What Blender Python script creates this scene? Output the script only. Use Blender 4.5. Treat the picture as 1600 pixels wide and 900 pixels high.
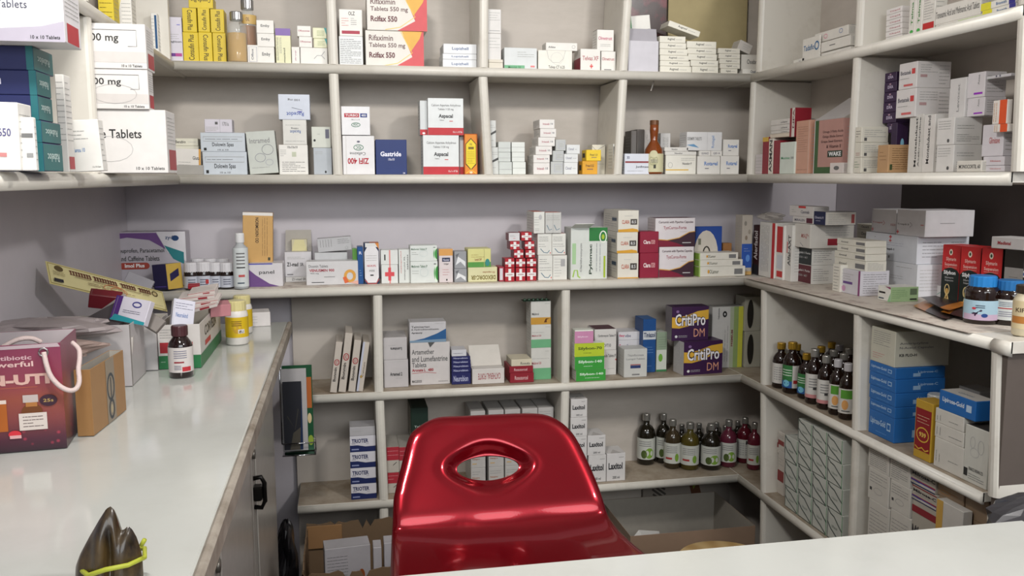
import bpy, bmesh, math, random
from mathutils import Vector, Matrix
random.seed(7)
for o in list(bpy.data.objects): bpy.data.objects.remove(o)
SC = bpy.context.scene
COL = SC.collection
# ------------------------------------------------------------------ camera
F_PX, YAW, PITCH, ROLL = 1350.0, 0.193356, 0.126705, -0.0017788
EYE = Vector((-0.4405, -2.4873, 1.36))
FW = Vector((math.sin(YAW)*math.cos(PITCH), math.cos(YAW)*math.cos(PITCH), -math.sin(PITCH)))
R0 = Vector((math.cos(YAW), -math.sin(YAW), 0)); U0 = R0.cross(FW)
RT = R0*math.cos(ROLL)+U0*math.sin(ROLL); UP = -R0*math.sin(ROLL)+U0*math.cos(ROLL)
cd = bpy.data.cameras.new('camera'); cam = bpy.data.objects.new('camera', cd); COL.objects.link(cam)
cd.sensor_width = 36; cd.lens = 36*F_PX/1600; cd.clip_start = 0.02
M = Matrix((RT, UP, -FW)).transposed().to_4x4(); M.translation = EYE
cam.matrix_world = M
SC.camera = cam
# ------------------------------------------------------------------ world and light
w = bpy.data.worlds.new('world'); SC.world = w; w.use_nodes = True
w.node_tree.nodes['Background'].inputs[0].default_value = (0.93, 0.96, 1.0, 1)
w.node_tree.nodes['Background'].inputs[1].default_value = 0.36
def area(name, loc, target, sx, sy, power, col=(1, 0.97, 0.93)):
    l = bpy.data.lights.new(name, 'AREA'); l.shape = 'RECTANGLE'; l.size = sx; l.size_y = sy; l.energy = power; l.color = col
    o = bpy.data.objects.new(name, l); COL.objects.link(o); o.location = loc
    o.rotation_euler = (Vector(target)-Vector(loc)).to_track_quat('-Z', 'Y').to_euler()
    return o
area('ceiling_light', (-0.62, -1.75, 2.26), (0.1, 0.1, 1.1), 0.26, 0.16, 17)
area('ceiling_light', (1.0, -2.3, 2.5), (-0.4, 0.1, 1.0), 0.24, 0.16, 22)
area('street_daylight', (0.4, -4.5, 2.3), (0.1, 0, 1.2), 2.6, 1.2, 62, (0.95, 0.98, 1.0))
SC.view_settings.view_transform = 'Standard'; SC.view_settings.look = 'None'
SC.view_settings.exposure = 0.0; SC.view_settings.gamma = 1; SC.view_settings.use_curve_mapping = False

# ------------------------------------------------------------------ rays from measured picture points
def ray(x, y): return FW + RT*((x-800)/F_PX) - UP*((y-450)/F_PX)
def on_y(x, y, Y): d = ray(x, y); return EYE + d*((Y-EYE.y)/d.y)
def on_x(x, y, X): d = ray(x, y); return EYE + d*((X-EYE.x)/d.x)
def on_z(x, y, Z): d = ray(x, y); return EYE + d*((Z-EYE.z)/d.z)
def hit(px, py, P, t):
    """distance along horizontal direction t from P at which the ray through (px,py) crosses, in plan"""
    d = ray(px, py)
    # EYE + k d = P + s t
    det = d.x*(-t.y) + t.x*d.y
    rx, ry = P.x-EYE.x, P.y-EYE.y
    k = (rx*(-t.y) + t.x*ry)/det
    s = (d.x*ry - d.y*rx)/det
    return s, k
# ------------------------------------------------------------------ materials
def lin(c):
    if isinstance(c, str):
        c = c.lstrip('#')
        if len(c) == 3: c = ''.join(q*2 for q in c)
        c = [int(c[i:i+2], 16)/255 for i in (0, 2, 4)]
    return tuple(((v+0.055)/1.055)**2.4 if v > 0.04045 else v/12.92 for v in c)
MATS = {}
def mat(c, rough=0.5, spec=0.4, metal=0, trans=0, coat=0, noise=0.05, scale=40, name=None, alpha=1, ior=1.45, bump=0):
    key = (c, rough, spec, metal, trans, coat, noise, scale, alpha, bump)
    if key in MATS: return MATS[key]
    m = bpy.data.materials.new(name or 'print_'+str(c).lstrip('#')); m.use_nodes = True
    nt = m.node_tree; b = nt.nodes['Principled BSDF']
    L = lin(c)
    b.inputs['Roughness'].default_value = rough; b.inputs['Metallic'].default_value = metal
    b.inputs['Specular IOR Level'].default_value = spec; b.inputs['Transmission Weight'].default_value = trans
    b.inputs['Coat Weight'].default_value = coat; b.inputs['Coat Roughness'].default_value = 0.05
    b.inputs['IOR'].default_value = ior; b.inputs['Alpha'].default_value = alpha
    b.inputs['Base Color'].default_value = (*L, 1)
    if noise:
        tc = nt.nodes.new('ShaderNodeTexCoord'); n = nt.nodes.new('ShaderNodeTexNoise'); n.inputs['Scale'].default_value = scale
        n.inputs['Detail'].default_value = 4
        mx = nt.nodes.new('ShaderNodeMix'); mx.data_type = 'RGBA'
        mx.inputs[6].default_value = (*[v*(1-noise*2.2) for v in L], 1); mx.inputs[7].default_value = (*[min(1, v*(1+noise)) for v in L], 1)
        nt.links.new(tc.outputs['Object'], n.inputs['Vector']); nt.links.new(n.outputs['Fac'], mx.inputs[0]); nt.links.new(mx.outputs[2], b.inputs['Base Color'])
        if bump:
            bp = nt.nodes.new('ShaderNodeBump'); bp.inputs['Strength'].default_value = bump; bp.inputs['Distance'].default_value = 0.004
            nt.links.new(n.outputs['Fac'], bp.inputs['Height']); nt.links.new(bp.outputs[0], b.inputs['Normal'])
    MATS[key] = m
    return m
def grime(name, base, dirt, rough=0.4, scale=7, lo=0.45, hi=0.72, spec=0.4, coat=0, stretch=(1, 1, 1)):
    m = bpy.data.materials.new(name); m.use_nodes = True; nt = m.node_tree; b = nt.nodes['Principled BSDF']
    b.inputs['Roughness'].default_value = rough; b.inputs['Specular IOR Level'].default_value = spec; b.inputs['Coat Weight'].default_value = coat
    b.inputs['Coat Roughness'].default_value = 0.08
    tc = nt.nodes.new('ShaderNodeTexCoord'); mp = nt.nodes.new('ShaderNodeMapping'); mp.inputs['Scale'].default_value = stretch
    n = nt.nodes.new('ShaderNodeTexNoise'); n.inputs['Scale'].default_value = scale; n.inputs['Detail'].default_value = 8; n.inputs['Roughness'].default_value = 0.65
    r = nt.nodes.new('ShaderNodeValToRGB'); r.color_ramp.elements[0].position = lo; r.color_ramp.elements[1].position = hi
    r.color_ramp.elements[0].color = (*lin(base), 1); r.color_ramp.elements[1].color = (*lin(dirt), 1)
    bp = nt.nodes.new('ShaderNodeBump'); bp.inputs['Strength'].default_value = 0.12; bp.inputs['Distance'].default_value = 0.002
    nt.links.new(tc.outputs['Object'], mp.inputs[0]); nt.links.new(mp.outputs[0], n.inputs['Vector']); nt.links.new(n.outputs['Fac'], r.inputs[0])
    nt.links.new(r.outputs[0], b.inputs['Base Color']); nt.links.new(n.outputs['Fac'], bp.inputs['Height']); nt.links.new(bp.outputs[0], b.inputs['Normal'])
    return m
PAINT = grime('cream_gloss_paint', '#d4d0c6', '#b4ada0', 0.35, 9, 0.52, 0.95)
PANEL = grime('painted_back_panel', '#bdb5ac', '#aea69c', 0.5, 3, 0.4, 0.7, stretch=(1, 1, 3))
TOPWOOD = grime('worn_shelf_top', '#a89c8c', '#7d6c56', 0.6, 10, 0.4, 0.7)
WALL = grime('lavender_grey_wall', '#c2bdc2', '#b3aeb4', 0.45, 2.2, 0.35, 0.75)
COUNTER = grime('white_glossy_laminate', '#c0c2bd', '#b5b6b0', 0.14, 4, 0.45, 0.8, 0.5, 0.2)
EDGE = grime('worn_counter_edging', '#a39b90', '#6d6255', 0.55, 16, 0.4, 0.75)
CABINET = grime('grey_cabinet_paint', '#8f8a84', '#6c665f', 0.4, 6, 0.4, 0.8)
FLOORM = grime('dark_floor', '#4a443f', '#38332f', 0.5, 5)
# ------------------------------------------------------------------ mesh building
class MB:
    def __init__(s): s.v = []; s.f = []; s.m = []; s.mats = []; s.sm = []
    def mi(s, m):
        if m not in s.mats: s.mats.append(m)
        return s.mats.index(m)
    def add(s, vs, fs, m, smooth=False):
        o = len(s.v); s.v += [tuple(v) for v in vs]; i = s.mi(m)
        for f in fs: s.f.append(tuple(o+q for q in f)); s.m.append(i); s.sm.append(smooth)
    def build(s, name, parent=None, mw=None):
        me = bpy.data.meshes.new(name); me.from_pydata(s.v, [], s.f)
        for m in s.mats: me.materials.append(m)
        me.polygons.foreach_set('material_index', s.m); me.polygons.foreach_set('use_smooth', s.sm); me.update()
        o = bpy.data.objects.new(name, me); COL.objects.link(o)
        if mw is not None: o.matrix_world = mw
        if parent: o.parent = parent
        return o
def chamfer(mb, x0, y0, z0, x1, y1, z1, m, c=0.0008, fm=None, T=None):
    """box with chamfered edges; fm maps face names to other materials"""
    c = min(c, (x1-x0)*.3, (y1-y0)*.3, (z1-z0)*.3)
    X = (x0, x0+c, x1-c, x1); Y = (y0, y0+c, y1-c, y1); Z = (z0, z0+c, z1-c, z1)
    vs = []; idx = {}
    for a in (0, 1):
        for b in (0, 1):
            for d in (0, 1):
                for ax in range(3):
                    q = [X[2] if a else X[1], Y[2] if b else Y[1], Z[2] if d else Z[1]]
                    q[ax] = (X, Y, Z)[ax][3] if (a, b, d)[ax] else (X, Y, Z)[ax][0]
                    idx[(a, b, d, ax)] = len(vs); vs.append(q)
    g = lambda a, b, d, ax: idx[(a, b, d, ax)]
    fm = fm or {}
    def quad(fs, mm): mb.add([T @ Vector(v) if T else v for v in vs], fs, mm)
    big = {'L': [g(0,0,0,0), g(0,0,1,0), g(0,1,1,0), g(0,1,0,0)], 'R': [g(1,0,0,0), g(1,1,0,0), g(1,1,1,0), g(1,0,1,0)],
           'F': [g(0,0,0,1), g(1,0,0,1), g(1,0,1,1), g(0,0,1,1)], 'K': [g(0,1,0,1), g(0,1,1,1), g(1,1,1,1), g(1,1,0,1)],
           'B': [g(0,0,0,2), g(0,1,0,2), g(1,1,0,2), g(1,0,0,2)], 'T': [g(0,0,1,2), g(1,0,1,2), g(1,1,1,2), g(0,1,1,2)]}
    rest = []
    for a in (0, 1):
        for b in (0, 1): rest.append([g(a,b,0,0), g(a,b,1,0), g(a,b,1,1), g(a,b,0,1)])
    for a in (0, 1):
        for d in (0, 1): rest.append([g(a,0,d,0), g(a,1,d,0), g(a,1,d,2), g(a,0,d,2)])
    for b in (0, 1):
        for d in (0, 1): rest.append([g(0,b,d,1), g(1,b,d,1), g(1,b,d,2), g(0,b,d,2)])
    for a in (0, 1):
        for b in (0, 1):
            for d in (0, 1): rest.append([g(a,b,d,0), g(a,b,d,1), g(a,b,d,2)])
    o = len(mb.v); mb.v += [tuple(T @ Vector(v)) if T else tuple(v) for v in vs]
    for k, f in big.items(): mb.f.append(tuple(o+q for q in f)); mb.m.append(mb.mi(fm.get(k, m))); mb.sm.append(False)
    for f in rest: mb.f.append(tuple(o+q for q in f)); mb.m.append(mb.mi(m)); mb.sm.append(False)
def box(name, x0, y0, z0, x1, y1, z1, m, c=0.003, parent=None):
    mb = MB(); chamfer(mb, min(x0, x1), min(y0, y1), min(z0, z1), max(x0, x1), max(y0, y1), max(z0, z1), m, c)
    o = mb.build(name, parent); fix(o); return o
def fix(o):
    bm = bmesh.new(); bm.from_mesh(o.data); bmesh.ops.recalc_face_normals(bm, faces=bm.faces); bm.to_mesh(o.data); bm.free()
def tube(mb, pts, r, m, n=8, closed=False):
    pts = [Vector(p) for p in pts]; N = len(pts); rings = []
    up = Vector((0.13, 0.21, 0.97))
    for i, p in enumerate(pts):
        if closed: t = (pts[(i+1) % N]-pts[i-1]).normalized()
        else: t = (pts[min(i+1, N-1)]-pts[max(i-1, 0)]).normalized()
        a = t.cross(up).normalized(); b = a.cross(t).normalized()
        rr = r[i] if isinstance(r, (list, tuple)) else r
        rings.append([p+a*(rr*math.cos(2*math.pi*k/n))+b*(rr*math.sin(2*math.pi*k/n)) for k in range(n)])
    vs = [v for q in rings for v in q]; fs = []
    for i in range(N if closed else N-1):
        j = (i+1) % N
        for k in range(n): fs.append((i*n+k, i*n+(k+1) % n, j*n+(k+1) % n, j*n+k))
    if not closed: fs += [tuple(range(n))[::-1], tuple((N-1)*n+k for k in range(n))]
    mb.add(vs, fs, m, True)
def lathe(mb, prof, m, n=24, cx=0, cy=0, smooth=True, a0=0, a1=2*math.pi, cap=True):
    full = abs(a1-a0-2*math.pi) < 1e-6; K = n if full else n+1; vs = []
    for r, z in prof:
        for k in range(K):
            a = a0+(a1-a0)*k/n; vs.append((cx+r*math.cos(a), cy+r*math.sin(a), z))
    fs = []
    for i in range(len(prof)-1):
        for k in range(n): fs.append((i*K+k, i*K+(k+1) % K, (i+1)*K+(k+1) % K, (i+1)*K+k))
    if full and cap:
        fs.append(tuple(range(K))[::-1]); fs.append(tuple((len(prof)-1)*K+k for k in range(K)))
    mb.add(vs, fs, m, smooth)
# ------------------------------------------------------------------ lettering
TXT = {}
def text_mesh(s, bold=0.0):
    key = (s, bold)
    if key in TXT: return TXT[key]
    cu = bpy.data.curves.new('lettering', 'FONT'); cu.body = s; cu.size = 1; cu.resolution_u = 2; cu.offset = bold
    ob = bpy.data.objects.new('lettering', cu); COL.objects.link(ob)
    dg = bpy.context.evaluated_depsgraph_get(); me = ob.evaluated_get(dg).to_mesh()
    vs = [(v.co.x, v.co.y) for v in me.vertices]; fs = [tuple(p.vertices) for p in me.polygons]
    ob.evaluated_get(dg).to_mesh_clear(); bpy.data.objects.remove(ob); bpy.data.curves.remove(cu)
    if not vs: TXT[key] = ([], []); return TXT[key]
    a = min(v[0] for v in vs); b = max(v[0] for v in vs); c = min(v[1] for v in vs); d = max(v[1] for v in vs)
    vs = [((x-a)/max(b-a, 1e-6), (y-c)/max(d-c, 1e-6)) for x, y in vs]
    TXT[key] = (vs, fs); return TXT[key]
# decals: r rect, t text, l fine print, p polygon, e ellipse, s stroke; u runs left to right, v bottom to top
def r(u0, v0, u1, v1, c): return ('p', [(u0, v0), (u1, v0), (u1, v1), (u0, v1)], c)
def t(s, u0, v0, u1, v1, c='#222', rot=0, bold=0.012): return ('t', s, u0, v0, u1, v1, c, rot, bold)
def l(u0, v0, u1, v1, n, c='#a5a5a2', rot=0): return ('l', u0, v0, u1, v1, n, c, rot)
def p(pts, c): return ('p', pts, c)
def e(cu, cv, ru, rv, c, a0=0, a1=360): return ('p', [(cu+ru*math.cos(math.radians(a0+(a1-a0)*k/20)), cv+rv*math.sin(math.radians(a0+(a1-a0)*k/20))) for k in range(21)], c)
def s(pts, wd, c): return ('s', pts, wd, c)
def cross(cu, cv, ru, rv, c='#eee'): return [r(cu-ru, cv-rv*.32, cu+ru, cv+rv*.32, c), r(cu-ru*.3, cv-rv, cu+ru*.3, cv+rv, c)]
def rings(cu, cv, ru, rv, wd, c): return s([(cu+ru*math.cos(k*math.pi/8), cv+rv*math.sin(k*math.pi/8)) for k in range(17)], wd, c)
def decal(mb, O, U, V, N, decs, W, H, rnd):
    z = 0.00025
    for d in decs:
        z += 0.00010
        P = lambda u, v: O+U*(u*W)+V*(v*H)+N*z
        if d[0] == 'p':
            mb.add([P(u, v) for u, v in d[1]], [tuple(range(len(d[1])))], mat(d[2], 0.45))
        elif d[0] == 't':
            _, st, u0, v0, u1, v1, c, rot, bold = d
            vs, fs = text_mesh(st, bold)
            out = []
            for a, b in vs:
                if rot == 90: a, b = 1-b, a
                elif rot == 180: a, b = 1-a, 1-b
                elif rot == 270: a, b = b, 1-a
                out.append(P(u0+(u1-u0)*a, v0+(v1-v0)*b))
            if out: mb.add(out, fs, mat(c, 0.45))
        elif d[0] == 'l':
            _, u0, v0, u1, v1, n, c, rot = d
            vs = []; fs = []; span = (u1-u0)*W if rot else (v1-v0)*H; n = max(n, int(span/.0085)); hh_ = min(.26/n, .0011/max(span, 1e-4))
            for i in range(n):
                q = (i+.5)/n; hgt = hh_; x = 0
                end = 1 if rnd.random() < .7 else rnd.uniform(.5, .95)
                while x < end:
                    ln = rnd.uniform(.08, .3); x1 = min(end, x+ln)
                    for a, b in ((x, q-hgt/2), (x1, q-hgt/2), (x1, q+hgt/2), (x, q+hgt/2)):
                        if rot: a, b = 1-b, a
                        vs.append(P(u0+(u1-u0)*a, v0+(v1-v0)*b))
                    k = len(vs)-4; fs.append((k, k+1, k+2, k+3)); x = x1+.025
            mb.add(vs, fs, mat(c, 0.45))
        elif d[0] == 's':
            pts = [Vector((u*W, v*H)) for u, v in d[1]]; wd = d[2]*min(W, H)/2; vs = []; fs = []
            for i, q in enumerate(pts):
                tt = (pts[min(i+1, len(pts)-1)]-pts[max(i-1, 0)]); tt = tt.normalized() if tt.length else Vector((1, 0)); nn = Vector((-tt.y, tt.x))*wd
                for w_ in (q+nn, q-nn): vs.append(O+U*w_.x+V*w_.y+N*z)
                if i: k = 2*i; fs.append((k-2, k-1, k+1, k))
            mb.add(vs, fs, mat(d[3], 0.45))
LABELS = []
def tag(o, label, cat, group=None, kind=None):
    o['label'] = label; o['category'] = cat
    if group: o['group'] = group
    if kind: o['kind'] = kind
    LABELS.append(label)
    return o
def struct(o): o['kind'] = 'structure'; return o
def face_axes(k, W, D, H):
    X, Y, Z = Vector((1, 0, 0)), Vector((0, 1, 0)), Vector((0, 0, 1))
    return {'F': (Vector((0, 0, 0)), X, Z, -Y, W, H), 'R': (Vector((W, 0, 0)), Y, Z, X, D, H), 'L': (Vector((0, D, 0)), -Y, Z, -X, D, H),
            'T': (Vector((0, 0, H)), X, Y, Z, W, D), 'K': (Vector((W, D, 0)), -X, Z, Y, W, H)}[k]
def carton_mesh(W, D, H, base, faces, fm, rnd, c=0.001, name='medicine_carton', open_top=False):
    mb = MB(); mt = mat(base, 0.42)
    if not open_top:
        chamfer(mb, 0, 0, 0, W, D, H, mt, c, {k: mat(v, 0.42) for k, v in fm.items()})
    else:
        g = 0.0015; i = mat('#a29c92', 0.7)
        for q in ((0, 0, 0, W, g, H, 'F'), (0, D-g, 0, W, D, H, 'K'), (0, g, 0, g, D-g, H, 'L'), (W-g, g, 0, W, D-g, H, 'R'), (g, g, 0, W-g, D-g, g, 'B')):
            chamfer(mb, *q[:6], mt, 0.0003, {{'F': 'K', 'K': 'F', 'L': 'R', 'R': 'L', 'B': 'T'}[q[6]]: i, q[6]: mat(fm.get(q[6], base), 0.42)})
    for k, ds in faces.items():
        O, U, V, N, w_, h_ = face_axes(k, W, D, H)
        decal(mb, O, U, V, N, ds, w_, h_, rnd)
    # tuck flap seams of a folded carton
    seam = mat('#77736d', 0.6)
    if not open_top and min(W, H) > 0.015:
        for k in ('T',):
            O, U, V, N, w_, h_ = face_axes(k, W, D, H)
            decal(mb, O, U, V, N, [s([(0.02, .06), (.98, .06)], .012, '#8b8780'), s([(.06, .06), (.06, .94)], .01, '#a5a19a')], w_, h_, rnd)
    return mb
BOX = {}; POSTS = []; TBX = 0.026
class Rec: pass
def carton(label, x0, x1, yt, yb=None, z=None, on=None, Y=None, X=None, yaw=0, d=0.06, xs=None, anchor=None, base='#e4e2dc', F=(), R=None, L=None, T=None,
           fm=None, lean=0, w=None, h=None, cat='medicine carton', group=None, name='medicine_carton', key=None, off=0, open_top=False, side='auto', pitch=0):
    """carton on a shelf. x0,x1,yt,yb are measured positions of the front face; z the height of what carries it"""
    if on is not None:
        on = BOX[on] if isinstance(on, str) else on
        z = on.top+0.0004
        if Y is None and X is None and yb is None:
            if abs(yaw) < 45: Y = on.P.y+off
            else: X = on.P.x+off
    ps = math.radians(yaw); tv = Vector((math.cos(ps), math.sin(ps), 0)); nv = Vector((-math.sin(ps), math.cos(ps), 0))
    if anchor is None: anchor = 1 if (abs(yaw) > 45 or X is not None and abs(yaw) < 45) else 0
    xa = x1 if anchor else x0
    yy = yb if yb is not None else yt+20
    if Y is not None: A = on_y(xa, yy, Y)
    elif X is not None: A = on_x(xa, yy, X)
    else:
        A = on_z(xa, yb, z)
        if abs(yaw) < 45 and A.x < 0.79 and A.x > -0.6: A = on_y(xa, yy, min(max(A.y, 0.006), 0.15)) if not -9 else A
    if Y is None and X is None and A.y > -0.2 and A.x < 0.8 and A.x > -1 and z in (ZA, ZB, ZC) and abs(yaw) < 45:
        A = on_y(xa, yy, min(max(A.y, 0.004), 0.14))
    A.z = z
    other = x0 if anchor else x1
    sd, _ = hit(other, yy, A, tv)
    if w is None: w = abs(sd)
    P0 = A - tv*w if anchor else A
    if xs is not None:
        cn = P0+tv*w if xs > max(x0, x1)-.01 else P0
        d = abs(hit(xs, yy, cn, nv)[0])
    # stay clear of the uprights
    h0_ = h or .10
    def span_(pa, pb, ax):
        v_ = []
        for zz in (z, min(z+h0_, pa.z)): f_ = (zz-pb.z)/(pa.z-pb.z); v_.append(pb[ax]+(pa[ax]-pb[ax])*max(0, f_))
        return min(v_)-.0142, max(v_)+.0142
    if abs(yaw) < 12 and A.y > -.05:
        for (pa, pb, wing) in POSTS:
            if wing == 'B' and pb.z-.01 < z+.02 < pa.z:
                ul, uh = span_(pa, pb, 0); a0, b0 = P0.x, P0.x+w
                if a0 < uh and b0 > ul:
                    if a0+b0 > ul+uh: P0.x = uh+.0003; w = b0-P0.x
                    else: w = ul-.0003-a0
    if yaw < -60 and P0.x > .5:
        for (pa, pb, wing) in POSTS:
            if wing == 'R' and pb.z-.01 < z+.02 < pa.z:
                ul, uh = span_(pa, pb, 1); hi, lo = P0.y, P0.y-w
                if lo < uh and hi > ul:
                    if hi+lo < ul+uh: P0.y = ul-.0003; w = P0.y-lo
                    else: w = hi-uh-.0003
    w = max(w, .008)
    # stay inside the shelf
    if abs(yaw) < 45:
        lim = 0.196-P0.y-w*max(0, math.sin(ps))
        if P0.y > -0.25: d = min(d, max(0.012, lim))
    elif P0.x > 0.5:
        d = min(d, max(0.012, (1.195 if z < 1.3 else 0.98)-P0.x-0.002))
    dr = ray(xa, yt); k = math.hypot(A.x-EYE.x, A.y-EYE.y)/math.hypot(dr.x, dr.y)
    if h is None: h = max(0.006, EYE.z+dr.z*k-z)
    for lo_, hi_ in ((ZC, ZB), (ZB, ZA), (ZD, ZE)):
        if lo_-.01 <= z < hi_-TBX and not (P0.x < -.58 and z < 1.0): h = min(h, hi_-TBX-.0015-z)
    h = max(h, .004)
    faces = {'F': list(F)}
    rnd = random.Random(hash((round(x0), round(yt))) & 0xffff)
    auto = [l(.1, .15, .85, .88, 6)]
    for kk, vv in (('R', R), ('L', L), ('T', T)):
        if vv is not None: faces[kk] = list(vv)
        elif side == 'auto' and kk != 'T' and h > .02: faces[kk] = auto
    mb = carton_mesh(w, d, h, base, faces, fm or {}, rnd, name=name, open_top=open_top)
    if name == 'medicine_carton':
        name = 'flat_medicine_carton' if h < .45*w and h < .032 else 'upright_medicine_carton' if h > 1.25*w else name
    o = mb.build(name)
    MM = Matrix.Translation(P0) @ Matrix.Rotation(ps, 4, 'Z')
    if lean:
        piv = Vector((w, 0, 0)) if lean > 0 else Vector((0, 0, 0))
        MM = MM @ Matrix.Translation(piv) @ Matrix.Rotation(math.radians(lean), 4, 'Y') @ Matrix.Translation(-piv)
    if pitch: MM = MM @ Matrix.Rotation(math.radians(pitch), 4, 'X')
    o.matrix_world = MM
    tag(o, label, cat, group)
    b = Rec(); b.P = P0; b.top = z+h*(math.cos(math.radians(lean)) if lean else 1)+ (abs(math.sin(math.radians(lean)))*w if lean else 0); b.w = w; b.d = d; b.h = h; b.o = o; b.yaw = yaw; b.z = z
    if key: BOX[key] = b
    return b
ORD = ['bottom', 'second from bottom', 'third from bottom', 'fourth from bottom', 'fifth from bottom', 'sixth from bottom', 'seventh from bottom', 'eighth from bottom']
def stack(desc, where, cols, **kw):
    """cols: list of (x0,x1,yt) from the bottom up; the first may carry yb"""
    prev = None; n = len(cols); out = []
    Fs = kw.pop('Fs', None); offs = kw.pop('offs', None); descs = kw.pop('descs', None); grp = kw.pop('group', None)
    for i, c in enumerate(cols):
        k2 = dict(kw)
        if Fs: k2['F'] = Fs[i % len(Fs)]
        pos = ('topmost' if i == n-1 else ORD[i]) if n > 1 else ''
        lab = f"{descs[i] if descs else desc}, {pos}{' ' if where[:3] in ('of ', 'in ', 'on ') else ', '}{where}" if n > 1 else f'{desc}, {where}'
        if prev is not None:
            k2.pop('z', None); k2.pop('yb', None); k2.pop('on', None)
            if not ('X' in k2 or 'Y' in k2): 
                if abs(k2.get('yaw', 0)) < 45: k2['Y'] = prev.P.y + (offs[i] if offs else 0)
                else: k2['X'] = prev.P.x + (offs[i] if offs else 0)
            k2['on'] = prev
        prev = carton(lab, c[0], c[1], c[2], group=grp, **k2); out.append(prev)
    return out
ZA, ZB, ZC, ZD, ZE, ZK = 1.052, 0.742, 0.414, 1.370, 1.672, 0.960
XR, XL, YB = 0.787, -0.875, 0.20
# ------------------------------------------------------------------ the room
XWL, XWR, YW = -1.06, 0.99, 0.22
def st(name, *a, **k): return struct(box(name, *a, **k))
st('floor', -3.2, -5, -0.05, 3.2, 0.6, 0.0, FLOORM)
st('wall_back', XWL-.1, YW, 0, XR+.52, YW+.1, 2.85, WALL)
st('wall_left', XWL-.1, -3.2, 0, XWL, YW, 2.85, WALL)
st('wall_right', XR+.435, -2.6, 0, XR+.52, YW, 2.85, WALL)
st('ceiling', -3, -5, 2.85, 3, 0.6, 2.9, mat('#bdb9b4', 0.7, name='ceiling_paint'))
# --- shelving: one built-in unit, boards with rounded nosing
def board(mb, x0, y0, x1, y1, ztop, th, nose, m=PAINT, top=None):
    """board slab with a half-round nose along one edge. nose: 'F' (-Y), 'W' (-X) or 'E' (+X)"""
    chamfer(mb, x0, y0, ztop-th*.8, x1, y1, ztop, m, 0.001, {'T': top} if top else None)
    rr = th/2
    vs = []; fs = []; n = 8
    for k in range(n+1):
        a = math.pi/2+math.pi*k/n
        dx, dz = math.cos(a)*rr*.9, math.sin(a)*rr
        for q in (0, 1):
            if nose == 'F': vs.append(((x0, x1)[q], y0+0.004+dx, ztop-rr+dz))
            elif nose == 'W': vs.append((x0+0.004+dx, (y0, y1)[q], ztop-rr+dz))
            else: vs.append((x1-0.004-dx, (y0, y1)[q], ztop-rr+dz))
        if k: fs.append((2*k-2, 2*k-1, 2*k+1, 2*k))
    fs += [tuple(range(0, 2*n+2, 2)), tuple(range(1, 2*n+2, 2))[::-1]]
    mb.add(vs, fs, m, True)
def post(mb, pt, pb, depth, wing):
    """upright panel between two measured front points (top, bottom), rounded front edge"""
    hw = 0.0135; n = 6; vs = []
    for P_ in (pb, pt):
        ring = []
        for k in range(n+1):
            a = -math.pi/2+math.pi*k/n
            ring.append((hw*math.sin(a), -0.010*math.cos(a)))
        ring += [(hw, depth), (-hw, depth)]
        for a, b in ring:
            if wing == 'B': vs.append((P_.x+a, P_.y+b+0.008, P_.z))
            elif wing == 'R': vs.append((P_.x+b+0.008, P_.y+a, P_.z))
            else: vs.append((P_.x-b-0.008, P_.y+a, P_.z))
    K = n+3
    fs = [(k, (k+1) % K, K+(k+1) % K, K+k) for k in range(K)]+[tuple(range(K)), tuple(range(K, 2*K))[::-1]]
    mb.add(vs, fs, PAINT, False)
unit = bpy.data.objects.new('shelving_unit', None); COL.objects.link(unit); unit.location = (0, 0, 0)
tag(unit, 'cream painted built-in shelving lining the left, back and right walls', 'shelving')
def part(mb, name, parent=unit): o = mb.build(name, parent); fix(o); return o
TB = 0.026
def uboard(z, x0, y0, x1, y1, nose, th=TB, top=None): mb = MB(); board(mb, x0, y0, x1, y1, z, th, nose, top=top); part(mb, 'shelf_board')
for z in (ZE, ZD): uboard(z, XL-.0, 0, XR+.0, YB, 'F')
ZTOP = 2.02
uboard(ZTOP, XL, 0, XR, YB, 'F')
for z in (ZE, ZD, ZTOP):
    uboard(z, XR, -1.07, XR+.2, YB, 'W')
    uboard(z, XWL+.003, -1.75, XL, YB, 'E')
uboard(ZA, XWL+.01, 0, XR, YB, 'F'); uboard(ZA, XR, -1.055, XR+.42, YB, 'W')
uboard(ZB, -0.59, 0, XR, YB, 'F', top=TOPWOOD); uboard(ZC, -0.59, 0, XR, YB, 'F', top=TOPWOOD)
uboard(ZB, XR, -1.055, XR+.42, YB, 'W', top=TOPWOOD); uboard(ZC, XR, -1.055, XR+.42, YB, 'W', top=TOPWOOD)
def up(wing, xt, yt_, xb, yb_, zt, zb, depth=0.185):
    if wing == 'B': a, b = on_y(xt, yt_, 0), on_y(xb, yb_, 0)
    elif wing == 'R': a, b = on_x(xt, yt_, XR), on_x(xb, yb_, XR)
    else: a, b = on_x(xt, yt_, XL), on_x(xb, yb_, XL)
    a.z, b.z = zt, zb; POSTS.append((a, b, wing))
    mb = MB(); post(mb, a, b, depth, wing); part(mb, 'upright_panel')
for xt, xb in ((521, 528), (755, 764), (975, 966)): up('B', xt, 112, xb, 266, ZE-TB, ZD)
for xt, xb in ((514, 521), (757, 756), (986, 975)): up('B', xt, -60, xb, 98, ZTOP-TB, ZE)
for xt, xb in ((590, 592), (885, 884)): up('B', xt, 457, xb, 600, ZA-TB, ZB)
for xt, xb in ((593, 600), (884, 880)): up('B', xt, 620, xb, 780, ZB-TB, ZC)
up('B', 600, 800, 602, 960, ZC-TB, 0.002); up('B', 880, 800, 878, 960, ZC-TB, 0.002)
up('R', 1175, 118, 1168, 272, ZE-TB, ZD); up('R', 1190, -40, 1183, 112, ZTOP-TB, ZE)
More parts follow.
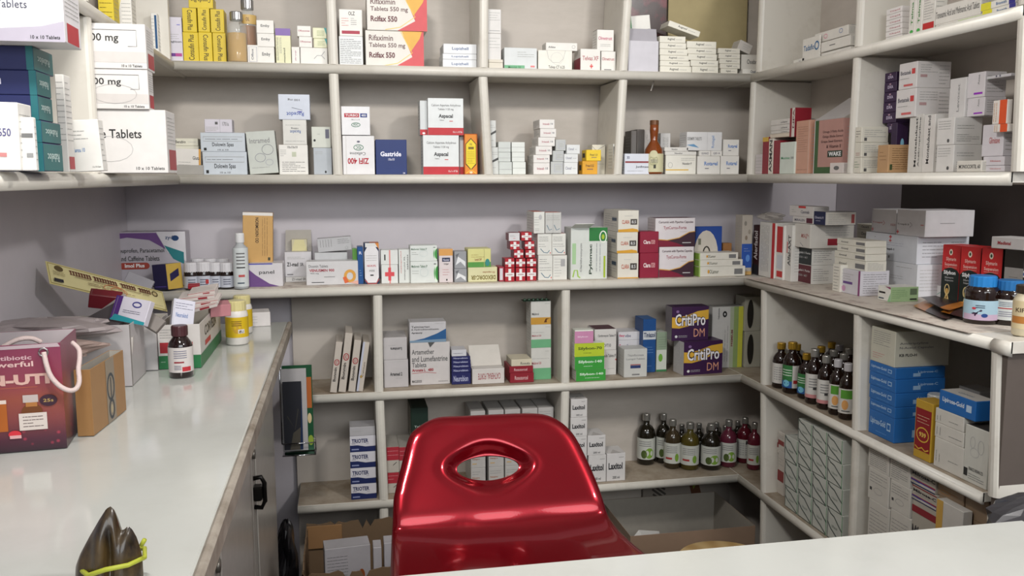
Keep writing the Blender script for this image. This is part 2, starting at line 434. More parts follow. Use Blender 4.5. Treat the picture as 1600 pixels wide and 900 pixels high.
up('R', 1336, 92, 1326, 270, ZE-TB, ZD); up('R', 1345, -60, 1338, 75, ZTOP-TB, ZE)
up('R', 1596, 20, 1584, 272, ZE-TB, ZD); up('R', 1605, -60, 1597, 0, ZTOP-TB, ZE)
up('R', 1191, 452, 1190, 600, ZA-TB, ZB, .40); up('R', 1190, 612, 1190, 765, ZB-TB, ZC, .40); up('R', 1190, 780, 1190, 900, ZC-TB, 0.002, .40)
up('R', 1337, 490, 1334, 668, ZA-TB, ZB, .40); up('R', 1334, 690, 1328, 840, ZB-TB, ZC, .40); up('R', 1328, 850, 1326, 1000, ZC-TB, 0.002, .40)
up('R', 1555, 535, 1548, 775, ZA-TB, ZB, .40); up('R', 1548, 790, 1548, 900, ZB-TB, ZC, .40); up('R', 1548, 900, 1548, 1000, ZC-TB, 0.002, .40)
up('L', 122, -80, 140, 60, ZTOP-TB, ZE); up('L', 140, 20, 155, 264, ZE-TB, ZD, 0.17)
mb = MB(); chamfer(mb, XL-.17, -0.02, ZE, XL-.0, 0.0, ZTOP-TB, PAINT); part(mb, 'upright_panel')
# back panels behind the shelves
def bpanel(x0, y0, z0, x1, y1, z1, m=PANEL):
    mb = MB(); chamfer(mb, x0, y0, z0, x1, y1, z1, m, 0.001); part(mb, 'back_panel')
bpanel(XWL, YB, ZD-TB, XR+.2, YB+.012, ZTOP); bpanel(XR+.19, -1.07, ZD-TB, XR+.2, YB, ZTOP)
bpanel(-0.6, YB, 0, XR+.42, YB+.012, ZA-TB); bpanel(XR+.415, -1.055, 0, XR+.425, YB, ZA-TB)
bpanel(XWL, -1.75, ZD, XWL+.004, YB, ZTOP)
# end panel of right lower unit
mb = MB(); chamfer(mb, XR+.006, -1.088, 0, XR+.42, -1.070, ZA-.003, mat('#5f5650', .5, name='end_panel_paint')); part(mb, 'end_panel')
uboard(ZA+.001, XR, -1.10, XR+.43, -1.057, 'W', th=.03)
# --- left counter
ctr = bpy.data.objects.new('side_counter', None); COL.objects.link(ctr); ctr.location = (-.82, -1, 0)
tag(ctr, 'long white glossy counter over grey cabinet doors along the left wall', 'counter')
def cpart(mb, name, par=ctr):
    o = mb.build(name); fix(o)
    if par is ctr: o.parent = ctr; o.matrix_parent_inverse = Matrix.Translation(-ctr.location)
    else: o.parent = par
    return o
XK = -0.588
mb = MB(); chamfer(mb, XWL+.002, -2.3, ZK-.028, XK-.012, -0.012, ZK, COUNTER, .002); cpart(mb, 'countertop')
mb = MB(); chamfer(mb, XK-.012, -2.3, ZK-.032, XK, -0.012, ZK+.001, EDGE, .004); cpart(mb, 'edging')
mb = MB(); chamfer(mb, XWL+.01, -2.28, 0.0, XK-.05, -0.36, ZK-.03, CABINET, .002); cpart(mb, 'cabinet_body')
hz = on_x(405, 770, XK-.02); HY = hz.y; HZ = hz.z
edges = [-0.365, HY-.02, HY-.50, HY-1.0]
BLK = mat('#1c1a18', .35, metal=.6, name='black_hardware')
for y1_, y0_ in zip(edges[:-1], edges[1:]):
    mb = MB(); chamfer(mb, XK-.05, y0_+.004, 0.08, XK-.03, y1_-.004, ZK-.045, CABINET, .003)
    chamfer(mb, XK-.03, y0_+.05, 0.14, XK-.027, y1_-.05, ZK-.10, mat('#a29d96', .25, name='cabinet_panel'), .001)
    dd = cpart(mb, 'cabinet_door')
    mb = MB(); hy = y0_+.022
    tube(mb, [(XK-.03, hy, HZ+.028), (XK-.016, hy, HZ+.03), (XK-.010, hy, HZ+.018), (XK-.010, hy, HZ-.018), (XK-.016, hy, HZ-.03), (XK-.03, hy, HZ-.028)], .0045, BLK)
    chamfer(mb, XK-.031, hy-.012, HZ-.014, XK-.014, hy+.012, HZ+.014, BLK, .003)
    o = mb.build('door_latch'); fix(o); o.parent = dd
    mb = MB(); tube(mb, [(XK-.03, hy, HZ+.075), (XK-.0245, hy, HZ+.075)], .009, mat('#77736c', .35, metal=.7, name='keyhole_metal'), 14); o = mb.build('keyhole'); fix(o); o.parent = dd
# --- front counter
fc = bpy.data.objects.new('front_counter', None); COL.objects.link(fc)
tag(fc, 'white laminate service counter in the foreground, in front of the red chair', 'counter')
mb = MB(); chamfer(mb, -0.50, -2.12, ZK-.03, 0.336, -1.646, ZK, COUNTER, .003); part(mb, 'countertop', fc)
mb = MB(); chamfer(mb, -0.48, -2.08, 0, 0.32, -1.68, ZK-.03, CABINET, .003); part(mb, 'cabinet_body', fc)
# ================================================================== goods on the upper left unit
RED = '#b3303a'
def lw(label, y0px, x1, yt, wd, **k): return carton(label, x1-60, x1, yt, z=k.pop('z', ZD+.0004), X=k.pop('X', -.885), w=wd, anchor=1, yaw=0, **k)
mgF = [r(.0, .14, 1, .4, '#cfcac6'), s([(.3, .78), (.93, .78), (.93, .5), (.8, .5)], .02, '#777'), t('00 mg', .3, .52, .62, .74, '#333'), t('10 x 10 Tablets', .62, .04, .92, .1, '#444')]
mgR = [r(.2, .05, .95, .38, '#a93a3f'), l(.15, .45, .9, .92, 8)]
mgR = [r(.2, .05, .95, .38, '#a93a3f'), l(.15, .45, .9, .92, 8)]
mgF = [r(.0, .14, 1, .38, '#cfcac6'), s([(.3, .86), (.90, .86), (.90, .5), (.8, .5)], .015, '#777'), t('00 mg', .39, .56, .70, .78, '#333'), t('10 x 10 Tablets', .72, .04, .95, .1, '#444')]
YL = -.745
big = carton('large white tablet carton with grey handwriting, lowest of three in upper left unit', 150, 259, 172, z=ZD+.0004, Y=YL, w=.2, anchor=1, xs=273,
   F=[t('e Tablets', .427, .55, .78, .69, '#222'), t('10 x 10 Tablets', .72, .05, .97, .1, '#444'), rings(.5, .38, .2, .2, .005, '#aaa')], R=mgR, base='#dcd9d6')
m2 = carton('white mg carton with pen scribble, middle of three in upper left unit', 130, 231, 109, on=big, Y=YL-.006, d=.10, w=.155, anchor=1, xs=239, F=mgF+[rings(.62, .38, .25, .24, .006, '#999')], R=mgR, base='#dcd9d6')
carton('white mg carton, topmost of three in upper left unit', 130, 227, 38, on=m2, Y=YL-.008, d=.10, w=.155, anchor=1, xs=239, F=mgF, R=mgR, base='#dcd9d6')
# nearer bay of the left unit, facing the camera
navF = [t('Rabeloc', .28, .42, .66, .66, '#c8c8d8', 180), r(.93, 0, 1, 1, '#2a6a70')]
navR = [t('Rabeloc', .2, .35, .8, .65, '#cfe4e0', 180)]
pv = None
for i, (x1, yt_) in enumerate(((68, 223), (65, 188), (60, 149), (57, 110), (52, 72))):
    lab = 'navy carton with teal end, %s of five-high stack in left unit' % (ORD[i] if i < 4 else 'topmost')
    pv = carton(lab, x1-70, x1, yt_, z=(pv.top+.0004) if pv else ZD+.0004, Y=-1.18, w=.13, anchor=1, xs=x1+(30 if i in(0, 4, 1) else 22), base='#262c58', F=navF, R=navR, fm={'R': '#2b6c6c', 'L': '#2b6c6c'}, group='navy and teal cartons in the left unit')
carton('big white tablet carton with lavender sweep, lying on the navy cartons in left unit', 0, 97, -30, on=pv, Y=-1.22, w=.19, anchor=1, xs=122, base='#dddbdd', h=.09,
   F=[p([(0, 0), (1, 0), (1, .30), (.85, .22), (.6, .18), (0, .18)], '#b3adbb'), t('Tablets', .57, .47, .77, .58, '#44485a', 0, 0), t('Release', .52, .66, .82, .75, '#6a86b4', 0, 0), t('80', .5, .34, .6, .44, '#555'), t('10 x 10 Tablets', .78, .04, .97, .09, '#333')],
   R=[r(.15, .02, .85, .3, RED), l(.1, .38, .9, .94, 9)])
carton('white carton with round corner at far left edge, before the navy stack', 2, 26, 160, z=ZD+.0004, Y=-1.27, w=.03, anchor=1, d=.05, F=[t('650', .2, .5, .7, .62, '#558'), r(.2, .2, .5, .26, '#c88')], lean=1)
carton('narrow white carton with grey bars standing before the navy stack', 30, 53, 183, z=ZD+.0004, Y=-1.26, d=.045, xs=57, F=[r(.15, .62, .9, .7, '#777'), r(.4, .25, .85, .33, '#999')])
carton('slim white carton with red foot behind the navy stack', 86, 100, 116, z=ZD+.0004, Y=-1.02, d=.03, xs=110, F=[l(.1, .3, .9, .95, 10)], R=[r(.1, .03, .9, .16, RED), l(.1, .3, .9, .95, 10)])
carton('white tilted carton with blue lettering beside the left unit divider', 108, 158, 188, z=ZD+.0004, Y=-0.96, d=.03, F=[t('Tamsu 10', .12, .38, .5, .46, '#3c78b4'), t('3 x 10 Caps', .68, .06, .94, .1, '#555'), l(.1, .6, .7, .82, 3)], lean=-3)
# top row of the left unit
carton('white carton with teal sweep and red foot on top row of left unit', 179, 205, -14, z=ZE+.0004, Y=-.30, d=.05, xs=212, F=[p([(0, .3), (.5, 1), (0, 1)], '#ddd07a'), l(.4, .2, .95, .8, 8), r(.3, .05, .9, .14, RED)])
carton('yellow carton on the top row of the left unit', 152, 176, -30, z=ZE+.0004, Y=-.42, d=.05, base='#d8c23c', F=[l(.1, .2, .9, .8, 4, '#5a4a10')])
carton('white carton with blue stripe at the corner of top row', 236, 246, 20, z=ZE+.0004, Y=-.05, d=.05, F=[r(.55, .2, .9, .95, '#20507c'), l(.05, .2, .5, .9, 6)])

# ================================================================== back wall, top row (stands on ZE)
Z = ZE+.0004
carton('lavender white carton with purple pink band, first on the top row', 258, 284, 26, z=Z, Y=.04, d=.05, F=[l(.1, .5, .8, .64, 3), t('Pregbloom', .15, .42, .95, .48, '#222'), r(.05, .13, .95, .2, '#6a3a8c'), r(.55, .13, .95, .2, '#b34a90'), r(.7, .82, .9, .84, '#88c')], base='#d6d2dc')
YEL = '#d9bf2e'
yF = [t('Consufin Plus', .35, .08, .72, .92, '#3a3212', 90)]; yG = [t('Consufin Plus', .35, .08, .72, .92, '#3a3212', 270)]
wh = 'in the yellow block on the top row'
y1 = stack('yellow carton', wh+', left column', [(286, 310, 50), (285, 307, 12)], z=Z, Y=.04, d=.06, base=YEL, Fs=[yF, yG], side=None, lean=0, group='yellow cartons on the top row')
stack('yellow carton', wh+', middle column', [(310.5, 331.5, 50), (309, 327.5, 12)], z=Z, Y=.042, d=.06, base=YEL, Fs=[yG, yF], side=None, group='yellow cartons on the top row')
stack('yellow carton', wh+', right column', [(332.5, 353, 51), (329, 350, 14)], z=Z, Y=.04, d=.06, base='#d4ba30', Fs=[yG, yF], side=None, group='yellow cartons on the top row')
carton('yellow carton lying across the top of the yellow block', 295, 333, -6, on=y1[1], base=YEL, d=.06, F=[t('Consufin Plus', .1, .5, .9, .85, '#3a3212', 180), r(0, 0, 1, .05, '#8a7a20')], off=.004)
carton('small white upright carton between the bottles and white stack, top row', 387, 404, 70, z=Z, Y=.03, d=.04, F=[s([(.15, .1), (.85, .1), (.85, .9), (.15, .9), (.15, .1)], .04, '#99a'), t('Oflox', .35, .2, .55, .8, '#556', 90)])
stack('white carton with dark italic lettering', 'of three beside the bottles, top row', [(403.6, 429, 73), (402, 429, 52), (401, 428, 31)], z=Z, Y=.032, d=.05, F=[t('Emby', .25, .42, .75, .68, '#333')])
carton('pale yellow carton with purple top on the top row', 430.5, 454, 44, z=Z, Y=.03, d=.04, base='#dfdeb8', F=[r(0, .8, 1, 1, '#8064a8'), l(.05, .1, .2, .75, 3, '#555', 90), l(.25, .3, .4, .75, 2, '#777', 90), t('mucinol', .5, .05, .62, .45, '#222', 90)])
carton('small pinkish white carton at foot of purple topped carton, top row', 456, 468.5, 73, z=Z, Y=.03, d=.04, F=[t('drop', .4, .2, .6, .8, '#a55a7a', 90)])
carton('white carton with molecule drawing under smaller cartons, top row', 469.5, 515, 74, z=Z, Y=.03, d=.06, key='mol', F=[s([(.5, .35), (.62, .55), (.78, .55), (.9, .35)], .04, '#aaa'), s([(.78, .55), (.9, .8)], .04, '#aaa')])
stack('small white carton with crimson lettering', 'of the pair on molecule carton', [(467.5, 488, 57), (464.5, 486, 40)], on='mol', d=.04, F=[t('Oflozomen', .08, .45, .92, .62, '#a02848')])
stack('pale yellow carton with teal corner', 'of the pair beside the first divider', [(490.5, 515, 60), (489, 514, 43)], on='mol', d=.05, base='#dedfbe', F=[p([(.82, 1), (1, 1), (1, .3)], '#3aa0a0'), l(.3, .2, .85, .75, 4, '#8a9a60')], side=None)
# bay 2
c1 = carton('white carton of fine print, lower of the pair left of orange sweep cartons', 530, 567, 56, z=Z, Y=.04, d=.07, F=[l(.05, .08, .92, .92, 14, '#555')], base='#dfe2e2')
carton('white carton with crimson band, upper of the pair left of orange sweep cartons', 530, 566, 14, on=c1, d=.07, F=[r(.1, .08, .88, .2, '#a52c44'), t('OLZ', .4, .78, .68, .92, '#333'), l(.1, .35, .4, .7, 4, '#c66'), l(.5, .4, .75, .7, 4, '#888')])
rx = [p([(.62, 1), (1, 1), (1, 0), (.5, 0), (.8, .28)], '#d2575b'), p([(.62, 1), (.97, 1), (.93, .8), (.77, .42)], '#e0ae4e'),
      s([(.6, 1), (.72, .62), (.8, .4), (.55, .1), (.3, .02)], .02, '#eecc66'), t('Rifaximin', .06, .72, .47, .88, '#6a4a4a'), t('Tablets 550 mg', .06, .5, .68, .66, '#6a4a4a'), t('Rcifax 550', .06, .24, .5, .4, '#6a3a3e', 0, .03), r(.0, 0, .002, 1, '#aaa')]
c2 = carton('large white carton with red and orange sweep, lower of the pair', 571, 662, 47, z=Z, Y=.03, d=.12, F=rx, base='#e0dcd4')
carton('large white carton with red and orange sweep, upper of the pair', 573, 667, -10, on=c2, d=.12, F=rx, base='#e0dcd4', off=-.004)
stack('flat white carton with blue lettering', 'of three in second top bay', [(692, 746, 92.5), (692, 746, 83.5), (693, 746, 68)], z=Z, Y=.04, d=.09, F=[t('Lupizhell', .26, .3, .75, .68, '#3c5a8c')], base='#e2e4e6')
# bay 3
stack('flat cream carton', 'of two under small white pair, third top bay', [(763.5, 786, 97.5), (763.5, 786, 92.5)], z=Z, Y=.03, d=.05, F=[], side=None, base='#d6d0c2')
stack('white carton with tiny print', 'of the upright pair by second divider, top row', [(762.6, 783, 52), (762.6, 783, 14)], z=Z+.012, Y=.035, d=.05, F=[l(.1, .5, .9, .9, 4), r(.1, .1, .9, .12, '#999')], base='#d9d7d4')
carton('pale grey carton with green foot in third top bay', 788, 839, 74, z=Z, Y=.035, d=.06, F=[r(0, 0, .62, .2, '#6fae84'), t('Metolab 50', .12, .05, .5, .16, '#256b3a'), l(.4, .55, .9, .85, 3), r(.8, .12, .93, .2, '#d88')], base='#d4d8d8')
c3 = carton('white carton with curved tab and italic print in third top bay', 841, 894, 78, z=Z, Y=.035, d=.07, F=[t('Telvas CT 6.25', .3, .1, .78, .25, '#333'), rings(.55, .6, .18, .3, .01, '#bbb'), s([(.25, 1), (.3, .6), (.42, .4), (.62, .4), (.74, .6), (.8, 1)], .015, '#aaa')], base='#e6e4da')
carton('flat white carton lying on the curved tab carton, third top bay', 853, 902, 66, on=c3, d=.05, F=[t('Arbine', .08, .3, .3, .55, '#333'), rings(.88, .5, .05, .2, .03, '#777')], off=.005)
carton('white carton with crimson side and cross emblem, third top bay', 907, 938, 76, z=Z, Y=.03, d=.05, xs=897, F=[t('Telvas XF', .1, .48, .9, .68, '#b0585e')]+cross(.55, .22, .08, .1, '#d8514e'), L=[r(0, 0, 1, .6, '#8e2a3c')])
c4 = carton('white carton with red print, lower of the pair by third divider, top row', 939.5, 962, 80, z=Z, Y=.035, d=.05, F=[t('Olmetrust', .05, .55, .9, .7, '#b0585e'), r(.2, .08, .7, .12, '#777')])
carton('white carton with open dark end, upper of the pair by third divider, top row', 933, 959, 46, on=c4, d=.05, F=[t('Olmetrust', .08, .52, .9, .68, '#c0486e'), l(.2, .2, .8, .35, 2)], T=[p([(0, 0), (1, 0), (1, 1), (0, 1)], '#3a3632')])
# bay 4
z0 = Z
cg = carton('lavender grey carton with raised lid in fourth top bay', 979, 1029, 63, z=Z, Y=.02, d=.05, base='#c9c7ce', F=[], side=None)
carton('white carton with green stripe tilted behind the lavender grey carton', 983, 1021, 20, z=cg.top+.001, Y=.06, d=.03, w=.072, h=.075, F=[r(.12, 0, .18, 1, '#4f8a5e'), t('ROSTORE', .45, .3, .95, .46, '#444'), r(.4, .4, .55, .47, '#d88')], lean=-6)
col1 = [(1029.5+q, 1080-q2, y_) for q, q2, y_ in ((1.5, 0, 103), (1.5, 2, 94.5), (1.5, 4, 86), (1, 6, 76), (1, 8, 66.5), (1, 9, 56))]
aF = [t('Augmed', .3, .3, .58, .75, '#444'), l(.62, .35, .85, .65, 1)]
k1 = stack('flat white carton', 'of six, left column in the corner top bay', col1, z=Z, Y=.03, d=.1, F=aF, base='#e2dfd2', group='flat white cartons in the corner top bay')
k2 = stack('flat white carton', 'of five, middle column in the corner top bay', [(1081, 1122, 103.5), (1079, 1122, 94), (1075, 1120, 84), (1074, 1119, 75), (1073, 1119, 64)], z=Z, Y=.03, d=.1, F=aF, base='#e2dfd2', group='flat white cartons in the corner top bay')
k3 = stack('flat white carton', 'of five, right column in the corner top bay', [(1126, 1152, 107), (1125, 1156, 99.5), (1124, 1156, 91.5), (1123, 1156, 83.5), (1122, 1156, 75)], z=Z, Y=.03, d=.09, F=aF, base='#dcd8cb', group='flat white cartons in the corner top bay')
carton('flat white carton tipped on top of the left column, corner top bay', 1041, 1092, 40, z=k1[-1].top+.003, Y=.05, d=.07, h=.017, F=aF, base='#e2dfd2', lean=17)
carton('flat white carton lying askew at right of corner top bay', 1160, 1190, 107.5, z=Z, Y=.03, d=.05, F=[t('Oxebril', .4, .3, .8, .8, '#345')], base='#dddad2')
ct = carton('greyish white carton leaning beside the flat columns, corner top bay', 1158, 1187, 85, z=Z+.0145, Y=.045, d=.06, F=[t('Oxebril', .3, .4, .9, .7, '#555')], base='#d0ccc4')
carton('greyish white carton tipped on another at the far corner, top row', 1150, 1174, 66, z=ct.top+.002, Y=.06, d=.05, h=.03, w=.045, F=[l(.3, .2, .9, .8, 3)], base='#c6c1ba', lean=22)
# ---- right wing, top row, bay 1
rw = dict(yaw=-90, base='#e0ddd5')
carton('small white carton at left of the first right wing top bay', 1239, 1256, 90, z=Z, X=.83, d=.03, F=[t('olk', .3, .2, .8, .7, '#777')], **rw)
carton('white carton with blue lettering and round emblem, first right wing top bay', 1254, 1281, 54, z=Z, X=.83, xs=1283, F=[t('Tadaflo', .08, .5, .68, .72, '#2a6a9c'), rings(.83, .62, .11, .15, .06, '#2a6a9c'), r(.2, .05, .9, .09, '#b34')], **rw)
q = carton('flat white carton, lower of two sprawling flats, right wing top row', 1283, 1328, 72, z=Z, X=.825, d=.06, F=[r(.4, .35, .65, .45, '#777'), r(.05, .0, .6, .06, '#b23')], **rw)
q2 = carton('flat white carton tilted on another, right wing top row', 1283, 1328, 54, z=q.top+.004, X=.83, d=.06, F=[r(.3, .45, .5, .55, '#777')], T=[r(.1, .1, .9, .9, '#9a968e')], **rw)
carton('white carton with blue ribbon print topping the right wing pile, top row', 1273, 1325, 32, z=q2.top+.004, X=.84, d=.05, h=.026, F=[rings(.35, .5, .05, .2, .05, '#d58'), rings(.8, .6, .05, .2, .05, '#36a')], T=[r(.3, .2, 1, .9, '#8fb4cf')], **rw)
# ---- right wing, top row, bay 2
stack('small white carton with red lettering', 'of the leaning column, end top bay', [(1383+i*.3, 1408, 53-i*8.9) for i in range(6)], z=Z, X=.83, xs=1421, yaw=-90, base='#e2dedb', F=[t('Clopid', .25, .3, .9, .6, '#b05060')], L=[])
carton('tall white carton with green mark, left of a pair in end top bay', 1421, 1431, -4, z=Z, X=.82, d=.03, F=[t('Telma', .35, .3, .65, .9, '#3a8a3a', 90), e(.5, .12, .25, .05, '#4caf50')], **rw)
carton('tall white carton with green mark, right of a pair in end top bay', 1431.5, 1442, -8, z=Z, X=.82, d=.03, F=[t('Telma', .35, .3, .65, .9, '#3a8a3a', 90), e(.5, .12, .25, .05, '#4caf50')], **rw)
carton('white carton with red block and fine print in end top bay', 1442.6, 1461, -8, z=Z, X=.82, d=.03, F=[r(.05, .02, .98, .28, '#c03030'), l(.1, .35, .9, .95, 8)], **rw)
fg = carton('flat pale green and white carton under the long white carton, end top bay', 1462, 1534, 21, z=Z, X=.815, d=.04, F=[r(.5, 0, 1, .8, '#b9d68c'), t('Trapic', .05, .3, .3, .7, '#534'), r(.3, .4, .5, .6, '#955')], **rw)
carton('long white carton with chemical name lettering in end top bay', 1462, 1532, -8, on=fg, X=.817, d=.04, F=[t('Tranexamic Acid and Mefenamic Acid Tablets', .02, .35, .98, .72, '#444', 0, 0)], **rw)
s9 = stack('flat white carton with yellow end', 'of two at far right end of top row', [(1535, 1586, 4), (1533, 1586, -8)], z=Z, X=.815, d=.05, yaw=-90, base='#e6e4dc', F=[r(0, 0, .3, 1, '#e0d83c'), t('Bromith', .45, .3, .75, .7, '#3a6aa0'), r(.82, 0, 1, 1, '#39388a')])

# ================================================================== back wall, middle row (stands on ZD)
Z = ZD+.0004
stack('flat cream strip carton with bold lettering', 'of two in first middle bay', [(275, 311, 228), (275, 310, 216)], z=Z+.02, Y=.06, d=.05, F=[t('Benzbio', .0, .35, .45, .72, '#222'), l(.55, .4, .9, .6, 1)], base='#dcd9c8')
carton('white carton with orange edge leaning in first middle bay', 274, 313, 233, z=Z+.004, Y=.03, d=.02, F=[r(.92, 0, 1, 1, '#d09a48'), t('Gluta', .68, .55, .95, .7, '#444'), l(.1, .15, .6, .5, 3)], lean=2, base='#dedad4')
carton('flat grey leaflet pack lying at foot of first middle bay', 276, 318, 258, z=Z, Y=.012, d=.014, F=[], base='#a5a29c', side=None)
dF = [s([(.06, .78), (.94, .78), (.94, .55), (.06, .55), (.06, .78)], .02, '#999'), l(.1, .58, .9, .74, 1, '#666'), t('Dolowin Spas', .26, .22, .74, .48, '#222'), r(.07, .06, .13, .2, '#222'), t('10 x 10', .38, .06, .62, .13, '#555')]
c5 = stack('long grey white carton with boxed print', 'of the pair in first middle bay', [(317, 386, 237), (313.5, 383, 207)], z=Z, Y=.03, d=.1, F=dF, base='#c4cbd2')
carton('small lilac white carton topping the long grey pair, first middle bay', 320, 363, 186, on=c5[1], xs=None, d=.05, F=[l(.05, .1, .5, .45, 3), r(.38, .6, .48, .8, '#555'), s([(.56, 0), (.56, 1)], .02, '#999'), t('1701a', .65, .5, .88, .8, '#777')], base='#cfcbd4')
carton('white carton covered in pen scribbles, tilted in first middle bay', 389, 434, 206, z=Z, Y=.03, d=.05, lean=-4, F=[t('Intramed', .1, .72, .8, .84, '#888'), rings(.7, .56, .2, .12, .012, '#556'), rings(.42, .38, .18, .1, .012, '#778'), rings(.72, .26, .13, .07, .01, '#99a'), l(.1, .1, .9, .2, 1)], base='#c2c6bf')
c6 = carton('white carton of fine print at the bottom of the mixed tower, middle row', 436, 481, 226, z=Z, Y=.03, d=.06, F=[t('10x10x10', .3, .88, .65, .96, '#333'), r(.45, .6, .6, .76, '#bfc4ae'), l(.1, .08, .9, .45, 6, '#555'), l(.05, .6, .25, .85, 4)])
c7 = carton('white carton printed upside down, middle of the mixed tower, middle row', 442, 479, 187, on=c6, d=.06, F=[l(.12, .74, .85, .84, 1), t('Racedot', .3, .45, .75, .58, '#44639c', 180), t('100mg', .35, .62, .65, .7, '#666', 180), l(.1, .08, .9, .2, 1)], base='#d6d5cf')
carton('lavender white carton with blue upside down name, top of mixed tower', 435, 484, 147, on=c7, d=.06, F=[t('Racedot', .25, .14, .8, .3, '#3350a0', 180), t('100 mg', .3, .74, .68, .84, '#555', 180), s([(.42, .48), (.76, .38)], .015, '#445'), r(.6, .3, .75, .34, '#66a')], base='#ccd2de')
c8 = carton('grey blue blank carton, lower of the pair beside first divider, middle row', 490, 521, 231, z=Z, Y=.03, d=.06, F=[l(.1, .75, .5, .88, 2), e(.65, .1, .05, .05, '#222')], base='#b4bac0')
carton('pale carton with barcode, upper of the pair beside first divider, middle row', 487, 519, 198, on=c8, d=.06, F=[r(.72, .45, .92, .88, '#667'), e(.15, .35, .06, .06, '#222'), l(.3, .6, .55, .7, 1)], base='#cdd0c6')
# bay 2
zf = carton('white carton with red upside down lettering, beneath another, middle row', 535, 585, 212, z=Z, Y=.03, d=.07, F=[t('ZIFI 400', .15, .27, .82, .43, '#b02434', 180, .03), t('Cefixime', .22, .5, .72, .58, '#777', 180), rings(.5, .7, .15, .07, .02, '#3c7a58'), t('FDC', .42, .66, .58, .74, '#3c7a58', 180), e(.5, .85, .05, .025, '#667'), r(.1, 0, .12, 1, '#d2d0ce')], base='#e4e3e4')
carton('white carton with red and navy name plate, upper left of second middle bay', 533.5, 578, 166, z=zf.top+.002, Y=.03, d=.07, F=[r(.1, .62, .62, .76, '#b0323e'), r(.66, .62, .9, .76, '#2a3a80'), t('TURBO', .14, .65, .58, .73, '#eee'), t('400', .7, .65, .86, .73, '#eee'), t('100 x 1 x 10', .34, .52, .64, .56, '#777'), rings(.5, .36, .15, .07, .02, '#3c7a58'), t('FDC', .42, .33, .58, .4, '#3c7a58')], base='#e6e6e8')
carton('navy blue carton with white lettering in second middle bay', 587, 635.5, 218, z=Z, Y=.035, d=.07, F=[t('Gastride', .15, .52, .82, .66, '#eef', 0, .03), t('10x10', .4, .4, .6, .47, '#dde'), t('3', .86, .02, .94, .06, '#dde')], base='#23356e', side=None)
asF = [r(0, 0, 1, .2, '#bf3038'), t('Calcium Aspartate Anhydrous', .1, .76, .92, .84, '#777'), t('Tablets 1120 mg', .28, .66, .72, .73, '#777'), t('Aspacal', .3, .44, .7, .57, '#333', 0, .03), t('Tablets', .32, .39, .45, .42, '#777'), r(.6, .37, .7, .39, '#c66'), t('10 x 1 x 10 Tab', .7, .06, .96, .11, '#eee')]
ac = carton('white carton with red foot, lower front of the red footed group', 661, 717, 211, z=Z, Y=.03, d=.07, F=asF, base='#e0e4e4')
carton('white carton with red foot, upper front of the red footed group', 668.5, 724, 153, on=ac, d=.07, F=asF, base='#e0e4e4')
carton('narrow red footed white carton behind the lower one, second middle bay', 718, 724.5, 213, z=Z, Y=.06, d=.06, F=[r(0, 0, 1, .2, '#bf3038')], base='#d8dcdc')
carton('narrow red footed white carton peeking at left of the upper one', 656, 667.5, 157, z=ac.top+.001, Y=.045, d=.06, F=[r(0, 0, 1, .16, '#bf3038'), e(.5, .05, .2, .03, '#eee')], base='#d4d8d8')
carton('orange carton with yellow hexagon panel by the second divider, middle row', 725.5, 746, 209, z=Z, Y=.035, d=.06, base='#c4601c', side=None,
   F=[r(.06, .02, .94, .98, '#e08a28'), p([(.08, .25), (.08, .75), (.5, .9), (.92, .75), (.92, .25), (.5, .1)], '#54380c'), p([(.13, .27), (.13, .74), (.5, .87), (.87, .74), (.87, .27), (.5, .13)], '#e9d02c'), t('OIL', .4, .72, .6, .77, '#443'), r(.3, .62, .72, .68, '#7a6a1a'), l(.22, .25, .78, .58, 8, '#a8951c'), s([(.1, .02), (.5, .12), (.9, .02)], .06, '#f0c040'), e(.5, .05, .12, .03, '#f4d8b0')])
# bay 3
stack('tall white carton with slanted black bar', 'of the pair by second divider, middle row', [(765, 779.5, 230), (765, 775, 188)], z=Z, Y=.04, d=.05, F=[p([(0, .42), (1, .55), (1, .64), (0, .5)], '#444'), l(.1, .7, .9, .85, 2), l(.1, .2, .6, .3, 1)], base='#cfd1ce')
g3 = 'small pale boxes in third middle bay'
stack('small pale green white carton', 'of three, first column, third middle bay', [(779.8, 800, 253), (779, 798, 238), (778.8, 798, 221.5)], z=Z, Y=.035, d=.05, F=[s([(0, .4), (1, .4)], .04, '#aaa')], base='#ccd1cd', group=g3)
stack('small white green carton', 'of three, second column of third middle bay', [(801, 821.5, 253), (800, 820, 238), (799.5, 820, 222)], z=Z, Y=.035, d=.05, F=[s([(0, .5), (1, .5)], .04, '#b4b8b4')], base='#dfe3de', group=g3)
mF = [t('Intasab', .22, .4, .66, .62, '#b0606e'), t('10', .74, .42, .88, .62, '#556')]
stack('white carton with pink print', 'of six-high leaning tower, middle row', [(833.5, 859, 254.5), (833.5, 859, 242), (837, 862.5, 228.5), (841, 867, 214.5), (844, 869, 201), (843, 866.5, 186.5)], z=Z, Y=.03, d=.09, F=mF, base='#e5e2de')
stack('pale grey carton', 'of three behind the leaning tower, middle row', [(860.5, 880, 252.5), (863.5, 881, 235.5), (868, 884, 218)], z=Z, Y=.045, d=.07, F=[s([(.3, .2), (.9, .2), (.9, .8), (.3, .8), (.3, .2)], .03, '#aab'), l(.35, .3, .85, .7, 3)], base='#bfc2c0')
stack('white carton with grey italic print', 'of three right of leaning tower', [(881.2, 902.5, 254), (881.6, 903, 240.5), (885.5, 906, 226)], z=Z, Y=.038, d=.05, F=[t('Clonaf', .1, .4, .55, .65, '#889'), l(.62, .4, .9, .6, 1)], base='#dfe2e2')
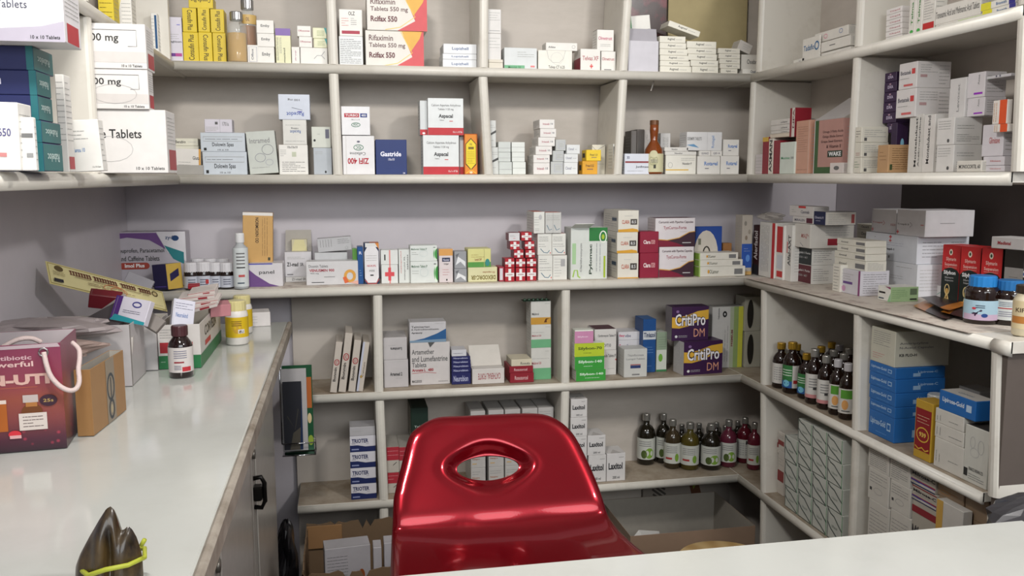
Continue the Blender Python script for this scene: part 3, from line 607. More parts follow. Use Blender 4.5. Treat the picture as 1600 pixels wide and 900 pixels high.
yc = carton('small orange carton under a yellow one, third middle bay', 910, 933.5, 251.5, z=Z, Y=.03, d=.045, xs=904, F=[t('Frisol 0.5', .22, .55, .75, .75, '#433'), r(.3, .35, .7, .42, '#865')], base='#dda22c', L=[r(.2, .3, .7, .7, '#333')])
carton('small yellow carton on an orange one, third middle bay', 916, 939, 234, on=yc, d=.045, xs=909, F=[t('Frisol 1.0', .25, .45, .75, .65, '#443'), r(.35, .28, .7, .34, '#876')], base='#ecc92e', L=[r(.2, .3, .7, .7, '#333')])
carton('pale cream carton with curved lines behind the yellow carton', 925, 956.5, 226, z=Z, Y=.085, d=.05, F=[s([(0, .95), (.2, .85), (.4, .8), (.6, .88), (1, .98)], .02, '#556'), l(.45, .3, .9, .6, 3), r(.5, .7, .66, .8, '#666')], base='#dad6c6')
carton('narrow white carton with black blotchy stripe by third divider, middle row', 958, 970.5, 225, z=Z, Y=.012, d=.05, F=[r(.1, .12, .45, .92, '#1c1c1c'), r(.58, .3, .82, .65, '#667'), r(.15, .3, .3, .36, '#ddd'), r(.2, .6, .42, .66, '#ddd')], base='#dcdcd6')
# bay 4
carton('white carton with navy and red line at left of corner middle bay', 976, 1017, 240, z=Z, Y=.012, d=.03, F=[r(.02, .55, .95, .63, '#8c3438'), t('Jonfimass', .42, .28, .92, .42, '#333'), t('30', .08, .74, .18, .88, '#446'), l(.1, .1, .7, .22, 1)], base='#d8dce6')
for i, (a, b_, y_) in enumerate(((986, 994.6, 204), (995.2, 1006.5, 202), (1007, 1017, 203), (1032, 1047.5, 208))):
    carton(['dark grey upright carton, first behind the amber bottle, middle row', 'dark grey upright carton, second behind the amber bottle, middle row', 'whitish upright carton directly behind the amber bottle, middle row', 'white upright carton right of the amber bottle, middle row'][i], a, b_, y_, z=Z, Y=.1, d=.06, F=[l(.2, .5, .8, .9, 4, '#777', 90)], base=['#6c6763', '#6a6561', '#c8c4c0', '#d2d0ce'][i])
c9 = carton('cream carton with yellow line beside the amber bottle, middle row', 1040, 1087.5, 242.5, z=Z, Y=.03, d=.07, F=[r(0, .2, .75, .26, '#e0b84a'), t('Novelor F', .55, .5, .85, .62, '#444'), l(.5, .7, .95, .88, 2), rings(.15, .48, .07, .14, .02, '#aaa')], base='#e6e4da')
stack('flat white carton with tiny black name', 'of two on the yellow line carton', [(1039, 1088, 236.5), (1038, 1075, 230)], on=c9, d=.06, F=[t('Novelor', .3, .3, .55, .7, '#333')], base='#dedcd6')
ro = [t('Rotagel', .3, .42, .88, .7, '#6a8cc4', 0, .03), r(.33, .3, .5, .34, '#667')]
ra = carton('white carton with pale blue name, front left of the blue lettered group', 1089.5, 1125, 244, z=Z, Y=.03, d=.07, F=ro)
rb = carton('white carton with pale blue name, front right of the blue lettered group', 1126, 1154.5, 243.5, z=Z, Y=.03, d=.07, F=ro)
carton('white carton with pale blue name, upper right of the blue lettered group', 1130, 1154.5, 218, on=rb, d=.07, F=ro)
fl = carton('flat white carton between the blue lettered cartons, left', 1092, 1110, 235.5, on=ra, d=.05, F=[t('OLVANCE', .2, .3, .8, .7, '#667')], off=.0)
carton('flat white carton between the blue lettered cartons, right', 1110.5, 1128, 235.5, on=ra, d=.05, F=[t('QD A', .2, .3, .8, .7, '#667')])
carton('large white carton with blue swoosh topping the blue lettered group', 1073, 1128, 206, on=fl, d=.06, w=None, F=[t('DERMIPE TABLETS', .02, .55, .42, .72, '#777'), p([(0, .3), (.2, .35), (.35, .15), (.15, .22)], '#6a9cc4'), s([(.58, 0), (.58, 1)], .01, '#bbb'), t('Rotagel', .7, .15, .8, .8, '#8aa4cc', 90)], base='#dddddd')
# ---- right wing, middle row, bay 1
rw = dict(yaw=-90)
carton('small white carton at foot of corner, first right wing middle bay', 1180, 1191, 241, z=Z, X=.80, d=.05, F=[l(.1, .1, .9, .9, 4)], base='#cdc6c6', yaw=-90)
carton('slim dark red carton with yellow top, first right wing middle bay', 1191.5, 1200.5, 214, z=Z, X=.80, d=.08, F=[r(0, .88, 1, 1, '#d6b04a')], base='#8c2430', side=None, yaw=-90)
carton('slim white carton with black lettering between dark red ones', 1201, 1208, 216, z=Z, X=.80, d=.08, F=[t('AXMAN', .2, .05, .8, .95, '#333', 90, .03)], base='#ddd6ca', side=None, yaw=-90)
carton('slim dark red carton beside the pale mint carton, right wing', 1208.5, 1218, 219, z=Z, X=.80, d=.08, F=[], base='#8c2430', side=None, yaw=-90)
carton('pale mint carton with green name, first right wing middle bay', 1218.6, 1241.5, 221, z=Z, X=.795, d=.08, F=[t('Mucinac', .1, .46, .7, .54, '#3a9a6a'), t('300', .75, .46, .95, .54, '#888')], base='#d4dcd2', yaw=-90)
sx = [(1206, 1233, 215), (1203, 1233, 205), (1203, 1233, 196.5), (1203, 1233, 185)]
pv = carton('flat cream white carton, bottom of the flat pile, first right wing middle bay', 1203, 1233, 207, z=Z+.104, X=.80, d=.12, F=[], base='#d9cdbb', yaw=-90)
stack('flat white carton', 'of the flat pile, first right wing middle bay', [(1204, 1233, 202), (1204, 1233, 193.5), (1204, 1233, 184.5)], on=pv, X=.80, d=.12, F=[t('olex', .55, .3, .9, .6, '#666')], base='#d6d2cc', yaw=-90)
carton('dark red white carton standing with spine lettering above mint carton', 1234, 1242, 168, z=Z+.102, X=.80, d=.05, F=[r(.45, 0, 1, 1, '#d9d4cc'), t('NPA', .6, .3, .9, .95, '#622', 90, .03)], base='#8c2430', side=None, yaw=-90)
wk = carton('large pink and green carton with raised white lid, right wing middle row', 1266.5, 1318, 184, z=Z, X=.80, yaw=-90, d=.10, base='#bf938a', w=.135,
    F=[r(0, 0, 1, 1, '#3c5c34'), r(.15, .12, 1, 1, '#b58a80'), r(0, 0, .02, 1, '#ddd'), t('Omega 3 Fatty Acids', .3, .74, 1.0, .8, '#4a2c2c'), t('Ginkgo Biloba Extract', .3, .65, 1.0, .71, '#4a2c2c'), t('Grape Seed Extract', .25, .56, .98, .62, '#4a2c2c'), t('& Vitamin E', .45, .47, .95, .53, '#4a2c2c'), r(.5, .3, 1.0, .42, '#26382a'), t('WAKE', .54, .32, .96, .4, '#eee', 0, .03)])
carton('peach coloured fine print carton standing left of the pink green one', 1244, 1265.5, 187, z=Z, X=.80, d=.06, F=[l(.15, .4, .85, .9, 12, '#96705e'), l(.15, .05, .9, .1, 1, '#96705e'), s([(.95, 0), (.95, 1)], .02, '#e8d8cc')], base='#c99a84', yaw=-90)
carton('small open white carton at foot of the pink green carton', 1296, 1317, 254, z=Z, X=.79, d=.012, F=[e(.5, .5, .2, .2, '#666')], base='#d8cfca', yaw=-90)
# ---- right wing, middle row, bay 2
PUR = '#3a2547'
pF = [t('DXA', .3, .35, .75, .65, '#cfc4dc', 0, .03), e(.5, .78, .08, .08, '#b9a')]
stack('purple carton', 'of the purple tower, right wing', [(1392, 1401, 207), (1385, 1401, 191), (1374, 1399, 174.5), (1374, 1399, 158.5), (1375, 1400, 142.5), (1375.5, 1400, 126.5), (1376, 1400, 111.5), (1361, 1385, 97)], z=Z, X=.86, d=.05, F=pF, base=PUR, fm={'R': '#2c1c38'}, side=None, yaw=-90)
carton('dark purple carton with round badge, front of the purple tower', 1392, 1401, 193, z=Z, X=.84, xs=1419, F=[], R=[e(.5, .6, .15, .1, '#8ac4e0'), r(0, .34, 1, .36, '#4c3a5c')], base='#33213f', yaw=-90)
w1 = stack('large white carton with red plus print', 'of the pair, right wing middle row', [(1400.5, 1431, 137), (1405, 1433, 95)], z=Z+.125, X=.83, xs=1486, F=[t('Betatek', .1, .55, .68, .7, '#445'), r(.72, .55, .9, .75, '#c44')]+[r(.3, .1, .8, .18, '#c66'), l(.1, .35, .6, .45, 1)], R=[l(.1, .55, .6, .9, 4), r(.1, .4, .3, .5, '#b99'), l(.65, .1, .95, .9, 6)], base='#dcd8d6', yaw=-90)
carton('white carton under the large white pair, black lettering along it', 1421, 1443, 178, z=Z, X=.835, d=.05, F=[t('Montelukast', .45, .1, .6, .95, '#333', 90), t('Acebrophylline', .72, .1, .84, .95, '#444', 90)], base='#d6d4ce', yaw=-90)
carton('tall white carton with vertical lettering beneath white pair, end middle bay', 1443.6, 1461, 178, z=Z, X=.83, d=.05, F=[t('Montelukast and', .35, .15, .6, .98, '#444', 90)], base='#dedbd6', yaw=-90)
s2 = stack('white carton with fine printed side', 'of two at front of end middle bay', [(1463, 1490, 226), (1464, 1491, 183)], z=Z, X=.81, xs=1535, F=[l(.1, .55, .8, .92, 4), e(.7, .15, .07, .07, '#555')], R=[l(.1, .55, .7, .75, 2), l(.1, .1, .9, .4, 4)], base='#dcdad6', yaw=-90)
carton('tall narrow white carton above white pair, end middle bay', 1484, 1509, 120, z=s2[1].top+.001, X=.84, d=.05, F=[t('Levocet', .5, .15, .65, .85, '#999', 90)], base='#d4d2d0', yaw=-90)
n1 = stack('white carton with purple dash', 'of the slim pair, end middle bay', [(1511, 1538, 151), (1512, 1539, 111)], z=s2[1].top+.001, X=.845, d=.05, F=[r(.4, .12, .9, .2, '#93b'), t('Azee', .6, .5, .7, .9, '#999', 90)], base='#d8d4d6', yaw=-90)
carton('wide grey white carton with two vertical stripes, end middle bay', 1540, 1578, 119, z=Z+.185, X=.845, d=.05, F=[r(.4, .3, .45, .95, '#556'), r(.55, .3, .6, .95, '#667')]+cross(.15, .08, .08, .05, '#5a9a6a'), base='#cfcdd0', yaw=-90)
e1 = stack('white silver carton with pink name', 'of three, right end of middle row', [(1534, 1568, 258.5), (1535, 1568, 244), (1535, 1568, 193)], z=Z, X=.80, d=.05, F=[t('Glimisave', .35, .4, .85, .6, '#b66')], base='#d4d0d4', yaw=-90)
stack('white and orange striped carton', 'of two at the right end, middle row', [(1551, 1573, 193), (1551, 1573, 155)], z=e1[1].top+.045, X=.785, d=.012, F=[r(.5, 0, 1, 1, '#d9552a'), l(.05, .1, .35, .9, 2, '#b85', 90)], base='#e2dcd4', side=None, yaw=-90)
carton('flat white carton with black capital name, end middle bay', 1494, 1533, 250.5, z=Z, X=.79, d=.015, F=[t('MONOCORTIL 60', .1, .3, .95, .65, '#444')], base='#dcd8ce', yaw=-90)
f1 = stack('white carton with fine printed side', 'of front left pile', [(1325.5, 1345, 246), (1325.5, 1345.5, 222.5), (1326, 1346, 198)], z=Z, X=.79, xs=1388, Fs=[[l(.1, .3, .8, .8, 3, '#686')], [l(.2, .1, .8, .35, 2, '#a66')], [l(.1, .3, .8, .8, 3, '#555')]], R=[l(.1, .3, .9, .85, 4), r(.1, .1, .2, .3, '#555')], base='#dad6c8', yaw=-90,
   descs=['white green printed carton', 'pink white carton with red block', 'white carton with black print'])
carton('tan cardboard coloured carton with pictogram, front of end middle bay', 1371, 1388, 226, z=Z, X=.805, xs=1442, d=.1, F=[l(.2, .4, .8, .8, 3, '#8a6a48')], R=[l(.1, .1, .9, .9, 10, '#7a5c3c'), r(.05, .1, .12, .3, '#3a4a2a')], base='#b9946c', yaw=-90)
# ================================================================== goods on the worktop ledge, back wall (ZA)
Z = ZA+.0016
def sheet(label, pts, m, z, cat='paper sheet', th=.0008, name='paper_sheet', wav=0.0, zs=None):
    """thin sheet whose outline is given by measured points lying at height z"""
    P = [on_z(x, y, z) for x, y in pts]
    mb = MB(); n = len(P)
    vs = [(q.x, q.y, z+(zs[i] if zs else 0)) for i, q in enumerate(P)]+[(q.x, q.y, z-th+(zs[i] if zs else 0)) for i, q in enumerate(P)]
    fs = [tuple(range(n)), tuple(range(n, 2*n))[::-1]]+[(i, n+i, n+(i+1) % n, (i+1) % n) for i in range(n)]
    mb.add(vs, fs, m); o = mb.build(name); fix(o); return tag(o, label, cat)
PAPER = grime('printed_lining_paper', '#cfc6ba', '#a08f86', 0.6, 30, 0.5, 0.7)
def lining(label, x0, x1, y0, y1, wing='F'):
    mb = MB(); chamfer(mb, x0, y0, ZA+.0002, x1, y1, ZA+.0012, PAPER, .0002); o = mb.build('lining_paper'); return tag(o, label, 'paper')
a = on_y(600, 440, .0).x
lining('printed paper lining under cartons on left half of back ledge', -0.72, on_y(700, 440, 0).x, .001, .17)
lining('printed paper lining under cartons in middle of back ledge', on_y(702, 440, 0).x, on_y(840, 440, 0).x, .004, .17)
lining('newspaper lining under cartons on the right half of back ledge', on_y(842, 440, 0).x, .76, .010, .17)
carton('large lavender painkiller carton with purple band, against wall at left end', 176, 290, 363, z=Z, Y=.125, d=.06, xs=299, name='medicine_carton', base='#b5b0b8', side=None,
  F=[p([(.0, .98), (.6, .98), (.72, .68), (.5, .85), (.2, .9), (0, .86)], '#6b4a82'), p([(.6, 1), (1, 1), (1, .45), (.75, .62)], '#d6d4d8'), p([(.7, .75), (.97, .62), (.97, .4), (.82, .5)], '#2b7a80'), e(.86, .88, .05, .05, '#1d3f6a'), t('zydus', .72, .84, .9, .93, '#1d3f6a'), t('Ibuprofen, Paracetamol', .07, .6, .7, .7, '#444'), t('and Caffeine Tablets', .08, .47, .63, .56, '#444'), e(.12, .38, .05, .06, '#a04438'), e(.44, .38, .05, .06, '#a04438'), r(.12, .32, .44, .44, '#a04438'), t('Imol Plus', .15, .35, .42, .42, '#eee', 0, .03)])
carton('navy and yellow carton tilted over the pile beside the lavender carton', 240, 276, 412, z=Z, Y=.03, d=.052, w=.055, h=.07, base='#2c2750', lean=-5, side=None, yaw=-38, anchor=0, F=[r(.1, .1, .9, .14, '#5a4a9a')], R=[r(0, 0, 1, 1, '#c8a850'), p([(.2, .3), (.8, .5), (.8, .8), (.2, .6)], '#2c2750')], T=[r(.05, .05, .95, .95, '#b0adb0'), l(.1, .1, .9, .9, 6)], fm={'R': '#c8a850', 'T': '#b0adb0'})
carton('tall tan carton with upside down print standing on a purple white carton', 377, 424, 333, z=Z+.062, Y=.09, d=.03, base='#c9a064', F=[r(0, .94, 1, 1, '#e4e0da'), t('NORMOXIN OD', .42, .4, .53, .9, '#3a2c22', 270, .02), l(.62, .15, .85, .9, 3, '#8a6a44', 90), r(.84, .06, .92, .12, '#443')], lean=2)
carton('white carton with purple swoosh under the tall tan carton', 389, 442, 412, z=Z, Y=.05, d=.08, F=[p([(0, 0), (.9, 0), (.6, .12), (.2, .5), (0, .75)], '#6b4a82'), t('panel', .3, .5, .75, .7, '#444'), p([(0, .95), (.7, .95), (.7, 1), (0, 1)], '#55a')], base='#d0cdd0')
z1 = carton('flat white carton at the bottom under the open lidded carton', 446, 480, 433, yb=441, z=Z, d=.06, F=[t('Z1-mad SR', .3, .3, .95, .8, '#555')], base='#d4d2d0')
z2 = carton('white carton with black bold name below the open lid', 445, 487, 394, on=z1, d=.065, F=[t('Z1-mad', .08, .42, .5, .58, '#222', 0, .03), t('SR', .56, .43, .7, .56, '#222'), l(.1, .7, .75, .82, 2), r(.08, .08, .3, .11, '#444')], base='#cfcdd0')
carton('small upright clear pouch in open carton lid on the back ledge', 456, 480, 374, on=z2, d=.03, base='#c9c2a4', F=[p([(0, 0), (1, 0), (.8, .95), (.2, .95)], '#d4cc9c')], cat='pouch', name='pouch', off=.03)
# raised lid of that carton is a part of it
def flap(parent_rec, name, pts, m):
    mb = MB(); n = len(pts); N = (Vector(pts[1])-Vector(pts[0])).cross(Vector(pts[2])-Vector(pts[0])).normalized()*.0012
    vs = [Vector(q) for q in pts]+[Vector(q)+N for q in pts]
    mb.add(vs, [tuple(range(n)), tuple(range(n, 2*n))[::-1]]+[(i, n+i, n+(i+1) % n, (i+1) % n) for i in range(n)], m)
    o = mb.build(name); fix(o); o.parent = parent_rec.o; return o
flap(z2, 'lid_flap', [(0, z2.d, z2.h), (z2.w, z2.d, z2.h), (z2.w*.99, z2.d+.004, z2.h+.062), (z2.w*.03, z2.d+.004, z2.h+.062)], mat('#a9a49c', .6))
vn = carton('wide white carton with red name and orange loop on the back ledge', 479, 560, 409, yb=446, z=Z, d=.06, F=[t('Diosmin Tablets', .05, .74, .42, .86, '#777'), t('VENUSMIN 900', .06, .56, .54, .68, '#a8404e', 0, .03), t('900 mg', .08, .46, .24, .52, '#666'), r(.34, .33, .55, .35, '#777'), r(.1, .1, .34, .13, '#444'), rings(.84, .36, .09, .22, .12, '#d9a04a'), p([(.7, .3), (.76, .35), (.82, .1), (.74, .05)], '#d8693c'), p([(.82, .08), (1, 0), (1, .18)], '#e4b0a0')], base='#d0cfd0')
v2 = carton('pale grey flat carton behind the wide red named carton', 492, 543, 395, z=Z, Y=vn.P.y+.063, d=.05, F=[l(.05, .5, .95, .7, 1)], base='#bfc0c2', side=None)
carton('pale grey carton of fine print tilted on top of another, back ledge', 497, 550, 370, on=v2, h=.040, d=.05, F=[l(.05, .35, .45, .9, 5, '#777', 90), l(.6, .5, .95, .9, 3, '#777'), rings(.85, .2, .04, .1, .01, '#777')], lean=-4, base='#b8b8ba')
carton('slim bright green carton beside the blue one, back ledge', 551, 558, 389, z=Z, Y=.09, d=.04, base='#6aa84e', F=[], side=None)
carton('blue carton behind the white arch carton, back ledge', 558.5, 567.5, 386, z=Z, Y=.055, d=.06, base='#1f4f8a', F=[t('R', .3, .8, .8, .88, '#dde'), l(.3, .2, .7, .4, 3, '#8ac')], side=None)
carton('navy cornered carton with white rounded panel, back ledge', 568.5, 592, 380, z=Z, Y=.05, d=.05, base='#20304e', side=None, T=[r(.4, 0, 1, 1, '#c46a3a')], F=[r(.1, .9, .95, 1, '#dcdcda'), p([(.04, .14), (.25, .03), (.8, .03), (.97, .16), (.97, .8), (.75, .92), (.25, .92), (.04, .78)], '#e4e2e4'), s([(.05, .1), (.25, .01), (.8, .01), (.98, .12)], .04, '#d8564c'), p([(.75, 1), (1, .85), (1, 1)], '#d98a3c'), l(.15, .55, .85, .72, 3), t('NEUROPIL', .2, .42, .8, .47, '#c0505a'), t('mint', .35, .3, .7, .36, '#888'), r(.4, .2, .62, .23, '#222')])
stack('white carton with pink stripe and emblem', 'of the red cross pair, back ledge', [(596, 622, 414), (595, 622, 391)], z=Z, Y=.05, d=.05, Fs=[[r(.48, 0, .56, 1, '#e0908c')]+cross(.5, .5, .28, .35, '#d8525a'), [r(.48, 0, .56, 1, '#e0908c'), r(.2, .3, .28, .7, '#444')]], base='#dfe2df')
carton('white carton with vertical pink and black lettering, back ledge', 623, 640.5, 390, z=Z, Y=.05, d=.05, F=[t('metoprolol', .15, .3, .28, .95, '#c66', 90), t('metoprolol XL', .45, .1, .6, .8, '#555', 90), t('tablets', .72, .4, .84, .85, '#555', 90)], base='#dce0dc')
gF = [e(.98, .45, .12, .4, '#4aa04a', 90, 270), p([(.9, .85), (.98, .85), (.98, .05), (.9, .05)], '#dfeedd'), e(1.0, .45, .09, .33, '#3c9440', 90, 270), t('Metformin Tablets IP', .04, .72, .62, .84, '#5a7a62'), l(.06, .4, .3, .62, 2), r(.86, .86, .94, .9, '#555'), rings(.5, .5, .15, .2, .01, '#bcc')]
stack('white carton with green half disc', 'of the pair, middle of back ledge', [(641.5, 684, 409), (641, 683, 384)], z=Z, Y=.04, d=.06, F=gF, base='#dde2de')
carton('orange topped white carton with navy plate, back ledge', 686, 707.5, 389, z=Z, Y=.04, d=.05, F=[r(0, .8, 1, 1, '#d9a05a'), r(.22, .62, .8, .74, '#2c3450'), t('Nodol', .3, .64, .72, .71, '#ccd'), t('Softgel', .35, .52, .68, .58, '#444'), l(.25, .2, .75, .42, 3, '#c88'), e(.55, .08, .05, .03, '#222')], base='#dcd2d2')
sv = stack('silver foil carton', 'of the pair, back ledge', [(710, 729.5, 420), (710, 729, 393)], z=Z, Y=.04, d=.05, F=[p([(.1, .2), (.5, .4), (.9, .1), (.9, .4), (.3, .7)], '#e4e6e8'), p([(.1, .8), (.4, .9), (.2, .6)], '#6a6c70')], base='#9a9ca0', side=None)
dx = carton('pale cream carton with upside down brown name, back ledge', 731.5, 777, 418, z=Z, Y=.035, d=.06, F=[t('DEXODRC-SR', .1, .15, .94, .45, '#7a6c2c', 180, .03), t('30 capsules', .5, .58, .92, .74, '#a0603c', 180)], base='#dcd8ac')
carton('pale yellow and green carton on the cream one, back ledge', 731, 767, 389, on=dx, d=.07, F=[r(0, 0, 1, .28, '#5a9a4a'), l(.15, .5, .75, .72, 2, '#a08a4a'), t('Lactal DIP', .3, .36, .6, .48, '#8a3a2c'), r(.7, 0, .72, 1, '#b8b27a'), e(.85, .25, .1, .2, '#3a8a84')], base='#d9d690')
# crosses
crF = cross(.5, .5, .46, .42, '#ece8e6')+[r(.2, .46, .8, .54, '#b9a0a0')]
whx = 'red carton with white cross'
def crow(xs_, yt_, z, rowname, grp='red cartons with white cross on the back ledge'):
    out = []
    for i, (a_, b_) in enumerate(xs_):
        pos = ['left', 'middle', 'right'][i] if len(xs_) == 3 else ['left', 'right'][i]
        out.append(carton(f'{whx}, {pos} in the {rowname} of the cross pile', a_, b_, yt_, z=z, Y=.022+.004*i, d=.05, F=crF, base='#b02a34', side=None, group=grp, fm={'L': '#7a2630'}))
    return max(o.top for o in out)+.0006
zz = crow([(789, 804), (806, 821), (823, 838)], 418.5, Z, 'bottom row')
zz = crow([(789, 804), (806, 821), (823, 838)], 404, zz, 'second row')
zz = crow([(803, 818), (821, 836)], 390.5, zz, 'third row')
zz4 = crow([(797, 812), (820, 835)], 377, zz, 'fourth row')
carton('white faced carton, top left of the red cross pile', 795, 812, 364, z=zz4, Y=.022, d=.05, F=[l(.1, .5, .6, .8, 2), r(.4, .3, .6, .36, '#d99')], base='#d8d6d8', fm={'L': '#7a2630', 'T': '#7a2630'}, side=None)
carton('red carton with white cross, top right of the red cross pile', 814.5, 831, 363, z=zz4, Y=.026, d=.05, F=crF, base='#b02a34', side=None)
carton('small white red carton at left foot of the red cross pile', 780, 788, 417, z=Z, Y=.03, d=.06, F=[r(.1, .1, .7, .9, '#d8d4da')], base='#a83a48', side=None)
wF = [l(.08, .62, .75, .88, 3, '#666'), l(.08, .35, .9, .55, 2, '#888'), s([(.2, .3), (.45, .12), (.7, .1), (.85, .22)], .05, '#5a7a8c'), e(.9, .1, .03, .04, '#c44')]
redtop = {'T': '#c0604a'}
b1 = carton('white carton with red top and blue curve, bottom left of block beside crosses', 841, 863.5, 399, z=Z, Y=.035, d=.06, F=wF, base='#dfdfd8', fm=redtop)
b2 = carton('white carton with fine print, bottom right of block beside the crosses', 864, 886, 399, z=Z, Y=.035, d=.06, F=[l(.1, .1, .6, .9, 6), r(.55, .55, .85, .85, '#aaa')], base='#dfdfd8', fm=redtop)
b3 = carton('white carton with red top and blue curve, middle left of block beside crosses', 840, 862, 365, z=b1.top+.0005, Y=.035, d=.06, F=wF, base='#dfdfd8', fm=redtop)
b4 = carton('white carton with red top and blue curve, middle right of block beside crosses', 862.5, 884, 365, z=b1.top+.0005, Y=.035, d=.06, F=wF, base='#dfdfd8', fm=redtop)
carton('white carton with round stamp, upper left of block beside the crosses', 834, 851, 331, z=b3.top+.0006, Y=.03, d=.07, xs=823, F=[l(.05, .35, .5, .8, 4), e(.6, .75, .15, .12, '#bbb'), l(.1, .1, .5, .25, 2)], base='#dcdcd6', fm=redtop)
carton('pale carton with two blue curves, upper right of block beside the crosses', 852, 877, 332, z=b3.top+.0006, Y=.03, d=.06, F=[l(.08, .6, .9, .88, 3), s([(.1, .4), (.25, .15), (.4, .2)], .04, '#5a7a8c'), s([(.55, .4), (.7, .15), (.9, .22)], .04, '#5a7a8c'), s([(.48, 0), (.48, 1)], .015, '#999')], base='#c6c6c2', fm={'T': '#d8715a'})
py = carton('tall white and green carton with worm logo and raised lid, back ledge', 892, 949, 356, z=Z, Y=.03, d=.08, side=None, base='#d6dad4', F=[r(.5, .74, 1, 1, '#2c7a3c'), rings(.88, .82, .09, .11, .03, '#e8ece0'), e(.88, .82, .04, .05, '#a8c038'), t('Pylomac', .5, .1, .6, .68, '#3a4a3c', 90, .03), l(.66, .15, .85, .7, 2, '#667', 90), r(.9, .03, .95, .45, '#a4bc30'), r(.04, .3, .14, .7, '#a8cc9c'), t('Clarithromycin', .25, .15, .32, .7, '#888', 90), s([(.06, .05), (.1, .18), (.18, .18), (.2, .06), (.26, .04)], .03, '#9cc83c')])
flap(py, 'lid_flap', [(0.0, .002, py.h), (py.w*.5, .002, py.h), (py.w*.55, -.035, py.h+.014), (py.w*.04, -.035, py.h+.014)], mat('#dedfda', .5))
oF = [t('CLARA', .18, .38, .55, .56, '#b5563c', 0, .02), r(.6, .34, .92, .6, '#4a4440'), t('8.5', .66, .4, .86, .54, '#ddd'), l(.3, .7, .7, .8, 1, '#bbb')]
oG = [p([(0, 0), (1, 0), (.95, .12), (.7, .17), (.4, .14), (0, .12)], '#d59e34')]+oF
oL = [l(.1, .2, .9, .85, 6), r(.6, .5, .9, .65, '#4a5a6a')]
stack('cream carton with gold foot', 'of three, right of the worm logo carton', [(965, 997.5, 396), (964, 996.5, 363), (966, 998, 329)], z=Z, Y=.03, xs=943, Fs=[oF+[r(0, 0, 1, .04, '#d59e34')], oG, oG], L=oL, base='#dcd8cc')
mm = [t('Clara', .18, .42, .56, .6, '#ead8d8', 0, .03), r(.6, .42, .8, .6, '#d8a0a4'), t('85', .62, .44, .78, .58, '#822')]
stack('maroon carton with white name', 'of two before the swoosh cartons', [(1000, 1029, 395.5), (1000, 1029, 362)], z=Z, Y=.028, d=.055, F=mm, base='#8c2038', side=None)
cuF = [t('Curcumin with Piperine Capsules', .08, .8, .95, .9, '#4a3034', 0, .02), t('TyzCurcu-Forte', .2, .58, .78, .72, '#a04a58'), l(.62, .5, .8, .54, 1), p([(0, .25), (.3, .22), (.6, .3), (.85, .5), (1, .52), (1, 0), (0, 0)], '#3c2430'), p([(0, .25), (.3, .22), (.55, .12), (.75, 0), (0, 0)], '#7a1c34'), s([(0, .27), (.3, .23), (.6, .31), (.85, .5), (1, .53)], .03, '#cfa050'), r(.68, .12, .9, .15, '#bbb')]
cu = carton('white carton with maroon gold swoosh, lower of the pair', 1030, 1084, 386, z=Z, Y=.035, d=.06, F=cuF, base='#dad4d6')
carton('white carton with maroon gold swoosh and maroon top, upper of the pair', 1024, 1086, 341, on=cu, d=.07, F=cuF, base='#dad4d6', fm={'T': '#5a2430'}, off=0)
carton('blue card pack with round disc and black emblem, back ledge', 1087, 1128, 354, z=Z+.001, Y=.08, d=.012, base='#274a96', side=None, cat='disc pack', F=[e(.4, .4, .46, .52, '#cfc8bc'), rings(.42, .42, .13, .16, .05, '#3a342e'), t('200', .35, .28, .5, .36, '#111', 0, .04), r(.1, .62, .2, .75, '#776'), e(.42, .42, .05, .06, '#8a847a')])
carton('small brown carton behind the flat cartons near ledge corner', 1129, 1143, 380, z=Z, Y=.10, d=.03, base='#9a6c40', F=[l(.2, .3, .8, .7, 2, '#4a3018')], side=None)
oc = [r(0, 0, .02, 1, '#9ac04c'), t('OLamor', .22, .3, .42, .7, '#665'), r(.76, .2, .94, .75, '#777'), e(.2, .5, .02, .2, '#d9a03c')]
stack('flat white carton with green end', 'of three near ledge corner', [(1092, 1164, 417), (1092, 1160, 406.5), (1092, 1153, 395.5)], z=Z, Y=.02, d=.07, F=oc, base='#dedbd0', fm={'L': '#8cb04a'}, L=[])
# corner and right wing ledge
carton('tall carton with small round symbols and blue lower half, ledge corner', 1160, 1176, 336, z=Z, Y=.045, d=.05, F=[r(0, .12, 1, .52, '#2a52a4'), r(0, 0, 1, .06, '#c8a060'), e(.3, .86, .12, .04, '#8a857c'), e(.7, .72, .12, .04, '#9a9184'), e(.4, .62, .12, .04, '#8a7c6c'), e(.6, .28, .2, .06, '#5a8ad0'), l(.2, .38, .8, .46, 2, '#9ac')], base='#b5ada2')
ry = -90
carton('slim dark maroon carton with white vertical name, ledge corner', 1177, 1186, 352, z=Z, X=.848, d=.06, base='#3c1c20', side=None, yaw=ry, F=[t('Alerfadol', .2, .3, .8, .88, '#e4dcdc', 90, .02), r(0, .0, 1, .2, '#2a2a30')])
def bag(label, c, rx, ry_, rz, col, rough=.3, al=1, seed=1, cat='plastic bag', yaw_=0):
    rnd = random.Random(seed); mb = MB(); n, m_ = 20, 12; vs = []
    for i in range(m_+1):
        th = math.pi*i/m_
        for k in range(n):
            a_ = 2*math.pi*k/n; q = 1+.22*math.sin(3*a_+seed+i*.8)*math.sin(th)+rnd.uniform(-.09, .09)*math.sin(th)
            zq = -math.cos(th); vs.append((c[0]+rx*q*math.sin(th)*math.cos(a_), c[1]+ry_*q*math.sin(th)*math.sin(a_), c[2]+max(-.92, zq*(1+rnd.uniform(-.05, .05)))*rz))
    fs = [(i*n+k, i*n+(k+1) % n, (i+1)*n+(k+1) % n, (i+1)*n+k) for i in range(m_) for k in range(n)]
    mb.add(vs, fs, mat(col, rough, alpha=al, name='bag_film'), False); o = mb.build('plastic_bag'); fix(o); return tag(o, label, cat)
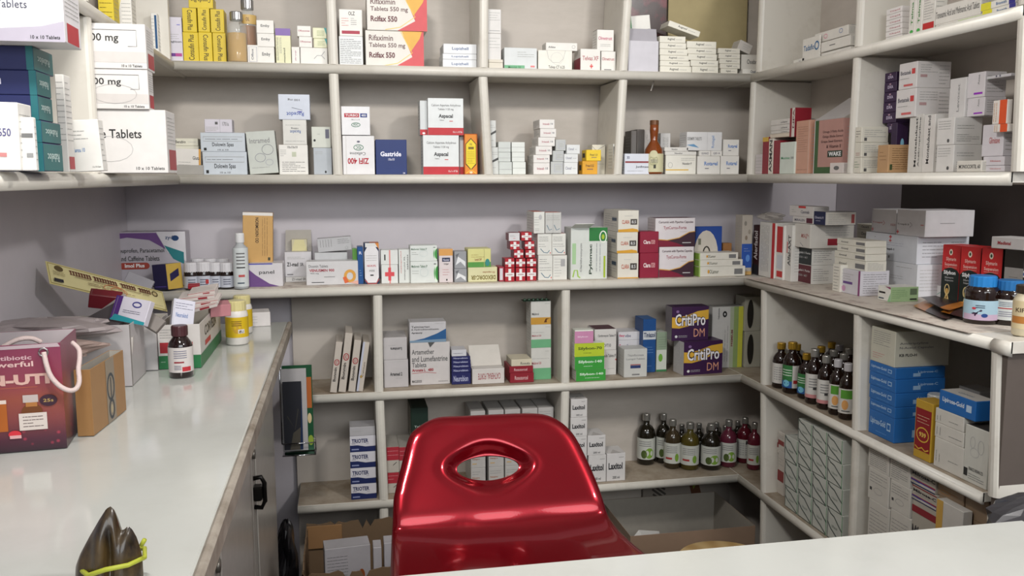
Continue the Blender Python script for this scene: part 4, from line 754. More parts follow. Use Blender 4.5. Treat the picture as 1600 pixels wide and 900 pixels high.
a_ = carton('big white carton with red stripe and vertical print, right wing ledge', 1187, 1211, 349, z=Z, X=.845, d=.10, yaw=ry, base='#dcdad4', F=[l(.1, .1, .65, .95, 4, '#666', 90), r(.82, 0, 1, 1, '#c23434')])
carton('white carton with red panel above small red square, right wing ledge', 1213, 1225, 352, z=Z, X=.85, d=.10, yaw=ry, base='#e2dfda', F=[r(.1, .5, .85, .97, '#c23434'), r(.2, .05, .95, .16, '#c83a3a'), r(.2, .2, .9, .45, '#cfd2d8')])
carton('white carton with vertical red and black name, right wing ledge', 1227, 1238, 352, z=Z, X=.856, d=.10, yaw=ry, base='#dedcd6', F=[t('Alfal-AXT', .45, .28, .85, .82, '#444', 90, .02), r(.3, .5, .4, .7, '#c55')])
bag('crumpled clear polythene bag draped over cartons at the ledge corner', (on_x(1205, 350, .88).x, on_x(1205, 350, .88).y, a_.top+.016), .03, .06, .014, '#cfc9c0', .25, .55, 3)
tg = [t('Trigulol-1 Forte', .08, .58, .92, .74, '#ddd'), t('2/500 + MET', .25, .35, .78, .46, '#aaa')]
g1 = carton('white carton with maroon name panel, lowest of three, right wing ledge', 1241, 1267, 415, z=Z, X=.88, xs=1306, yaw=ry, F=[r(0, .03, 1, .97, '#5a1c28')]+tg, R=[l(.08, .15, .7, .85, 6, '#777')], base='#d8d6d0')
g2 = carton('white carton with black name panel, middle of three, right wing ledge', 1242, 1268, 388, on=g1, X=.88, xs=1307, yaw=ry, F=[r(0, 0, 1, .97, '#22282a')]+tg, R=[l(.08, .15, .8, .85, 6, '#777')], base='#d8d6d0')
g3_ = carton('large open topped white carton with red arrow name, right wing ledge', 1241, 1266, 351, z=g2.top+.0005, X=.865, xs=1334, yaw=ry, F=[t('IMOX-C', .45, .42, .75, .58, '#b8524a'), s([(.75, .38), (.8, .6), (.9, .5)], .03, '#b84a3a'), s([(.4, .2), (.6, .05)], .02, '#556')], R=[r(.4, .12, .8, .4, '#8e2430'), l(.35, .5, .9, .9, 4)], base='#d2cec6')
h1 = carton('long white carton with dark navy end, top of right wing ledge pile', 1271, 1289, 331, z=g3_.top+.0005, X=.875, xs=1337, yaw=ry, F=[t('Olmetrix H', .1, .45, .85, .65, '#ccd'), r(.2, .28, .6, .33, '#99a')], R=[l(.1, .1, .7, .85, 6), r(.85, .15, .95, .8, '#a55')], base='#23284a', fm={'R': '#cfcbc2', 'T': '#b8b4ae'})
h2 = stack('small white carton with red corner', 'of two left of the navy ended carton', [(1238, 1270, 340), (1233, 1270, 323)], z=g3_.top+.0005, X=.875, d=.05, yaw=ry, Fs=[[t('MIRALEN', .1, .3, .6, .65, '#556'), r(.68, .1, .97, .85, '#5c2434')], [l(.1, .3, .3, .7, 2), t('Canmab', .5, .3, .85, .6, '#667'), r(.4, .8, .7, 1, '#c44')]], base='#d8d4d0')
# flats in front
lo = carton('small white carton with stacked print edges, foot of flat pile, right ledge', 1301, 1313, 414, z=Z, X=.865, d=.05, yaw=ry, F=[l(.15, .05, .8, .95, 8, '#555')], base='#e0ddd2')
stack('flat white carton with black name', 'of four on right wing ledge', [(1303, 1352, 409), (1303, 1352, 398), (1307, 1352, 387), (1307, 1352, 377)], z=Z+.062, X=.885, d=.06, yaw=ry, F=[t('Amaval', .15, .35, .4, .65, '#555'), r(.68, .25, .97, .7, '#777')], base='#dcd9cc')
carton('pale carton propping the flat cartons from below, right wing ledge', 1315, 1352, 422, z=Z, X=.965, d=.06, yaw=ry, F=[l(.1, .1, .9, .9, 4)], base='#d2cfc4', side=None, h=.059)
carton('white carton with purple edge and printed side, front of right wing ledge', 1313.5, 1343, 424, yb=463, z=Z, X=None, xs=1388, yaw=ry, F=[l(.1, .55, .7, .85, 3), r(.1, .4, .6, .5, '#6a4a8c'), r(.9, 0, 1, 1, '#8a4a78'), e(.15, .2, .1, .12, '#c9b')], R=[l(.1, .08, .9, .9, 9, '#777')], base='#d2d0d6')
stack('flat white carton with black name', 'of three between the piles', [(1338, 1356, 372), (1338, 1362, 360), (1338, 1362, 351)], z=Z+.12, X=1.10, d=.05, yaw=ry, F=[t('Oxcarb', .3, .3, .8, .7, '#555')], base='#d8d4c4')
carton('pale tall carton standing behind the flat cartons, right wing ledge', 1338, 1362, 376, z=Z, X=1.105, d=.05, yaw=ry, F=[l(.2, .1, .8, .9, 10)], base='#ccc8ba', side=None, h=.118)
t1 = carton('large white carton at the bottom of the big white pile, right ledge', 1350, 1433, 414, z=Z, X=1.0, xs=1472, yaw=ry, F=[l(.62, .82, .9, .9, 1), l(.3, .45, .75, .6, 2, '#aaa')], base='#d4d6da')
t2 = carton('large white carton with black name and red logo, big white pile', 1352, 1433, 370, on=t1, X=1.0, d=.15, yaw=ry, F=[t('Trispil-1', .38, .38, .58, .48, '#222', 0, .03), l(.25, .55, .75, .72, 2, '#aab')]+cross(.5, .9, .025, .07, '#c55')+cross(.5, .76, .025, .05, '#c55')+[r(.48, .1, .5, .2, '#666'), e(.2, .85, .01, .01, '#444')], R=[l(.1, .2, .5, .85, 5, '#555'), l(.65, .7, .9, .85, 1, '#555')], base='#cdd0d6')
carton('white carton with red chevron, upper left of the big white pile', 1362, 1400, 328, on=t2, X=1.01, d=.09, yaw=ry, F=[t('Trispil', .03, .38, .45, .46, '#c77'), s([(.48, .52), (.56, .42), (.48, .33)], .02, '#c55'), t('XXX', .78, .33, 1, .42, '#a66')]+cross(.06, .12, .04, .08, '#c77'), base='#d0ced0')
carton('white carton with black chevron, upper right of the big white pile', 1401, 1446, 329, on=t2, X=1.0, d=.14, yaw=ry, F=[t('Trispil-2', .03, .38, .45, .46, '#555'), s([(.48, .52), (.56, .42), (.48, .33)], .02, '#777'), r(.85, .42, .95, .46, '#c88')]+cross(.06, .12, .04, .08, '#c55'), R=[r(.3, .5, .6, .52, '#888')], base='#d0ced0')
carton('small green and white carton at front edge of right wing ledge', 1371, 1391, 449, z=Z, X=.885, xs=1434, yaw=ry, F=[r(.1, .5, .6, .62, '#222'), r(.1, .12, .5, .2, '#345'), p([(.55, 1), (1, 1), (1, .85)], '#8a3a64'), p([(.8, 0), (1, 0), (1, .6)], '#8cc08c')], R=[r(0, 0, 1, 1, '#93ac80'), l(.05, .2, .6, .85, 5, '#6a8a5c'), r(.7, .45, .95, .88, '#5a6a50'), r(.7, .1, .95, .2, '#222')], base='#e0e0d8')
carton('small white violet carton beside the red black cartons, right ledge', 1448, 1470, 447, z=Z, X=1.06, d=.04, yaw=ry, F=[p([(0, 1), (.5, 1), (.3, .85), (0, .8)], '#7a4a8c'), r(.2, .25, .6, .35, '#447'), s([(.6, .1), (1, .5)], .05, '#7ab0a0')], base='#d8d8d8')
mb = MB(); 
pA, pB = on_x(1404, 390, 1.19), on_x(1700, 395, 1.19)
chamfer(mb, 1.188, max(-1.0, min(pB.y, pA.y)), ZA+.002, 1.200, pA.y, ZA+.30, mat('#433c39', .6, name='dark_board'), .002); o = mb.build('board'); tag(o, 'dark brown board leaning behind the goods on right wing ledge', 'board')
slF = [r(0, 0, 1, 1, '#c02a2c'), p([(0, 0), (1, 0), (1, .5), (.85, .56), (.5, .6), (.15, .56), (0, .5)], '#1d2522'), e(.47, .87, .1, .055, '#e6d8c8'), e(.47, .87, .05, .03, '#2c4a34'), t('Silymarin', .22, .7, .78, .78, '#ecc4bc'), t('Suspension', .15, .61, .85, .68, '#ecc4bc'), r(.15, .595, .85, .602, '#e0a89c'), t('Silybon', .12, .45, .8, .54, '#eee', 0, .03), t('Silymarin', .2, .39, .7, .43, '#bbb'), t('Suspension', .22, .34, .7, .38, '#bbb'), rings(.37, .2, .13, .09, .05, '#d4c08c'), e(.37, .17, .08, .05, '#c8a058'), p([(.25, .02), (.5, .02), (.42, .13), (.32, .13)], '#d4b878'), r(.34, .03, .4, .08, '#5a3a1c')]
for i, (a_, b_, y_) in enumerate(((1473, 1500.5, 384), (1501.5, 1532, 387), (1534, 1566, 389))):
    carton(f'red and black tall carton with ribbon emblem, {["left", "middle", "right"][i]} of three on the right ledge', a_, b_, y_, z=Z, X=1.05, d=.06, yaw=-80, F=slF, base='#c02a2c', side=None, h=None, fm={'R': '#1d2522'}, group='red and black cartons on the right wing ledge')
sg = carton('dark carton with grey label beyond the red black cartons', 1569, 1600, 392, z=Z, X=1.05, d=.06, yaw=-80, F=[r(.05, 0, 1, .72, '#8a8784'), l(.3, .3, .8, .6, 3, '#555')], base='#26221f')
carton('small white carton with red name lying above the dark grey carton', 1548, 1600, 373, on=sg, X=1.05, d=.06, yaw=-80, F=[t('Medistal', .2, .35, .6, .65, '#b04048', 0, .03)], base='#dcd8d6')
# sachets
for i, (pts, dz, lab) in enumerate((([(1427, 478), (1452, 466), (1500, 487), (1478, 500)], .004, 'orange and black sachet lying lowest at left on the right ledge'),
      ([(1470, 487), (1500, 470), (1520, 478), (1508, 497)], .009, 'orange sachet lying under the dark one, right ledge'),
      ([(1438, 464), (1462, 462), (1512, 476), (1480, 486)], .014, 'dark sachet with orange tip on top of the others, right ledge'))):
    P = [on_z(x, y, Z+dz) for x, y in pts]; cx = sum((q for q in P), Vector())/4; mb = MB(); vs = []; fs = []; n = 8
    def bl(u, v): return P[0]*(1-u)*(1-v)+P[1]*u*(1-v)+P[2]*u*v+P[3]*(1-u)*v
    for sgn in (1, -1):
        o0 = len(vs)
        for i2 in range(n+1):
            for j in range(n+1):
                u, v = i2/n, j/n; q = bl(u, v); q.z += sgn*.0022*math.sin(math.pi*u)*math.sin(math.pi*v); vs.append(q)
        for i2 in range(n):
            for j in range(n):
                k = o0+i2*(n+1)+j; fs.append((k, k+1, k+n+2, k+n+1))
    half = len(fs)//2
    dark, org = mat('#2a2420', .3, name='sachet_black'), mat('#c47c2c', .3, name='sachet_orange')
    mb.add(vs, [f for q, f in enumerate(fs) if (q % n) < (3 if i < 2 else 6)], dark if i == 2 else org, True)
    mb.add(vs, [f for q, f in enumerate(fs) if (q % n) >= (3 if i < 2 else 6)], org if i == 2 else dark, True)
    o = mb.build('sachet'); fix(o); tag(o, lab, 'sachet', 'sachets on the right wing ledge')
lining_r = MB(); chamfer(lining_r, .775, -1.0, ZA+.0002, 1.1, -.02, ZA+.0012, PAPER, .0002); tag(lining_r.build('lining_paper'), 'printed paper lining along the right wing ledge', 'paper')
# ================================================================== bottles
GL_AMB = mat('#1c0d08', .12, coat=.6, noise=0, name='amber_glass'); GL_CLR = mat('#d8dcd8', .05, noise=0, name='clear_glass', alpha=.25)
GL_BRN = mat('#7a3c14', .1, coat=.6, noise=0, name='brown_glass'); GL_GRN = mat('#1e1a12', .12, coat=.6, noise=0, name='dark_glass')
def bottle(label, xc, yb, yt, z, rpx, glass=GL_AMB, cap='#b9b7b0', capm=.7, lab='#d8d6d0', labs=(.12, .58), art=None, kind='syrup', Y=None, X=None, capw=.42, group=None, pos=None, caph=.12, rot=0, liquid=None, parts=True, H=None, R=None):
    if pos is None:
        if Y is not None: A = on_y(xc, yb, Y)
        elif X is not None: A = on_x(xc, yb, X)
        else: A = on_z(xc, yb, z)
        if Y is None and X is None:
            if z < ZA+.01 and z > ZC-.01 and A.y > -.02 and A.x < .78: A = on_y(xc, yb, min(max(A.y, .03), .166 if yb < 715 else .112))
    else: A = Vector((pos[0], pos[1], z))
    A.z = z
    dd = math.hypot(A.x-EYE.x, A.y-EYE.y)
    if R is None: R = rpx*dd/F_PX*1.02
    if H is None:
        dr = ray(xc, yt); H = EYE.z+dr.z*dd/math.hypot(dr.x, dr.y)-z
    E = bpy.data.objects.new(kind+'_bottle', None); COL.objects.link(E); E.location = A; tag(E, label, 'bottle' if kind != 'jar' else 'jar', group)
    if kind == 'jar': E.name = 'pill_jar'
    cw = R*capw; hc = H*caph
    if kind == 'syrup': prof = [(R*.88, .0005), (R, H*.03), (R, H*.60), (R*.93, H*.67), (R*.7, H*.745), (cw*.85, H*.79), (cw*.82, H*(1-caph)), (cw*.82, H*(1-caph*.2))]
    elif kind == 'jar': prof = [(R*.92, .0005), (R, H*.04), (R, H*.62), (R*.9, H*.7), (cw*.9, H*.73), (cw*.9, H*.97)]
    elif kind == 'flask': prof = [(R*.95, .0005), (R, H*.03), (R, H*.36), (R*.92, H*.46), (R*.62, H*.55), (R*.38, H*.62), (R*.42, H*.72), (R*.46, H*.8), (R*.46, H*.97)]
    else: prof = [(R*.9, .0005), (R, H*.03), (R, H*.66), (R*.94, H*.74), (cw*.9, H*.8), (cw*.9, H*.97)]
    mb = MB(); lathe(mb, prof, glass); b_ = mb.build('bottle_body', E); fix(b_)
    if liquid:
        mb = MB(); lathe(mb, [(R*.9, .003), (R*.93, H*.05), (R*.93, H*liquid[1]), (R*.5, H*liquid[1]+.001)], mat(liquid[0], .15, name='liquid')); fix(mb.build('liquid', E))
    mb = MB(); z0 = H*(1-caph); cm = mat(cap, .3, metal=capm, noise=.02, name='bottle_cap')
    ng = 36; vs = []; fs = []
    lv = [(0, z0), (cw*.98, z0), (cw, z0+hc*.12), (cw, z0+hc*.9), (cw*.93, H), (0, H)]
    for ri, (rr, zz_) in enumerate(lv):
        for k in range(ng):
            a_ = 2*math.pi*k/ng; q = rr*(1+(.03 if (k % 2 and ri in (2, 3)) else 0)); vs.append((q*math.cos(a_), q*math.sin(a_), zz_))
    for i in range(len(lv)-1):
        for k in range(ng): fs.append((i*ng+k, i*ng+(k+1) % ng, (i+1)*ng+(k+1) % ng, (i+1)*ng+k))
    mb.add(vs, fs, cm, False); fix(mb.build('cap', E))
    if lab:
        mb = MB(); zl, zh = H*labs[0], H*labs[1]; n = 28; Rl = R+.0004
        fa = math.atan2(EYE.y-A.y, EYE.x-A.x)+rot
        span = math.radians(230)
        def lp(u, v, rr=Rl): a_ = fa-span/2+span*u; return (rr*math.cos(a_), rr*math.sin(a_), zl+(zh-zl)*v)
        vs = [lp(k/n, v) for k in range(n+1) for v in (0, 1)]
        mb.add(vs, [(2*k, 2*k+2, 2*k+3, 2*k+1) for k in range(n)], mat(lab, .45), True)
        zz_ = .0002
        for a in (art or []):
            zz_ += .00012
            if a[0] == 'p':
                us = [q[0] for q in a[1]]; vv = [q[1] for q in a[1]]
                if len(a[1]) == 4:
                    k0, k1 = min(us), max(us); m_ = max(2, int((k1-k0)*20)); vs = []
                    for k in range(m_+1):
                        for v in (min(vv), max(vv)): vs.append(lp(k0+(k1-k0)*k/m_, v, Rl+zz_))
                    mb.add(vs, [(2*k, 2*k+2, 2*k+3, 2*k+1) for k in range(m_)], mat(a[2], .45), True)
                else:
                    c0 = (sum(us)/len(us), sum(vv)/len(vv)); vs = [lp(*c0, Rl+zz_)]+[lp(u, v, Rl+zz_) for u, v in a[1]]
                    mb.add(vs, [(0, k, k+1) for k in range(1, len(us))], mat(a[2], .45), True)
            elif a[0] == 't':
                vs_, fs_ = text_mesh(a[1], a[8]); o_ = []
                for x, y in vs_:
                    if a[7] == 90: x, y = 1-y, x
                    o_.append(lp(a[2]+(a[4]-a[2])*x, a[3]+(a[5]-a[3])*y, Rl+zz_))
                mb.add(o_, fs_, mat(a[6], .45))
            elif a[0] == 'l':
                for i in range(a[5]):
                    q = a[2]+(a[4]-a[2])*(i+.5)/a[5]; hh = .18*(a[4]-a[2])/a[5]; vs = [lp(a[1]+(a[3]-a[1])*k/4, v, Rl+zz_) for k in range(5) for v in (q-hh, q+hh)]
                    mb.add(vs, [(2*k, 2*k+2, 2*k+3, 2*k+1) for k in range(4)], mat(a[6], .45))
        mb.build('bottle_label', E)
    return E
# top row: two clear bottles with silver caps
ZE1 = ZE+.0004
bottle('clear bottle of yellow liquid with silver cap, front of two, top row', 371.5, 89, 19, ZE1, 14, GL_CLR, '#b0b0b0', .8, None, kind='round', Y=.035, capw=.62, caph=.17, liquid=('#c99a28', .58), group=None)
bottle('taller clear bottle of amber liquid with silver cap, behind another, top row', 389, 85, 0, ZE1, 12, GL_CLR, '#b0b0b0', .8, '#c8a868', (.62, .76), [t('OIL', .45, .3, .55, .7, '#5a3010')], kind='round', Y=.09, capw=.72, caph=.15, liquid=('#a8661c', .6))
bottle('amber glass bottle with rounded shoulders and arched cream label, middle row', 1021, 266, 188, ZD+.0004, 14.2, GL_BRN, '#6e4a32', .2, '#cdc9a4', (.04, .38), [e(.5, .62, .12, .28, '#b0ae88'), l(.42, .5, .6, .7, 2, '#666'), r(.5, .2, .56, .4, '#3a3a30'), e(.5, 0.98, .1, .2, '#cdc9a4')], kind='flask', Y=.03, capw=.46, caph=.09)
# ledge jars
JL = [r(.3, .1, .7, .9, '#c9c9cc'), l(.35, .2, .65, .8, 3, '#667')]
for i, (xc, rp, yb_, yt_, y_, lab) in enumerate(((300, 10.5, 446, 410, None, 'first from left in front row'), (319, 11, 446, 409, None, 'second from left in front row'), (337, 7.5, 444, 410, None, 'third from left in front row'), (355, 10.6, 447, 410, None, 'rightmost in the front row'),
      (310, 9.5, 0, 404, .1, 'left one in the back row'), (330, 9.5, 0, 404, .1, 'middle one in the back row'), (349, 9.5, 0, 404, .1, 'right one in the back row'))):
    bottle(f'small dark white-lidded jar, {lab} on ledge', xc, yb_ or 440, yt_, ZA+.0016, rp, GL_AMB, '#cfcdd0', 0, '#b9bcc6', (.06, .5), [l(.38, .2, .62, .8, 3, '#556')]+([r(.55, .35, .65, .7, '#a33')] if i == 1 else []), kind='jar', Y=(y_ if y_ else .035), capw=.94, caph=.4, group='small dark jars with white lids', R=None if i != 2 else .017)
bottle('slim clear bottle with white cap and printed label at left ledge', 377.5, 447, 364, ZA+.0016, 10.8, mat('#c4c8ca', .15, trans=.3, noise=0, name='frosted_plastic'), '#d8d8d8', 0, '#cdd2d2', (.05, .74), [l(.36, .55, .64, .9, 4, '#666'), r(.36, .48, .64, .51, '#222'), r(.42, .25, .62, .31, '#b55'), s([(.4, .1), (.6, .1)], .1, '#345'), r(.38, .08, .6, .11, '#345')], kind='round', Y=.015, capw=.58, caph=.17)
# right wing ledge bottles
ZB1 = ZA+.0016
bottle('dark bottle with blue cap and pale blue pink label, right wing ledge', 1532, 500, 430, ZB1, 21.5, GL_AMB, '#2a7cc0', 0, '#a9c8d8', (.09, .5), [r(.2, 0, .8, .3, '#c8b0c8'), p([(.36, .35), (.42, .2), (.52, .5), (.5, .55), (.42, .3), (.38, .4)], '#3a2440'), e(.55, .25, .045, .1, '#2c4a8c'), l(.42, .6, .55, .8, 2, '#456'), e(.4, .6, .03, .06, '#c4404a')], kind='round', X=.885, capw=.78, caph=.26)
bottle('dark bottle with blue cap and white red line label, right wing ledge', 1575, 499, 437, ZB1, 20, GL_AMB, '#2a6aa4', 0, '#cfd4d2', (.12, .58), [r(.3, .55, .7, .6, '#a33'), l(.35, .65, .65, .9, 3, '#678'), l(.35, .15, .6, .45, 3, '#889')], kind='round', X=.93, capw=.8, caph=.25)
bottle('cream bottle with dark cap cut by the right edge, right wing ledge', 1602, 506, 445, ZB1, 16, mat('#d8cdb0', .4, name='cream_plastic'), '#3a3028', 0, '#d8c8a0', (.15, .7), [r(.2, .2, .8, .45, '#b87a3c'), t('KIPTI', .3, .6, .6, .75, '#543')], kind='round', X=.86, capw=.85, caph=.16)
carton('small white blue carton above blue capped bottles at right edge', 1593, 1604, 424, z=ZA+.085, X=1.05, d=.05, yaw=-90, F=[r(0, .3, 1, .7, '#3a5aa0')], base='#e0e0e0')
# B level right wing bottles
gb = 'syrup bottles in the right wing bay under the ledge'
gL = [r(.15, .3, .52, 1, '#3a7a44'), r(.15, 0, .52, .3, '#2a5a9c'), l(.2, .5, .5, .85, 3, '#cfe0cf'), r(.55, .2, .75, .35, '#a33'), e(.35, .2, .1, .15, '#7ac0d8')]
wL = [l(.3, .15, .65, .85, 6, '#999'), r(.55, .75, .65, .95, '#333')]
pL = [r(.2, 0, .8, .15, '#c98a8a'), l(.35, .4, .65, .85, 4, '#888'), r(.48, .35, .58, .45, '#444')]
oL2 = [p([(.3, .95), (.7, .95), (.7, .6), (.5, .7)], '#5a9a3a'), e(.45, .35, .1, .2, '#d9a060'), l(.35, .05, .6, .15, 1, '#444')]
front = [(1219, 598, 535, 12.2, 'gold cap and fine white label, leftmost', '#c8a03c', wL), (1236, 607, 534, 13, 'gold cap and green blue label, front', '#c8a03c', gL), (1271, 613, 545, 12, 'silver cap and pink foot label', '#b8b6b0', pL),
         (1289, 619, 555, 11.7, 'silver cap and beige label', '#b8b6b0', pL), (1307, 629, 561, 11.5, 'white cap and green arc label', '#c8c6ca', oL2), (1322, 647, 567, 11.5, 'white cap, nearest the divider', '#c8c6ca', oL2)]
for xc, yb_, yt_, rp, dsc, cp, art in front:
    bottle(f'dark syrup bottle with {dsc}, right wing', xc, yb_, yt_, ZB+.0005, rp, GL_AMB, cp, .75 if cp != '#c8c6ca' else .1, '#d2d0ca', (.12, .56), art, group=gb, caph=.14, capw=.5, X=.822)
back = [(1259, 533, 12, 'green blue label, gold cap', '#c8a03c', gL, .83), (1243, 530, 10, 'gold cap, half hidden at the left', '#c8a03c', wL, .873), (1281, 531, 10, 'gold cap, tallest behind', '#c8a03c', wL, .925), (1297, 536, 10, 'gold cap, beside the tallest', '#c8a03c', wL, .99), (1309, 543, 9.5, 'white cap, in the back row', '#c8c6ca', wL, .99), (1301, 549, 10, 'silver cap, in the second row', '#b8b6b0', wL, .93), (1325, 548, 9, 'silver cap, back row by the divider', '#b8b6b0', wL, .99), (1317, 556, 9, 'silver cap, second row by the divider', '#b8b6b0', wL, .93)]
for xc, yt_, rp, dsc, cp, art, X_ in back:
    bottle(f'dark syrup bottle with {dsc}, right wing', xc, 600, yt_+2, ZB+.0005, rp, GL_AMB, cp, .75, '#c8c6c0', (.12, .56), art, group=gb, caph=.14, capw=.5, X=X_, H=.128, R=.0225)
# C level back bottles
lim = [e(.6, .3, .12, .25, '#7aa03c'), e(.45, .25, .08, .2, '#4a5a2c'), l(.3, .6, .65, .9, 3, '#888')]
rdl = [r(.3, .2, .5, .3, '#a33a3a'), l(.3, .5, .65, .88, 4, '#888'), e(.64, .3, .06, .2, '#7aa03c')]
gc = 'syrup bottles in the lowest corner bay'
fr = [(1009, 712, 646, 14, 'leftmost, pale apple label', GL_GRN, lim), (1036, 706, 646, 11.5, 'second from the left, standing back', GL_GRN, lim), (1050, 723, 655, 13, 'third from the left, red bar label', mat('#3a3020', .15, coat=.4, noise=0, name='olive_glass'), rdl),
      (1077, 731, 660, 14.2, 'middle front, with olive liquid', mat('#4c4318', .15, coat=.4, noise=0, name='olive_liquid'), rdl), (1110, 731, 662, 15, 'front, with lime fruit label', GL_GRN, lim), (1137, 727, 656, 12.7, 'front, dark pink liquid and leaf label', mat('#5c2434', .15, coat=.4, noise=0, name='pink_liquid'), lim),
      (1162, 721, 652, 11.5, 'with red liquid, second from the right', mat('#561522', .15, coat=.4, noise=0, name='red_liquid'), wL), (1177, 732, 660, 10, 'rightmost, with pink red liquid', mat('#5c1c2a', .15, coat=.4, noise=0, name='red_liquid_pale'), rdl)]
for xc, yb_, yt_, rp, dsc, gl, art in fr:
    bottle(f'syrup bottle, {dsc}, lowest corner bay', xc, yb_, yt_, ZC+.0005, rp, gl, '#b0aea8', .8, '#c4c6be', (.12, .54), art, group=gc, caph=.13, capw=.42)
for xc, yt_, dsc in ((1066, 645, 'behind the third'), (1080, 652, 'behind the olive one'), (1093, 641, 'left in the far row'), (1108, 652, 'behind the lime label one'), (1120, 642, 'middle in the far row'), (1134, 650, 'behind the pink one'), (1138, 640, 'right of middle in far row'), (1153, 646, 'behind the red one'), (1166, 640, 'rightmost in the far row')):
    far = yt_ < 647
    A = on_y(xc, yt_, .168 if far else .125)
    bottle(f'dark syrup bottle {dsc}, lowest corner bay', xc, 700, yt_, ZC+.0005, 10, GL_GRN, '#a8a6a0', .8, '#a8aaa2', (.12, .54), wL, group=gc, caph=.13, capw=.42, pos=(A.x, A.y), H=.125, R=.0205)

# ================================================================== row under the ledge (ZB), back wall
Z = ZB+.0004
bF = [t('Bonmin', .2, .22, .62, .5, '#3a3432', 90, .03), rings(.5, .6, .34, .055, .12, '#a03038'), t('K2', .35, .57, .65, .63, '#a03038'), l(.7, .25, .85, .45, 1, '#999', 90)]
for i, (xl_, xr_, yt_, yb_, ln) in enumerate(((515.5, 526, 535, 615, 8), (528.5, 540, 521, 612, 8), (544, 555, 532, 614, 8), (557, 567, 535, 616, 9))):
    dsc = ['leftmost of the four leaning slim cartons', 'second and tallest of the four leaning slim cartons', 'third of the four leaning slim cartons', 'rightmost of the four leaning slim cartons, blue edged'][i]
    carton('slim off-white carton with red ring, '+dsc, xl_, xr_, yt_, yb=yb_, z=Z, Y=.012, d=.13, lean=ln, F=bF if i < 3 else [r(0, 0, .3, 1, '#b8bccc'), t('Calcium', .5, .3, .75, .6, '#5a4a34', 90), e(.4, .3, .2, .03, '#a88a4c')], base='#c0b7ac', group='slim cartons leaning like books')
aF = [t('Lumitera', .3, .42, .78, .55, '#333', 180, .03), l(.2, .62, .5, .68, 1)]
stack('white carton with black name', 'of the pair beside the lower divider', [(600, 638, 563), (599, 636, 528)], z=Z, Y=.045, d=.12, Fs=[[t('Artemed 2', .25, .42, .75, .55, '#333', 0, .03), l(.5, .3, .75, .36, 1)], aF], base='#bcb8b8', T=[l(.1, .1, .9, .9, 5, '#888')])
ar = carton('large white carton with grey antimalarial lettering and torn top', 641, 703, 536, z=Z, Y=.06, d=.09, F=[t('Artemether', .04, .72, .6, .84, '#555'), t('and Lumefantrine', .04, .55, .94, .68, '#555'), t('Tablets', .04, .42, .4, .53, '#555'), t('Aronate L', .04, .32, .38, .39, '#a03038', 0, .03), t('480', .44, .32, .58, .39, '#a03038', 0, .03), s([(.04, .28), (.4, .3), (.65, .27)], .01, '#b55'), t('MACLEODS', .04, .06, .28, .12, '#444'), l(.7, .05, .94, .1, 1, '#666'), p([(.45, 1), (.62, 1), (.5, .88)], '#555')], base='#cbc6c4')
carton('white carton with blue diagonal wave on the antimalarial carton', 640, 697, 504, on=ar, d=.07, F=[p([(.1, .1), (.4, .2), (.75, .42), (1, .65), (1, .1)], '#2a5a8c'), p([(0, .0), (1, .0), (1, .14), (0, .1)], '#7a93a8'), t('Telmisartan', .05, .72, .55, .82, '#444'), t('& Hydrochlorothiazide', .05, .58, .8, .68, '#444'), t('Aprenogy', .05, .42, .35, .52, '#333', 0, .03), l(.7, .9, .95, .94, 1)], base='#c4c2c4')
nv = stack('navy carton with white name', 'of the navy stack', [(706, 736, 583), (706, 736, 576), (706, 736, 569.5), (706, 735.5, 563), (706, 735, 557.5)], z=Z, Y=.045, d=.07, F=[t('Neurobion', .1, .25, .85, .75, '#b8bcd8')], base='#26285c', side=None)
carton('small white carton on the navy stack', 706, 729, 547, on=nv[-1], d=.06, F=[l(.1, .3, .9, .6, 1, '#667')], base='#cbcbd0')
ob = carton('open white carton with red print, raised lid behind, row under ledge', 738, 788, 577, z=Z, Y=.035, d=.07, F=[t('CATHERAL FORTE', .18, .3, .88, .7, '#a05058', 180)], base='#d2cdc8')
flap(ob, 'lid_flap', [(0.0, ob.d*.6, ob.h), (ob.w, ob.d*.6, ob.h), (ob.w*.98, ob.d+.02, ob.h+.055), (ob.w*.02, ob.d+.02, ob.h+.055)], mat('#cdc8c0', .5))
rc = stack('maroon carton with white name', 'of two under the pale one', [(797, 834, 583.5), (796, 833, 573)], z=Z, Y=.03, d=.09, F=[t('Rosutorcol', .2, .3, .75, .7, '#dcb8b8')], base='#8c2430', side=None)
carton('pale yellowish flat carton on the maroon pair', 799, 831, 562, on=rc[1], d=.08, F=[t('Rosuta', .45, .2, .9, .6, '#555')], base='#cfc7b0')
gs = [r(0, 0, 1, .36, '#6aa87c'), t('Malitrol 50', .04, .48, .5, .56, '#a33a48'), l(.04, .62, .9, .7, 1), l(.7, .86, .96, .92, 1)]
gt = stack('white carton', 'of three in the green footed tower', [(830, 861, 544), (830, 861, 507.5), (829.5, 860.5, 471)], z=Z, Y=.06, d=.07, Fs=[gs, gs, [r(0, 0, 1, .3, '#c09038'), t('Malitrol', .06, .4, .4, .5, '#333'), p([(.65, .08), (.75, .25), (.95, .25), (.8, .2), (.8, .08)], '#5a3010'), l(.7, .86, .96, .92, 1)]], base='#cbcac4', descs=['white green carton', 'white green carton', 'white carton with ochre foot'])
mb = MB(); g0 = gt[-1]
chamfer(mb, g0.P.x-.025, g0.P.y-.004, g0.top+.001, g0.P.x+.06, g0.P.y+.03, g0.top+.003, mat('#2c4a38', .25, metal=.5, name='blister_foil'), .0005)
for k in range(6): lathe(mb, [(.006, 0), (.005, .003), (.002, .005), (0.0005, .0055)], mat('#7c9a84', .15, metal=.6, name='blister_dome'), 10, g0.P.x-.017+k*.0135, g0.P.y+.012)
